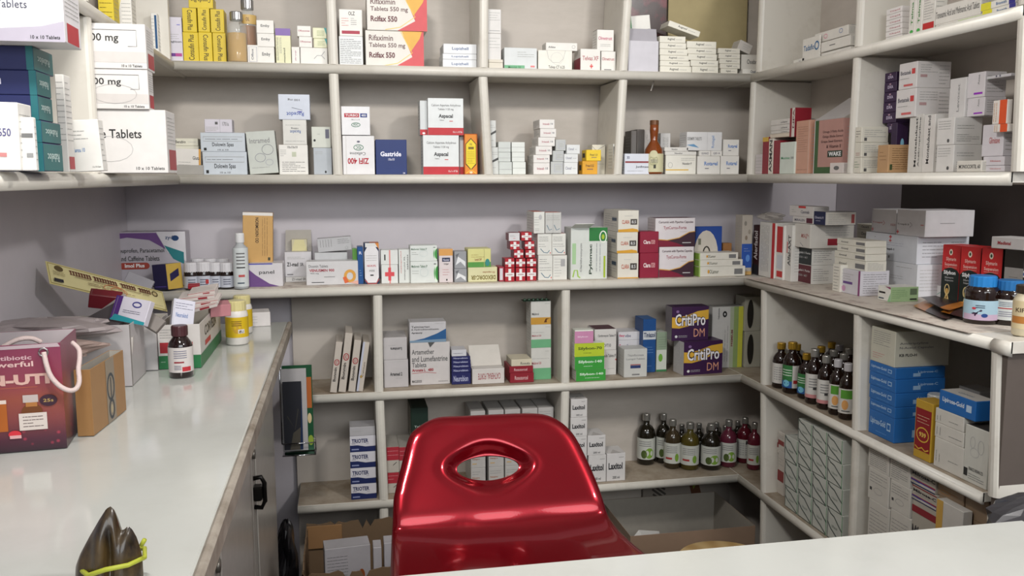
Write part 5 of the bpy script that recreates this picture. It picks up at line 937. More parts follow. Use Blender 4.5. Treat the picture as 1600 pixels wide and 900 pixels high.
mb.v = [(x, y, z_ if z_ > .1 else z_+g0.top+.003) for x, y, z_ in mb.v]
o = mb.build('blister_pack'); fix(o); tag(o, 'dark green blister strip lying on the green footed tower', 'blister pack')
# corner bay
sb = lambda n_, c: [t('Silybon-'+n_, .12, .45, .92, .72, c, 0, .03), l(.3, .2, .8, .32, 1, c)]
sy = stack('green carton', 'of the four-high colour stack', [(900, 946, 578.5), (898, 944, 558), (897.5, 944, 537), (898, 927, 516)], z=Z, Y=.012, d=.06, xs=893, L=[l(.2, .2, .8, .8, 3)], base='#e0e2d8', Fs=[[r(0, 0, 1, 1, '#3c9a3c')]+sb('140', '#d8ecd8'), [r(0, 0, 1, 1, '#3c9a3c')]+sb('140', '#d8ecd8'), [r(0, 0, 1, 1, '#b5c832')]+sb('70', '#3a4a1c'), [r(0, 0, 1, .9, '#c98aae'), t('Silybon', .15, .4, .7, .55, '#f0dce8')]], side=None,
           descs=['green carton with white name', 'green carton with white name', 'lime carton with dark name', 'pink fronted white carton'])
lw1 = carton('white carton with red dot, lower of the pair behind the colour stack', 929, 963, 548, z=Z, Y=.075, d=.07, F=[t('Torsemide Tablets IP', .2, .72, .97, .84, '#444'), s([(.5, 0), (.5, 1)], .01, '#c99'), l(.6, .2, .9, .32, 1), e(.97, .62, .03, .03, '#b33')], base='#cbc8c4')
carton('white carton with dark maroon open top, behind the colour stack', 929, 963, 515, on=lw1, d=.08, F=[t('Clarithromycin Tablets IP', .15, .6, .97, .75, '#444'), t('CVT10', .4, .15, .75, .3, '#444')], T=[r(.02, .02, .98, .98, '#4c2430')], base='#cfccc8')
wc = carton('white cube carton with navy band, corner bay under the ledge', 975, 1011, 546, z=Z, Y=.03, d=.085, xs=965, F=[t('Thiamfluconate', .15, .74, .85, .82, '#888'), t('Lumigol Tablets', .1, .6, .9, .68, '#888'), r(.28, .32, .72, .42, '#2c3a6a'), r(.28, .43, .72, .46, '#a04c50'), r(.35, .07, .68, .12, '#777')], base='#c2c2be')
ev = stack('flat white carton with pink name', 'of two behind the white cube', [(966, 1005, 532), (966, 1005, 519)], z=Z+.058, Y=.12, d=.07, F=[t('Easy', .04, .35, .25, .7, '#c04468', 0, .03), t('vibe', .26, .35, .5, .7, '#557')], base='#cfcdd0')
carton('white carton carrying the pink named flats, behind the white cube', 966, 1006, 545, z=Z, Y=.122, d=.06, F=[l(.1, .2, .9, .8, 3)], base='#bcbab8', h=.0575, side=None)
bt = carton('tall blue carton with white band, corner bay under the ledge', 1005, 1025, 499, z=Z, Y=.085, d=.08, F=[r(0, .62, 1, .78, '#c4c8cc'), t('Tiniazol', .05, .66, .95, .75, '#2a3a5c', 0, .03), l(.2, .35, .8, .5, 3, '#6a90c0'), l(.3, .1, .7, .14, 1, '#6a90c0')], base='#1c4a84', fm={'T': '#245a94'}, side=None)
carton('white carton with green leaf beside the tall blue one, corner bay', 1026, 1042, 519, z=Z, Y=.09, d=.06, F=[r(0, .55, 1, 1, '#8a9a84'), e(.4, .35, .2, .1, '#6aa03c'), r(0, 0, 1, .05, '#3c7a4c'), l(.2, .6, .9, .9, 5, '#6a7a64')], base='#c6cabf')
crt = [r(0, 0, 1, 1, '#3a1c44'), p([(.0, .38), (.2, .36), (.45, .42), (.7, .55), (1, .62), (1, .9), (.7, .86), (.4, .74), (.15, .68), (0, .7)], '#d6a83c'), t('CritiPro', .08, .42, .92, .8, '#1c0c20', 0, .075), t('CritiPro', .085, .43, .915, .79, '#ece8ec', 0, .02), t('DM', .6, .1, .9, .34, '#d89a80', 0, .0), e(.12, .12, .035, .04, '#ddd'), l(.18, .08, .42, .16, 2, '#bbb'), e(.15, .86, .04, .04, '#8a6a9a')]
cp = carton('purple and yellow carton with bold white lettering, lower of the pair', 1068, 1128, 535, yb=581, z=Z, Y=.02, d=.10, xs=1052, F=crt, L=[r(0, 0, 1, 1, '#c8c5c4'), l(.1, .1, .9, .9, 5, '#999', 90)], base='#3a1c44', fm={'L': '#c8c5c4'}, yaw=6)
carton('purple and yellow carton with bold white lettering, upper of the pair', 1050, 1107, 480, on=cp, Y=.05, d=.09, F=crt, L=[r(0, 0, 1, 1, '#8a8488')], base='#3a1c44', xs=1040)
carton('tall grey white carton with yellow green edge behind the purple pair', 1113, 1161, 480, z=Z, Y=.10, d=.05, F=[r(.7, 0, .85, 1, '#8fa468'), r(.85, 0, 1, 1, '#c8c848'), r(.58, 0, .7, 1, '#a8b098'), t('PREMIUM', .62, .35, .68, .62, '#7a1c2c', 90, .03), l(.38, .1, .55, .7, 2, '#777', 90), e(.4, .88, .07, .05, '#222'), e(.4, .88, .03, .02, '#bbb'), t('Cefpodoxime', .18, .8, .24, .98, '#555', 90)], base='#c2c0bc')
for i, (yt_, zz_) in enumerate(((518, Z), (464, None))):
    q = carton(['pale green grey carton with dark round cut-out, lower at corner end', 'pale green grey carton with dark round cut-out, upper at corner end'][i], 1164, 1189, yt_, z=Z if i == 0 else q.top+.0005, Y=.09, d=.07, F=[e(.35, .5, .2, .42, '#2a2824'), l(.7, .1, .95, .8, 5)], base='#a8a698')
# ================================================================== lowest row back wall (ZC)
Z = ZC+.0004
tF = [r(0, .38, 1, 1, '#d2d0d6'), p([(0, .42), (.3, .42), (.6, .32), (1, .34), (1, 0), (0, 0)], '#202a58'), t('TRIOTER', .07, .56, .72, .82, '#202a58', 0, .035), r(.06, .5, .22, .53, '#667'), r(.06, .12, .34, .2, '#8a92b8'), r(.62, .48, .74, .5, '#888')]
tr = stack('white carton with navy wave foot', 'of the dark blue and white stack', [(549, 588.5, 757), (548, 587.5, 732), (547.5, 587, 707), (547, 587, 682)], z=Z, Y=.02, d=.07, F=tF, base='#cac8ce', group='white cartons with navy wave in lowest row')
carton('plain white carton on the navy wave stack', 546.5, 586.5, 668, on=tr[-1], d=.07, F=[l(.1, .4, .5, .6, 1)], base='#b0aeb0')
rF = [r(0, .48, 1, 1, '#a8303c'), l(.05, .6, .95, .92, 2, '#d89aa0'), s([(.5, .28), (.8, .4)], .05, '#333')]
for cnm, a_, b_ in (('left', 603, 623.5), ('middle', 624, 645), ('right, by the chair', 645.5, 667)):
    stack(f'red topped white carton, {cnm} column', 'lowest row', [(a_, b_, 739), (a_, b_, 699)], z=Z, Y=.05, d=.13, F=rF, base='#b8b2a8', group='red and white cartons left of the chair', fm={'T': '#a39e96'})
dg = carton('dark green carton on the red white block, behind the chair top', 642, 669, 638, z=ZC+.148, Y=.075, d=.09, xs=634, F=[t('Telesol', .2, .42, .9, .48, '#b8c4bc')], base='#1f3028', side=None, L=[r(0, 0, 1, 1, '#6a665c')])
for i, (a_, b_) in enumerate(((735, 758), (763, 787), (789, 813), (816, 840), (841, 865))):
    zf = Z
    for j in range(4):
        q = carton(f'white carton with orange name, {["leftmost", "second", "middle", "fourth", "rightmost"][i]} column, {["bottom", "second", "third", "top"][j]} layer, behind the chair', a_, b_, 600, z=zf, Y=.055, d=.12, h=.0595, F=[l(.1, .6, .8, .85, 2, '#888'), t('Nexpro', .1, .4, .6, .52, '#a05a30'), r(.1, .2, .4, .24, '#c9a050')]+([r(0, 0, 1, .1, '#2a3a6a')] if j == 2 and i > 2 else []), base='#b8b5b2', group='white cartons stacked behind the red chair', side=None)
        zf = q.top+.0004
lxF = [t('Laxitol', .1, .42, .85, .66, '#2a2a2e', 0, .035), l(.65, .82, .92, .88, 1, '#555'), t('200 ml', .32, .08, .7, .18, '#444')]
for cnm, cols in (('left column', [(891, 917, 712), (891, 917, 683), (891.5, 917.5, 653), (892, 917.5, 624)]), ('middle column', [(919.5, 947, 712), (918, 946, 681)]), ('right column', [(948, 977, 709)])):
    stack(f'white bottle carton with black name, {cnm}', 'lowest row', cols, z=Z, Y=.02, d=.075, F=lxF, base='#d2cfcd', group='white cartons right of the chair', T=[p([(.2, 0), (.8, 0), (.5, .5)], '#bbb7b4')])
# ================================================================== right wing under the ledge
Z = ZB+.0004
lpF = [t('Lipirose-Gold', .08, .4, .66, .72, '#b8d4ec', 0, .02), r(.72, .4, .86, .72, '#a8c8e4'), r(.74, .46, .84, .66, '#2a6ab0'), l(.3, .15, .8, .25, 1, '#6aa0d4')]
lpR = [t('Lipirose-C', .45, .45, .85, .7, '#a8c8e4', 0, .02), r(.35, .2, .5, .5, '#9abcdc')]
bl = stack('blue tablet carton', 'of the blue five-high pile', [(1356.5, 1397, 655), (1357, 1398, 637.5), (1357, 1398.5, 615.5), (1357, 1399, 594), (1357.5, 1399, 576)], z=Z, X=.81, xs=1476, yaw=-90, F=lpF, R=lpR, base='#2a6ab0', group='blue cartons on the right wing')
kb = carton('large cream carton with drug print lying on the blue pile', 1361, 1399, 519, on=bl[-1], X=.81, xs=1484, yaw=-90, F=[l(.1, .5, .8, .92, 7, '#888'), l(.1, .1, .6, .3, 3, '#c88')], R=[t('Amitriptyline', .08, .62, .6, .7, '#777'), t('N-Acetyl Capsules', .08, .5, .7, .58, '#777'), t('KB FLO-H', .08, .3, .4, .38, '#444', 0, .03)], base='#c6c4b4')
bottle('white screw capped plastic tub between blue cartons, right wing', 1464, 624, 577, Z, 12, mat('#c9c7c0', .4, name='white_plastic'), '#c4c4be', 0, '#cfcdc6', (.15, .75), [t('R', .5, .3, .6, .6, '#666', 0, .03)], kind='jar', X=.90, capw=1.02, caph=.22, H=.12)
carton('red and gold carton with ornate frame, front of right wing bay', 1430, 1457, 632, z=Z, X=.80, d=.045, yaw=-90, F=[r(.05, .14, .95, .86, '#8e1c22'), rings(.5, .42, .35, .12, .05, '#d8b040'), t('939', .3, .38, .7, .46, '#e8c860', 0, .03), l(.15, .6, .85, .76, 3, '#e0c0a0'), s([(.1, .2), (.3, .16), (.5, .2), (.7, .16), (.9, .2)], .05, '#d8b040')], base='#c09a34', side=None)
ws = stack('white carton with barcode edge', 'of three under the blue topped carton', [(1458.5, 1505, 701), (1459, 1505, 677), (1460, 1505, 653)], z=Z, X=.80, d=.13, yaw=-90, F=[l(.03, .2, .25, .75, 2, '#444', 90), l(.5, .3, .95, .45, 1, '#777')], base='#d4d1c8')
carton('blue and white tablet carton lying on three white cartons, right wing', 1466, 1524, 628, on=ws[-1], X=.80, xs=1556, yaw=-90, F=[t('Lipirose-Gold', .1, .4, .7, .7, '#d8e4f0', 0, .03), r(.76, .35, .9, .7, '#b8d0e8')], R=[], T=[r(.02, .02, .98, .98, '#c9c6c0'), t('Lipirose', .3, .3, .7, .6, '#678')], base='#2468b0')
carton('white carton with embossed swirls and black square, front right wing', 1507, 1545, 676, z=Z, X=.80, d=.09, yaw=-90, F=[rings(.35, .72, .1, .1, .015, '#aaa'), rings(.7, .68, .12, .12, .015, '#aaa'), rings(.45, .55, .18, .08, .012, '#b0b0b0'), r(.04, .1, .2, .24, '#333'), t('FRANCO INDIAN LTD', .25, .22, .85, .28, '#555'), l(.25, .06, .9, .18, 3, '#888')], T=[r(.02, .02, .98, .98, '#3c3834')], base='#cfcfc6')
carton('small white tub lid peeping behind the blue topped carton', 1497, 1530, 603, z=Z+.10, X=.98, d=.05, yaw=-90, F=[r(0, 0, 1, .4, '#234')], base='#c8c8c4', h=.03)
Z = ZC+.0004
gw = [r(0, 0, 1, .03, '#4a544c'), r(0, 0, .04, 1, '#6a746c'), s([(.02, .97), (.2, .85), (.45, .8), (.75, .6), (1, .46)], .06, '#5a6460'), s([(0, .55), (.25, .36), (.6, .22), (.85, .1), (1, .03)], .06, '#5a6460'), r(.97, 0, 1, 1, '#4a9a5c'), t('Ultacet', .3, .42, .7, .52, '#9aa49c')]
gcols = [('first', 1226, 1246, [(772), (730), (690)]), ('second', 1246.8, 1268, [(779), (738), (698), (664)]), ('third', 1268.8, 1291.5, [(793), (751), (712), (676)]), ('fourth', 1292.3, 1316, [(807), (766), (727), (689)])]
for nm, a_, b_, ys_ in gcols:
    stack(f'white green edged carton, {nm} column', 'right wing block', [(a_, b_, y) for y in ys_], z=Z, X=.80, d=.09, yaw=-90, F=gw, base='#cdd0c8', group='white green edged cartons in the right wing', side=None, h=.0615 if False else None, T=[s([(.1, .3), (.9, .6)], .03, '#4a544c')])
rr = [r(.05, .68, .95, .95, '#8c3434'), l(.15, .3, .8, .5, 2, '#999'), e(.2, .12, .04, .05, '#222')]
for nm, a_, b_ in (('left', 1206, 1215), ('right', 1215.6, 1225)):
    stack(f'white carton with dark red band, {nm} column at inner end', 'right wing', [(a_, b_, 708), (a_, b_, 678)], z=Z, X=.83, d=.08, yaw=-90, F=[r(0, .3, 1, .55, '#8c3434'), l(.1, .65, .9, .85, 2)], base='#cfc9c0', side=None)
for nm, a_, b_ in (('left', 1212, 1228), ('right', 1229, 1246)):
    stack(f'white carton with dark red top band, back {nm} column', 'right wing', [(a_, b_, 712), (a_, b_, 660), (a_, b_, 637)], z=Z, X=.95, d=.06, yaw=-90, F=rr, base='#cfc9c0', side=None)
for nm, a_, b_, ys_ in (('first', 1356, 1389, (797, 746, 709)), ('second', 1390, 1422, (812, 765, 722))):
    stack(f'white fine printed carton, {nm} column', 'lowest right bay', [(a_, b_, y) for y in ys_], z=Z, X=.805, d=.1, yaw=-90, Fs=[[l(.08, .1, .9, .9, 9, '#777')], [l(.08, .55, .9, .92, 4, '#777'), rings(.5, .35, .2, .1, .01, '#888'), r(.1, .3, .2, .4, '#444')]], base='#cfccc4')
stack('white carton with bold name and crimson blue stripe', 'lowest right bay', [(1424, 1463, 800), (1424, 1463, 775), (1424, 1463, 724)], z=Z, X=.808, d=.1, yaw=-90, F=[t('Milrose-C', .04, .55, .98, .75, '#2a2a34', 0, .035), l(.1, .42, .7, .5, 1, '#888'), r(0, .2, 1, .32, '#a03038'), p([(0, .22), (1, .1), (1, .24), (0, .3)], '#3a3a8c'), p([(.1, .08), (.4, .2), (1, .2), (1, .08)], '#cfccc8'), r(0, 0, 1, .06, '#22305c'), r(0, .88, 1, .95, '#8c2a34')], base='#b5b0a4')
stack('tan carton with ruled frame', 'left, lowest right bay', [(1465, 1507, 795), (1465, 1507, 743)], z=Z, X=.812, d=.1, yaw=-90, F=[l(.15, .7, .85, .85, 2, '#6a5438'), s([(.1, .6), (.2, .5), (.2, .4), (.8, .4)], .02, '#a0601c'), rings(.3, .3, .2, .1, .02, '#c8842c')], base='#94806a')
carton('tan carton with ruled frame, right, lowest right bay', 1508, 1545, 771, z=Z, X=.812, d=.1, yaw=-90, F=[l(.15, .7, .85, .85, 2, '#6a5438')], base='#8c7862', side=None)
carton('white carton with amber picture before the tan cartons', 1462, 1504, 800, z=Z, X=.784, d=.022, yaw=-90, F=[r(0, .1, .25, 1, '#c8a050'), l(.35, .3, .9, .8, 4, '#999')], base='#cbc8c2')
# ================================================================== red bar chair
CH = bpy.data.objects.new('bar_chair', None); COL.objects.link(CH)
REDM = bpy.data.materials.new('red_lacquered_plastic'); REDM.use_nodes = True
b_ = REDM.node_tree.nodes['Principled BSDF']
b_.inputs['Base Color'].default_value = (0.21, 0.0015, 0.008, 1); b_.inputs['Metallic'].default_value = .7; b_.inputs['Roughness'].default_value = .22
b_.inputs['Coat Weight'].default_value = .45; b_.inputs['Specular IOR Level'].default_value = .3; b_.inputs['Coat Roughness'].default_value = .04
YT, YC = -.915, -1.03
topP, creP = on_y(775, 648, YT), on_y(785, 842, YC)
zc, zt = creP.z, topP.z
prof = [(YT+.006, zt), (YT-.022, zt-.05), (YT-.052, zt-.095), (YC+.026, zc+.050), (YC+.004, zc+.016), (YC-.06, zc-.002), (YC-.15, zc-.008), (YC-.26, zc-.004), (YC-.35, zc-.004), (YC-.40, zc-.03), (YC-.41, zc-.06)]
def cr(pts, u):
    i = min(int(u), len(pts)-2); f = u-i; P = [Vector(pts[max(0, min(len(pts)-1, i+k))]) for k in (-1, 0, 1, 2)]
    return .5*((2*P[1])+(P[2]-P[0])*f+(2*P[0]-5*P[1]+4*P[2]-P[3])*f*f+(3*P[1]-P[0]-3*P[2]+P[3])*f**3)
SMP = [cr(prof, k*.02) for k in range(int((len(prof)-1)/.02)+1)]; ARC = [0]
for k in range(1, len(SMP)): ARC.append(ARC[-1]+(SMP[k]-SMP[k-1]).length)
def prf(a_):
    a_ = max(0, min(ARC[-1]-1e-6, a_)); lo, hi = 0, len(ARC)-1
    while hi-lo > 1:
        m_ = (lo+hi)//2
        if ARC[m_] > a_: hi = m_
        else: lo = m_
    f = (a_-ARC[lo])/max(1e-9, ARC[hi]-ARC[lo]); return SMP[lo].lerp(SMP[hi], f), (SMP[hi]-SMP[lo]).normalized()
def arc_of_z(z):
    for k in range(len(SMP)):
        if SMP[k].y <= z: return ARC[k]
    return ARC[-1]
XC = (on_y(617, 800, -1).x+on_y(955, 800, -1).x)/2
out = []
for x, y in ((775, 645), (720, 647), (683, 654), (655, 670), (640, 688), (628, 735), (619, 776), (615, 815)):
    Y = YC+.03-.02
    for _ in range(4):
        q = on_y(x, y, Y); k = arc_of_z(q.z); Y = prf(k)[0].x-.020*min(1, abs(q.x-XC)/.2)**2
    out.append((q.x, arc_of_z(q.z)))
left = out[:]; out = []
for x, y in ((775, 645), (841, 646), (872, 657), (897, 680), (916, 716), (935, 760), (950, 806)):
    Y = YC
    for _ in range(4):
        q = on_y(x, y, Y); k = arc_of_z(q.z); Y = prf(k)[0].x-.020*min(1, abs(q.x-XC)/.2)**2
    out.append((q.x, arc_of_z(q.z)))
right = out
sw = .222; Lm = ARC[-1]
outline = [left[0]]+left[1:]+[(XC-sw, Lm*.62), (XC-sw, Lm*.75), (XC-sw+.02, Lm*.88), (XC-sw+.07, Lm*.97), (XC-.07, Lm*.995), (XC, Lm*.998), (XC+.07, Lm*.995), (XC+sw-.07, Lm*.97), (XC+sw-.02, Lm*.88), (XC+sw, Lm*.75), (XC+sw, Lm*.62)]+right[1:][::-1]
# smooth closed outline
OUT = []
n_ = len(outline)
for i in range(n_):
    P = [Vector(outline[(i+k) % n_]) for k in (-1, 0, 1, 2)]
    for f in (0, .25, .5, .75): OUT.append(.5*((2*P[1])+(P[2]-P[0])*f+(2*P[0]-5*P[1]+4*P[2]-P[3])*f*f+(3*P[1]-P[0]-3*P[2]+P[3])*f**3))
hq = on_y(763, 727, -.955); hc = Vector((hq.x, arc_of_z(hq.z))); hrx = abs(on_y(714, 727, -.955).x-hq.x); hry = .0225
NA, NR = 144, 46
def outl(a_):
    d = Vector((math.cos(a_), math.sin(a_))); best = 0
    for i in range(len(OUT)):
        A, B = OUT[i]-hc, OUT[(i+1) % len(OUT)]-hc
        den = d.x*(B.y-A.y)-d.y*(B.x-A.x)
        if abs(den) < 1e-12: continue
        tt = (A.x*(B.y-A.y)-A.y*(B.x-A.x))/den; uu = (A.x*d.y-A.y*d.x)/den
        if tt > 0 and -1e-6 <= uu <= 1+1e-6: best = max(best, tt)
    return best
vs = []; mbc = MB()
angs = []
for k in range(NA):
    a_ = 2*math.pi*k/NA; angs.append(a_)
for ri in range(NR+1):
    rr = (ri/NR)
    for a_ in angs:
        he = Vector((hrx*math.cos(a_), hry*math.sin(a_))); aa = math.atan2(he.y, he.x)
        R_ = outl(aa); e0 = he.length; dist = e0+(R_-e0)*rr**1.15; q = hc+Vector((math.cos(aa), math.sin(aa)))*dist
        pp, tn = prf(q.y); nrm = Vector((-tn.y, tn.x))     # in (Y,z): points to the sitter
        if nrm.x > 0 and nrm.y < 0 or (nrm.x > 0): nrm = -nrm if nrm.x > 0 and abs(nrm.x) > abs(nrm.y) else nrm
        if nrm.y < 0 and abs(nrm.y) > abs(nrm.x): nrm = -nrm
        sx_ = min(1.15, abs(q.x-XC)/.21); curl = .020*sx_**2+ .02*max(0, sx_-.75)**2
        edge = R_-dist; curl -= .012*math.exp(-edge/.009)         # rolled lip
        hd = (dist-e0)/.020; fun = -.014*math.exp(-hd*hd*.9) if e0 else 0
        fun += .003*math.exp(-((dist-e0-.026)/.012)**2)
        off_ = pp+nrm*(curl+fun); vs.append((q.x, off_.x, off_.y))
fs = [(i*NA+k, i*NA+(k+1) % NA, (i+1)*NA+(k+1) % NA, (i+1)*NA+k) for i in range(NR) for k in range(NA)]
mbc.add(vs, fs, REDM, True); shell = mbc.build('seat_shell'); fix(shell)
md = shell.modifiers.new('thickness', 'SOLIDIFY'); md.thickness = .006; md.offset = 0
md = shell.modifiers.new('smooth', 'SUBSURF'); md.levels = 1; md.render_levels = 1
CHR = mat('#b8babd', .12, metal=1, noise=0, name='chrome')
cx_, cy_ = XC, YC-.2
CH.location = (cx_, cy_, 0)
def chp(mb, nm): o = mb.build(nm); fix(o); o.parent = CH; o.matrix_parent_inverse = Matrix.Translation(-CH.location); return o
shell.parent = CH; shell.matrix_parent_inverse = Matrix.Translation(-CH.location)
mb = MB(); lathe(mb, [(.03, zc-.05), (.09, zc-.03), (.09, zc-.015), (.0, zc-.015)], mat('#1c1b1b', .4, name='black_metal'), 24, cx_, cy_); chp(mb, 'seat_plate')
mb = MB(); lathe(mb, [(.024, .30), (.024, zc-.05)], CHR, 24, cx_, cy_); lathe(mb, [(.032, .03), (.032, .42)], CHR, 24, cx_, cy_); chp(mb, 'gas_column')
mb = MB(); lathe(mb, [(.20, .0005), (.205, .006), (.19, .014), (.06, .03), (.033, .04)], CHR, 40, cx_, cy_); chp(mb, 'round_base')
mb = MB(); tube(mb, [(cx_+.15*math.cos(a*.2618), cy_-.02-.13*math.sin(a*.2618)-.02, .28) for a in range(0, 13)], .009, CHR); tube(mb, [(cx_-.15, cy_-.04, .28), (cx_, cy_, .30), (cx_+.15, cy_-.04, .28)], .009, CHR); chp(mb, 'footrest')
tag(CH, 'glossy red moulded bar chair with oval hole in its backrest', 'chair')

# ================================================================== on the side counter
ZKK = ZK+.0014
def wall_limit(o): pass
# gift bag
BG = bpy.data.objects.new('paper_gift_bag', None); COL.objects.link(BG)
f0 = on_z(95, 703, ZKK); bw = .168; f1 = on_z(118, 665, ZKK); dep = .125; hgt = on_y(97, 537, f0.y).z-ZKK
BG.location = (f0.x-bw/2, f0.y+dep/2, ZKK); BG.rotation_euler = (0, 0, math.radians(6)); tag(BG, 'maroon gift bag with white rope handles at the left end of counter', 'bag')
mb = MB(); g = .0012; bm_ = mat('#7a3040', .25, coat=.3, name='glossy_bag_paper')
gm = bpy.data.materials.new('bag_print'); gm.use_nodes = True; nt = gm.node_tree; bb = nt.nodes['Principled BSDF']; bb.inputs['Roughness'].default_value = .28
tc = nt.nodes.new('ShaderNodeTexCoord'); sp = nt.nodes.new('ShaderNodeSeparateXYZ'); rp = nt.nodes.new('ShaderNodeValToRGB')
nt.links.new(tc.outputs['Generated'], sp.inputs[0]); nt.links.new(sp.outputs['Z'], rp.inputs[0])
rp.color_ramp.elements[0].color = (*lin('#2c1a24'), 1); rp.color_ramp.elements[1].color = (*lin('#7e3550'), 1)
for pz_, cc in ((.12, '#4a2030'), (.3, '#7a3a3a'), (.5, '#8c4638'), (.68, '#84384a')):
    el = rp.color_ramp.elements.new(pz_); el.color = (*lin(cc), 1)
vz = nt.nodes.new('ShaderNodeTexVoronoi'); vz.inputs['Scale'].default_value = 14; nt.links.new(tc.outputs['Generated'], vz.inputs['Vector'])
r2 = nt.nodes.new('ShaderNodeValToRGB'); r2.color_ramp.elements[0].position = .0; r2.color_ramp.elements[1].position = .28; r2.color_ramp.elements[0].color = (1, 1, 1, 1); r2.color_ramp.elements[1].color = (0, 0, 0, 1)
nt.links.new(vz.outputs['Distance'], r2.inputs[0])
mk = nt.nodes.new('ShaderNodeMapRange'); mk.inputs[1].default_value = .16; mk.inputs[2].default_value = .36; mk.inputs[3].default_value = .8; mk.inputs[4].default_value = 0; nt.links.new(sp.outputs['Z'], mk.inputs[0])
ml = nt.nodes.new('ShaderNodeMath'); ml.operation = 'MULTIPLY'; nt.links.new(r2.outputs[0], ml.inputs[0]); nt.links.new(mk.outputs[0], ml.inputs[1])
mx = nt.nodes.new('ShaderNodeMix'); mx.data_type = 'RGBA'; nt.links.new(ml.outputs[0], mx.inputs[0]); nt.links.new(rp.outputs[0], mx.inputs[6]); mx.inputs[7].default_value = (*lin('#b83a52'), 1)
nt.links.new(mx.outputs[2], bb.inputs['Base Color'])
inn = mat('#b8aeb0', .7)
x0_, y0_ = -bw/2, -dep/2
for q, k in (((x0_, y0_, 0, -x0_, y0_+g, hgt), 'K'), ((x0_, -y0_-g, 0, -x0_, -y0_, hgt*1.0), 'F'), ((x0_, y0_+g, 0, x0_+g, -y0_-g, hgt), 'R'), ((-x0_-g, y0_+g, 0, -x0_, -y0_-g, hgt), 'L'), ((x0_+g, y0_+g, 0, -x0_-g, -y0_-g, g), 'T')):
    chamfer(mb, *q, gm, .0003, {k: inn})
U_, V_ = Vector((1, 0, 0)), Vector((0, 0, 1))
decal(mb, Vector((x0_, y0_, 0)), U_, V_, Vector((0, -1, 0)), [p([(0, .98), (.98, 1.0), (1, .965), (0, .955)], '#b5a3a8'), t('antibiotic', .45, .86, .77, .90, '#d0aab0', 0, .02), t('Powerful', .38, .795, .78, .845, '#d8b4b0', 0, .02), t('N-UTI', .42, .625, .9, .725, '#cfa79c', 0, .05), r(.0, .60, .8, .604, '#b86a4a'),
   r(.34, .2, .55, .48, '#a85c24'), r(.34, .46, .55, .495, '#d8c8bc'), r(.66, .23, .83, .34, '#4a2a1a'), e(.745, .36, .085, .09, '#6a3c1c'), r(.7, .42, .79, .46, '#a8703c'), r(.68, .46, .8, .53, '#b8aca8'), r(.64, .2, .86, .36, '#cfc4bc'), l(.67, .22, .83, .34, 4, '#5a4a48'), e(.88, .47, .07, .055, '#3a2230'), t('25s', .84, .455, .92, .485, '#b89a5a'), e(.6, .17, .05, .035, '#c8303c'), r(.56, .13, .65, .16, '#d0a0a0')], bw, hgt, random.Random(5))
bo = mb.build('bag_body', BG)
RP = mat('#cbb8b4', .7, bump=.3, scale=300, name='cotton_rope')
def loc(px_, py_, Y): q = on_y(px_, py_, Y); return q-BG.location
mb = MB(); Yf = f0.y-.006
pts = [loc(58, 552, Yf), loc(61, 570, Yf-.004), loc(68, 590, Yf-.006), loc(82, 606, Yf-.006), loc(97, 613, Yf-.005), loc(108, 610, Yf-.002), loc(114, 598, Yf+.01), loc(114, 580, Yf+.02), loc(117, 562, Yf+.03), loc(117, 548, Yf+.04), loc(108, 537, Yf+.05)]
PTS = [cr([tuple(q) for q in pts], k*.2) for k in range(int((len(pts)-1)/.2)+1)]
tube(mb, PTS, .0036, RP); o = mb.build('rope_handle', BG); fix(o)
mb = MB(); pts = [loc(-6, 545, Yf+.02), loc(10, 536, Yf+.02), loc(26, 530, Yf+.02), loc(44, 530, Yf+.025), loc(58, 536, Yf+.03)]
tube(mb, [cr([tuple(q) for q in pts], k*.2) for k in range(21)], .0036, RP); fix(mb.build('rope_handle', BG))
mb = MB(); q = loc(58, 552, f0.y-.001); tube(mb, [(q.x+.006*math.cos(k*.628), q.y, q.z+.006*math.sin(k*.628)) for k in range(10)], .0014, mat('#a8a4a4', .3, metal=.8), closed=True); fix(mb.build('eyelet', BG))
# brown open box
KR = mat('#8f6c48', .7, name='kraft_board')
A, B = on_z(147, 681, ZKK), on_z(200, 638, ZKK); yw = math.degrees(math.atan2(B.y-A.y, B.x-A.x))
carton('open brown cardboard box with worn round print behind the gift bag', 147, 200, 577, yb=681, z=ZKK, yaw=yw, anchor=0, d=.024, base='#987248', side=None, open_top=True, name='cardboard_box', cat='box',
  F=[r(.42, .0, .68, 1, '#8c8070'), rings(.55, .55, .1, .2, .05, '#3c4044'), rings(.55, .2, .07, .14, .05, '#3c4044'), e(.55, .2, .03, .07, '#b0a080'), s([(.55, .35), (.55, .7)], .03, '#3c4044')])
w1_ = carton('large open white carton heaped with loose medicine packs on the counter', 150, 207, 507, yb=603, z=ZKK, d=.12, xs=None, w=.205, anchor=1, base='#b3aeae', side=None, open_top=True, name='cardboard_box', cat='box', R=[r(.0, .0, .06, 1, '#8a8480')])
w2_ = carton('tall open white carton between the heaped one and green white one', 165, 247, 504, yb=578, z=ZKK, d=.13, w=.19, anchor=1, base='#c4c0bf', side=None, open_top=True, name='cardboard_box', cat='box')
gb_ = carton('open white carton with green foot and red patches on the counter', 249, 315, 508, yb=577, z=ZKK, xs=348, base='#cbc6c2', side=None, open_top=True, name='cardboard_box', cat='box',
  F=[r(0, 0, 1, .3, '#2c7044'), r(.04, .36, .28, .6, '#a32c34'), r(.55, .36, .82, .6, '#a32c34'), l(.05, .68, .4, .92, 4), l(.05, .12, .25, .2, 1, '#a8c8b0')],
  R=[r(0, 0, 1, .3, '#2c7044'), t('CORVEZA', .2, .6, .75, .85, '#444', 0, .02), r(.2, .38, .45, .5, '#b33')])
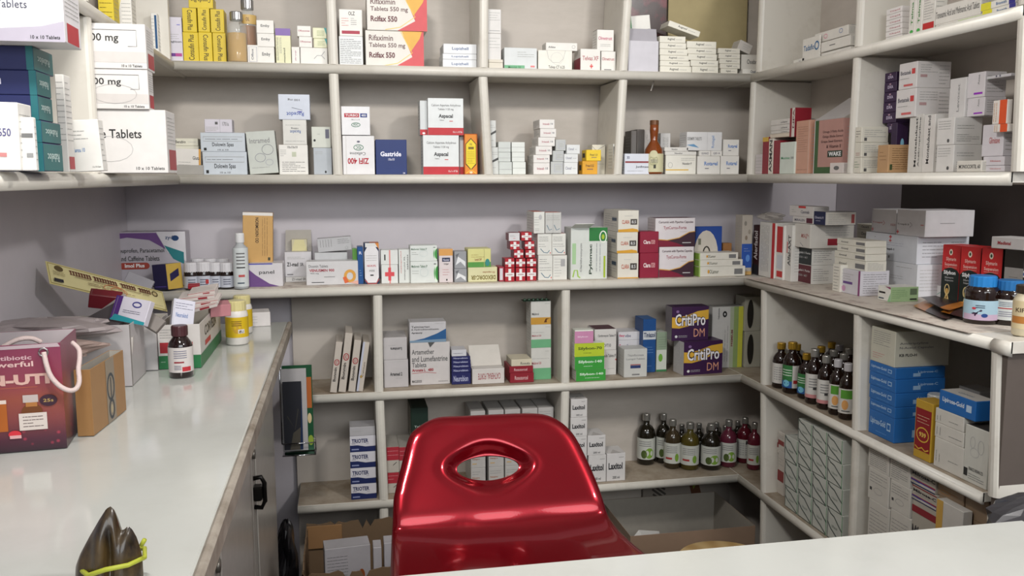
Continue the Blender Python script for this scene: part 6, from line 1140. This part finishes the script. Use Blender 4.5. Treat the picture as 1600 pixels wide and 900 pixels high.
# loose packs in the boxes
def loose(label, px_, py_, Y, w_, d_, h_, rot, base, F=(), T=(), cat='medicine carton', name='medicine_carton', R=None, fm=None):
    c = on_y(px_, py_, Y); rnd = random.Random(int(px_*7+py_)); fc = {'F': list(F), 'T': list(T)}
    if R: fc['R'] = R
    mb = carton_mesh(w_, d_, h_, base, fc, fm or {}, rnd, name=name); o = mb.build(name)
    o.matrix_world = Matrix.Translation(c) @ Matrix.Rotation(math.radians(rot[2]), 4, 'Z') @ Matrix.Rotation(math.radians(rot[1]), 4, 'Y') @ Matrix.Rotation(math.radians(rot[0]), 4, 'X') @ Matrix.Translation((-w_/2, -d_/2, -h_/2))
    return tag(o, label, cat)
wy, gy = w1_.P.y, gb_.P.y
loose('white carton with purple and teal corners tipped in the heaped box', 207, 486, wy+.06, .075, .05, .016, (68, 8, -22), '#c6c2cc', T=[r(0, 0, .2, 1, '#4a2a6c'), p([(.0, .0), (1, 0), (1, .12), (.1, .25)], '#2a8a94'), l(.3, .35, .8, .5, 2, '#556'), rings(.65, .75, .12, .1, .05, '#3a3a7a')])
loose('white carton with blue name leaning in the green footed box', 285, 494, gy+.04, .045, .07, .018, (62, 14, 20), '#c4c4d0', T=[t('Neurokind', .15, .4, .7, .55, '#4a6aa0'), l(.1, .65, .9, .9, 3, '#667')])
loose('dark grey flat pack standing in the heaped box', 165, 500, wy+.07, .10, .05, .006, (55, -28, 0), '#4c4648', cat='packet')
loose('light grey leaflet pack in the heaped box beside the purple teal carton', 178, 492, wy+.09, .08, .05, .008, (60, -35, 5), '#97908c', cat='packet')
loose('dark red crumpled pouch at back of the heaped box', 165, 468, wy+.13, .06, .03, .03, (20, 10, 10), '#6a1f28', cat='pouch')
loose('brownish card flap sticking out of the heaped box', 236, 502, wy+.08, .05, .03, .012, (50, 30, -20), '#7a736e', cat='packet')
loose('small off-white carton lying low at front of the heaped box', 168, 532, wy+.03, .035, .04, .03, (5, 0, 12), '#b5b0aa')
loose('off-white carton with dark marks standing beside brown box', 195, 545, wy+.025, .03, .03, .05, (0, 5, 8), '#bcb7b0', F=[l(.3, .1, .8, .5, 4, '#444')])
loose('off-white carton beside the small one inside the heaped box', 182, 525, wy+.06, .04, .04, .04, (0, -6, -10), '#b0aba5')
loose('grey flap like carton sticking up behind the yellow card', 218, 440, -.035, .07, .03, .012, (70, 25, 0), '#a9a6ac')
bag('crumpled pale plastic bag spilling over the boxes behind the gift bag', tuple(on_y(75, 514, wy-.03)), .12, .05, .022, '#9a9090', .35, 1, 5)
bag('tan paper bag folded behind the gift bag on the counter', tuple(on_y(88, 545, wy-.09)), .075, .035, .018, '#9c8880', .6, 1, 8, 'paper bag')
# long yellow card across the boxes
pA, pB, pC, pD = on_y(78, 443, -.62), on_y(262, 487, -.40), on_y(282, 463, -.33), on_y(107, 417, -.55)
U = (pB-pA); Wc = U.length; U.normalize(); V = (pD-pA); V = V-U*V.dot(U); Hc = V.length; V.normalize(); Nn = U.cross(V)
mb = MB(); chamfer(mb, 0, 0, -.0012, Wc, Hc, 0, mat('#c9bd84', .5), .0003)
decal(mb, Vector((0, 0, 0)), Vector((1, 0, 0)), Vector((0, 1, 0)), Vector((0, 0, 1)), [r(.01, .05, .99, .95, '#8a7c44'), r(.014, .08, .986, .92, '#cfc592'), e(.09, .78, .035, .13, '#5a4a2a'), e(.91, .75, .03, .14, '#5a4a2a'), e(.91, .75, .018, .08, '#c0b080'),
   r(.17, .80, .33, .83, '#5a2018'), r(.36, .80, .56, .83, '#5a2018'), r(.59, .80, .72, .83, '#5a2018'), r(.75, .80, .86, .83, '#5a2018')]+[s([(u, .82), (u+.008, .72), (u+.002, .64), (u+.016, .66)], .06, '#5a2018') for u in [.175+.022*k for k in range(8)]+[.37+.022*k for k in range(9)]+[.6+.022*k for k in range(6)]+[.76+.022*k for k in range(5)]]+
   [l(.2, .5, .85, .58, 1, '#6a5030'), l(.3, .3, .7, .46, 2, '#7a6040'), rings(.52, .38, .09, .2, .03, '#b8704a'), rings(.56, .36, .07, .15, .03, '#b8704a'), r(.03, .12, .1, .26, '#26242c'), l(.03, .4, .12, .6, 3, '#6a5a3a'), s([(.35, .22), (.7, .22)], .01, '#555'), s([(.7, .15), (.95, .15)], .01, '#555')], Wc, Hc, random.Random(3))
Mx = Matrix((U, V, Nn)).transposed().to_4x4(); Mx.translation = pA
o = mb.build('printed_card'); o.matrix_world = Mx; tag(o, 'long yellow printed card with dark headline lying across the boxes', 'card')
for i, (x, y, a_, ln) in enumerate(((312, 478, -14, .085), (314, 470, -8, .085), (310, 461, -6, .08), (318, 454, -9, .06))):
    loose('white red printed folded leaflet, '+['bottom', 'second', 'third', 'topmost'][i]+' of the heap behind green footed box', x, y, gy+.13+.012*i, ln, .05, .009, (12, -a_*-1.0, -4), '#c6bdb8', F=[r(.55, .2, .8, .7, '#8e2c34'), r(0, .9, 1, 1, '#a84a4c')], T=[l(.1, .2, .9, .8, 3)], cat='leaflet', name='leaflet')
loose('pink folded packet behind the green footed box', 343, 482, gy+.17, .045, .04, .028, (8, 0, 15), '#b57a80', cat='packet', name='packet')
loose('red cap shaped packet before the white lidded jars', 303, 447, on_y(303, 447, -.03).y, .03, .02, .01, (15, 0, 5), '#9c2a34', cat='packet', name='packet')
bottle('dark syrup bottle with white and red label standing on the counter', 284, 588, 508, ZK+.0004, 17, mat('#1c0c0c', .1, coat=.8, noise=0, name='dark_syrup'), '#4a2c30', .1, '#c9c3c0', (.12, .60), [r(.36, .38, .56, .44, '#8a2a34'), r(.52, .04, .7, .22, '#b03038'), l(.36, .55, .62, .9, 4, '#778'), l(.36, .1, .5, .3, 3, '#778')], capw=.66, caph=.2)
PLW = mat('#d6d2cc', .4, name='white_bottle_plastic')
bottle('white pill bottle with yellow label and translucent yellow cap, front one', 371.5, 537, 469, ZK+.0004, 16.3, PLW, '#cfc48c', 0, '#c9a91e', (.18, .64), [e(.5, .5, .1, .3, '#b8922c'), r(.52, .2, .66, .4, '#d8d4d0'), l(.38, .55, .6, .85, 3, '#7a6418'), t('IBU', .54, .22, .64, .36, '#334')], kind='round', capw=.84, caph=.24)
bottle('white pill bottle with yellow label peeping behind another', 380, 520, 461, ZK+.0004, 14, PLW, '#cfc48c', 0, '#c9a91e', (.18, .64), [], kind='round', capw=.84, caph=.24)
carton('small white carton lying at the far end of the counter', 389, 423, 489, yb=511, z=ZK+.0004, d=.07, xs=None, w=None, yaw=8, base='#cfcac8', side=None, F=[l(.1, .2, .4, .8, 3)], T=[l(.1, .2, .8, .6, 3)])
# tied brown pouch in the foreground
PY = -1.615
mb = MB(); NPZ = 22; outP = [(118, 905), (118, 885), (125, 866), (140, 838), (155, 812), (166, 795), (173, 791), (179, 797), (184, 812), (188, 828), (193, 828), (200, 822), (206, 826), (213, 838), (219, 855), (223, 872), (226, 890), (225, 905)]
W3 = [on_y(x, y, PY) for x, y in outP]
zb_ = ZK+.0005; cen = Vector(((W3[0].x+W3[-1].x)/2, PY, zb_))
base_l, base_r = W3[0].x, W3[-1].x
def width_at(u):   # map outline as ruled mesh: for column u, top height
    x = base_l+(base_r-base_l)*u; best = zb_
    for a, b in zip(W3[:-1], W3[1:]):
        if (a.x-x)*(b.x-x) <= 0 and abs(a.x-b.x) > 1e-9:
            f = (x-a.x)/(b.x-a.x); best = max(best, a.z+(b.z-a.z)*f)
    return x, best
vs = []; NU, NV = 40, 16; idx2 = {}
for side in (1, -1):
    for i in range(NU+1):
        u = i/NU; x, zt_ = width_at(min(max(u, .004), .996)); 
        for j in range(NV+1):
            v = j/NV; th = .020*math.sqrt(max(0, 1-(2*u-1)**2))*(1-v**2.2)**.6*(1+.25*math.sin(u*19)*v)
            crease = -.010*math.exp(-((u-.56)/.05)**2)*math.sin(min(1, v*1.3)*math.pi)
            idx2[(side, i, j)] = len(vs); vs.append((x, PY-side*(th+crease*(side > 0)), zb_+(zt_-zb_)*v))
fs = []
for side in (1, -1):
    for i in range(NU):
        for j in range(NV): fs.append((idx2[(side, i, j)], idx2[(side, i+1, j)], idx2[(side, i+1, j+1)], idx2[(side, i, j+1)]))
pm = grime('brown_folded_film', '#4c3c22', '#1c130c', .35, 38, .38, .62, coat=.3, stretch=(1.6, 1, .7))
mb.add(vs, fs, pm, True); o = mb.build('tied_pouch'); fix(o)
tag(o, 'brown two pointed pouch standing on the counter in the foreground', 'pouch')
mb = MB(); RB = mat('#aab03a', .4, name='rubber'); q0, q1, q2, q3 = on_y(138, 899, PY-.022), on_y(165, 890, PY-.028), on_y(200, 883, PY-.022), on_y(226, 871, PY-.002)
ring_ = [tuple(q0), tuple(q1), tuple(q2), tuple(q3), (q3.x-.004, PY+.018, q3.z+.001), ((q0.x+q3.x)/2, PY+.028, (q0.z+q3.z)/2), (q0.x-.01, PY+.012, q0.z), (q0.x-.012, PY-.006, q0.z)]
tube(mb, ring_, .0024, RB, closed=True); tube(mb, [tuple(on_y(221, 852, PY-.008)), tuple(on_y(226, 843, PY-.010))], .0022, RB)
rb_ = mb.build('rubber_band'); fix(rb_); tag(rb_, 'yellow green rubber band wound round the brown pouch', 'rubber band')

# ================================================================== magazines, floor boxes, extras
def slab(label, px0, px1, pyt, pyb, Y, th, base, cat, name, decs=(), yaw_=0, group=None):
    a0, a1 = on_y(px0, pyt, Y), on_y(px1, pyb, Y); rnd = random.Random(int(px0+pyt))
    mb = carton_mesh(abs(a1.x-a0.x), th, a0.z-a1.z, base, {'F': list(decs)}, {}, rnd, .0004); o = mb.build(name)
    o.matrix_world = Matrix.Translation((a0.x, Y, a1.z)) @ Matrix.Rotation(math.radians(yaw_), 4, 'Z'); return tag(o, label, cat, group)
YM = -.10
slab('dark glossy leaflet with grey pattern in the rack beside the counter', 441, 474, 597, 702, YM-.012, .002, '#25262c', 'magazine', 'magazine', [p([(.3, 0), (1, 0), (1, .35), (.5, .25)], '#4a463e'), s([(.2, .5), (.6, .3), (.8, .6)], .06, '#3c3a36'), p([(.85, 0), (1, 0), (1, .9)], '#1c2c4c')])
slab('white magazine back cover in the rack beside the counter', 438, 482, 577, 703, YM, .003, '#a9a6a6', 'magazine', 'magazine')
slab('green and orange magazine cover in the rack beside the counter', 440, 491, 572, 703, YM+.012, .004, '#1c4c30', 'magazine', 'magazine', [r(.8, .5, .97, .86, '#a85c2c'), e(.88, .38, .07, .06, '#c8b48a'), e(.9, .12, .09, .06, '#8aa03c')])
mb = MB(); a0, a1 = on_y(438, 640, YM), on_y(491, 704, YM); TOPR = ZK-.03
for yy_ in (YM-.022, YM+.022): tube(mb, [(XK-.03, yy_, a1.z+.03), (a1.x+.004, yy_, a1.z+.03), (a1.x+.004, yy_, a1.z-.004)], .0018, CHR)
tube(mb, [(a1.x+.004, YM-.022, a1.z-.004), (a1.x+.004, YM+.022, a1.z-.004)], .0018, CHR); tube(mb, [(XK-.03, YM-.022, a1.z-.004), (a1.x+.004, YM-.022, a1.z-.004)], .0018, CHR); tube(mb, [(XK-.03, YM+.022, a1.z-.004), (a1.x+.004, YM+.022, a1.z-.004)], .0018, CHR)
chamfer(mb, XK-.03, YM-.022, a1.z-.006, a1.x+.004, YM+.022, a1.z-.0035, CHR, .0005)
[tube(mb, [(XK-.03, yy_, a1.z+.03), (XK-.03, yy_, TOPR)], .0018, CHR) for yy_ in (YM-.022, YM+.022)]
o = mb.build('magazine_rack'); fix(o); tag(o, 'small wire rack holding magazines on the counter side', 'rack')
# large torn brown box under the lowest board
zt0 = .37; A0 = on_z(452, 893, zt0)
TB_ = bpy.data.objects.new('torn_cardboard_box', None); COL.objects.link(TB_); bx0, bx1, by0, by1 = -.565, -.27, A0.y, -.035
TB_.location = ((bx0+bx1)/2, (by0+by1)/2, 0); tag(TB_, 'large brown open box with torn flaps below the lowest left shelf', 'box')
def torn(name, a, b, h, seed, inner):
    """wall with a ragged top edge from a to b"""
    rnd = random.Random(seed); n = 26; A_, B_ = Vector(a), Vector(b); T_ = (B_-A_).normalized(); N_ = Vector((-T_.y, T_.x, 0))*.004; vs = []
    hh = h
    for i in range(n+1):
        q = A_.lerp(B_, i/n); hh = h+rnd.uniform(-.006, .006)-(.02 if rnd.random() < .08 else 0)
        vs += [(q.x, q.y, .001), (q.x, q.y, hh), (q.x+N_.x, q.y+N_.y, hh), (q.x+N_.x, q.y+N_.y, .001)]
    fs = []
    for i in range(n):
        o_ = 4*i
        for k in range(4): fs.append((o_+k, o_+(k+1) % 4, o_+4+(k+1) % 4, o_+4+k))
    fs += [(0, 1, 2, 3), (4*n+3, 4*n+2, 4*n+1, 4*n)]
    mb = MB(); mb.add(vs, fs, mat('#6f5a44', .8, name='brown_corrugated_board')); o = mb.build(name); fix(o); o.parent = TB_; o.matrix_parent_inverse = Matrix.Translation(-TB_.location)
torn('box_wall', (bx0, by0, 0), (bx1, by0, 0), zt0-.015, 2, 1); torn('box_wall', (bx1, by1, 0), (bx0, by1, 0), zt0, 3, 1); torn('box_wall', (bx0, by1, 0), (bx0, by0, 0), zt0-.005, 4, 1); torn('box_wall', (bx1, by0, 0), (bx1, by1, 0), zt0, 5, 1)
mb = MB(); chamfer(mb, bx0+.005, by0+.005, .001, bx1-.005, by1-.005, .006, KR); o = mb.build('box_floor'); o.parent = TB_; o.matrix_parent_inverse = Matrix.Translation(-TB_.location)
mb = MB(); chamfer(mb, bx0, by1-.012, zt0-.07, bx0+.10, by1-.008, zt0-.002, KR, T=Matrix.Translation((0, 0, 0))); fix(mb.build('torn_flap')); bpy.data.objects['torn_flap'].parent = TB_; bpy.data.objects['torn_flap'].matrix_parent_inverse = Matrix.Translation(-TB_.location)
yb3 = by0+.035
def inbox(label, px0, px1, pyt, Y, d_, base, zb0, F, R=None, rot=0):
    a0, a1 = on_y(px0, pyt, Y), on_y(px1, pyt, Y); mb = carton_mesh(a1.x-a0.x, d_, max(.02, a0.z-zb0), base, {'F': F, **({'R': R} if R else {}), 'T': [l(.1, .1, .9, .9, 4)]}, {}, random.Random(3)); o = mb.build('medicine_carton')
    o.matrix_world = Matrix.Translation((a0.x, Y, zb0)) @ Matrix.Rotation(math.radians(rot), 4, 'Z'); tag(o, label, 'medicine carton')
inbox('white food supplement carton with fruit picture inside the torn brown box', 507, 579, 859, yb3, .06, '#a5a2a6', .0065, [l(.05, .3, .5, .95, 8, '#555'), e(.8, .8, .07, .04, '#8a4a24'), e(.86, .74, .06, .035, '#a8882c'), e(.74, .72, .05, .03, '#3c6a34')], rot=5)
inbox('plain white carton beside the fruit picture one in torn brown box', 583, 596, 856, yb3+.01, .05, '#b0adb2', .0065, [])
inbox('white carton nearest the red chair inside the torn brown box', 600, 622, 849, yb3+.02, .05, '#b4b2b8', .0065, [])
# dark bag and box by the counter side
bag('black plastic bag on the floor between counter and torn box', tuple(on_y(446, 800, -.28))[:2]+(.375,), .026, .06, .11, '#121114', .25, 1, 4)
mb = MB(); q = on_y(446, 880, -.28); chamfer(mb, q.x-.03, -.34, .001, q.x+.025, -.2, .262, mat('#7d7a76', .6, name='grey_board'), .002); tag(mb.build('storage_box'), 'grey box under the black plastic bag beside the counter', 'box')
# brown boxes and stool at lower right
q = on_z(1120, 862, .45); wd = abs(on_z(1196, 862, .45).x-q.x)
ST = bpy.data.objects.new('wooden_stool', None); COL.objects.link(ST); ST.location = (q.x, q.y-.05, 0); tag(ST, 'round pale wooden stool peeping over the front counter', 'stool')
wood = bpy.data.materials.new('pale_wood'); wood.use_nodes = True; nt = wood.node_tree; bb = nt.nodes['Principled BSDF']; bb.inputs['Roughness'].default_value = .35
wv = nt.nodes.new('ShaderNodeTexWave'); wv.inputs['Scale'].default_value = 6; wv.inputs['Distortion'].default_value = 7; wv.inputs['Detail'].default_value = 3; tc = nt.nodes.new('ShaderNodeTexCoord'); rp = nt.nodes.new('ShaderNodeValToRGB')
rp.color_ramp.elements[0].color = (*lin('#b8945c'), 1); rp.color_ramp.elements[1].color = (*lin('#d0b27c'), 1)
nt.links.new(tc.outputs['Object'], wv.inputs['Vector']); nt.links.new(wv.outputs['Fac'], rp.inputs[0]); nt.links.new(rp.outputs[0], bb.inputs['Base Color'])
mb = MB(); lathe(mb, [(.0, .425), (wd-.004, .425), (wd, .43), (wd, .445), (wd-.004, .45), (0, .45)], wood, 48, cap=False); fix(mb.build('seat', ST))
for k in range(4):
    a_ = math.pi/4+k*math.pi/2; mb = MB(); tube(mb, [(wd*.6*math.cos(a_), wd*.6*math.sin(a_), .425), (wd*.85*math.cos(a_), wd*.85*math.sin(a_), .001)], .014, wood); fix(mb.build('leg', ST))
def obox(label, x0_, y0_, x1_, y1_, z0_, z1_, base, **k):
    mb = carton_mesh(x1_-x0_, y1_-y0_, z1_-z0_, base, k.get('F', {}) or {}, {}, random.Random(2), open_top=k.get('open', True)); o = mb.build('cardboard_box'); o.matrix_world = Matrix.Translation((x0_, y0_, z0_)); return tag(o, label, 'box')
a0 = on_y(985, 838, -.12); a1 = on_y(1180, 832, -.12)
obox('open brown box under the corner shelves behind the wooden stool', a0.x, -.12, a1.x, .18, .001, a0.z, '#8c7562', F={'F': [e(.4, .4, .05, .3, '#6a4c34')]})
bk = on_y(1004, 770, .12)
obox('tall grey brown box at the back under the corner shelves', on_y(1004, 770, .187).x, .1835, on_y(1140, 770, .187).x, .1985, .001, .38, '#8f8880', open=False, F={'F': [s([(.08+.008*k, .96-.045*k), (.24+.008*k, .86-.045*k)], .022, '#4a4642') for k in range(6)]+[p([(.48, .93), (.53, .985), (.58, .97), (.62, .88), (.66, .76), (.62, .70), (.56, .72), (.53, .82)], '#5c3a26'), p([(.53, .96), (.57, .95), (.60, .84), (.57, .80)], '#7c8a34'), e(.55, .88, .02, .03, '#a8643c')]})
mb = MB(); c = on_y(1010, 830, -.02); P_ = [on_y(x, y, Y) for x, y, Y in ((985, 845, -.05), (998, 828, -.02), (1030, 830, 0), (1031, 838, -.04), (1006, 842, -.06))]
vs = [tuple(q) for q in P_]+[(q.x, q.y, q.z-.0015) for q in P_]; mb.add(vs, [(0, 1, 2, 3, 4), (9, 8, 7, 6, 5)]+[(i, i+5, (i+1) % 5+5, (i+1) % 5) for i in range(5)], mat('#c9c7c4', .6)); o = mb.build('paper_sheet'); fix(o); tag(o, 'crumpled white paper sticking out of the open brown box', 'paper')
# cartons on the floor level of the right wing
stack('white carton with green tint at floor level of right wing', 'first bay', [(1222, 1245, 818), (1222, 1245, 786)], z=.18, X=.83, d=.08, yaw=-90, F=[l(.2, .2, .8, .8, 5), r(0, .2, .1, .9, '#5a8a6c')], base='#a8aaa6', side=None) if False else None
# dark crumpled bag beyond the end panel
q = on_y(1592, 818, -1.24)
mb = MB(); chamfer(mb, q.x-.06, q.y-.07, .001, q.x+.16, q.y+.07, q.z-.05, mat('#3a3634', .6), .003); tag(mb.build('storage_box'), 'dark box under the crumpled grey bag beyond the right shelves', 'box')
bag('crumpled dark grey plastic bag at right edge above the counter corner', (q.x+.03, q.y, q.z), .085, .06, .05, '#3c3b3e', .2, 1, 11)
# boards and film at the back of the corner top bay
a0, a1 = on_y(1043, 64, .185), on_y(1166, 64, .185)
mb = MB(); chamfer(mb, a0.x, .183, ZE+.0005, a1.x, .188, ZE+.30, mat('#a89a72', .6, name='tan_board'), .001); tag(mb.build('board'), 'tan board leaning at the back of the corner top bay', 'board')
a0, a1 = on_y(981, 40, .17), on_y(1041, 40, .17)
mb = MB(); chamfer(mb, a0.x, .165, ZE+.0005, a1.x, .180, ZE+.30, grime('dark_red_film', '#3c2c2c', '#6a3038', .25, 20, .45, .6), .002); tag(mb.build('poster_roll'), 'dark red brown packet standing behind the lavender grey carton', 'packet')
flap(cg, 'lid_flap', [(.004, cg.d*.3, cg.h), (cg.w, cg.d*.3, cg.h), (cg.w, cg.d*.5, cg.h+.038), (.010, cg.d*.5, cg.h+.038)], mat('#a9a6ad', .5))
flap(wk, 'lid_flap', [(0, 0, wk.h), (wk.w, 0, wk.h), (wk.w, wk.d*.9, wk.h+.055), (.012, wk.d*.9, wk.h+.06)], mat('#bcb8b6', .4))
mb = MB(); q0, q1 = on_y(1023, 122, .06), on_y(1017, 142, .06); tube(mb, [(q0.x, .06, ZE-TB*.8), tuple(q0), tuple(q1)], .002, mat('#d8d4cc', .4)); fix(mb.build('hook')); tag(bpy.data.objects['hook'], 'small white hook hanging under the corner top board', 'hook')
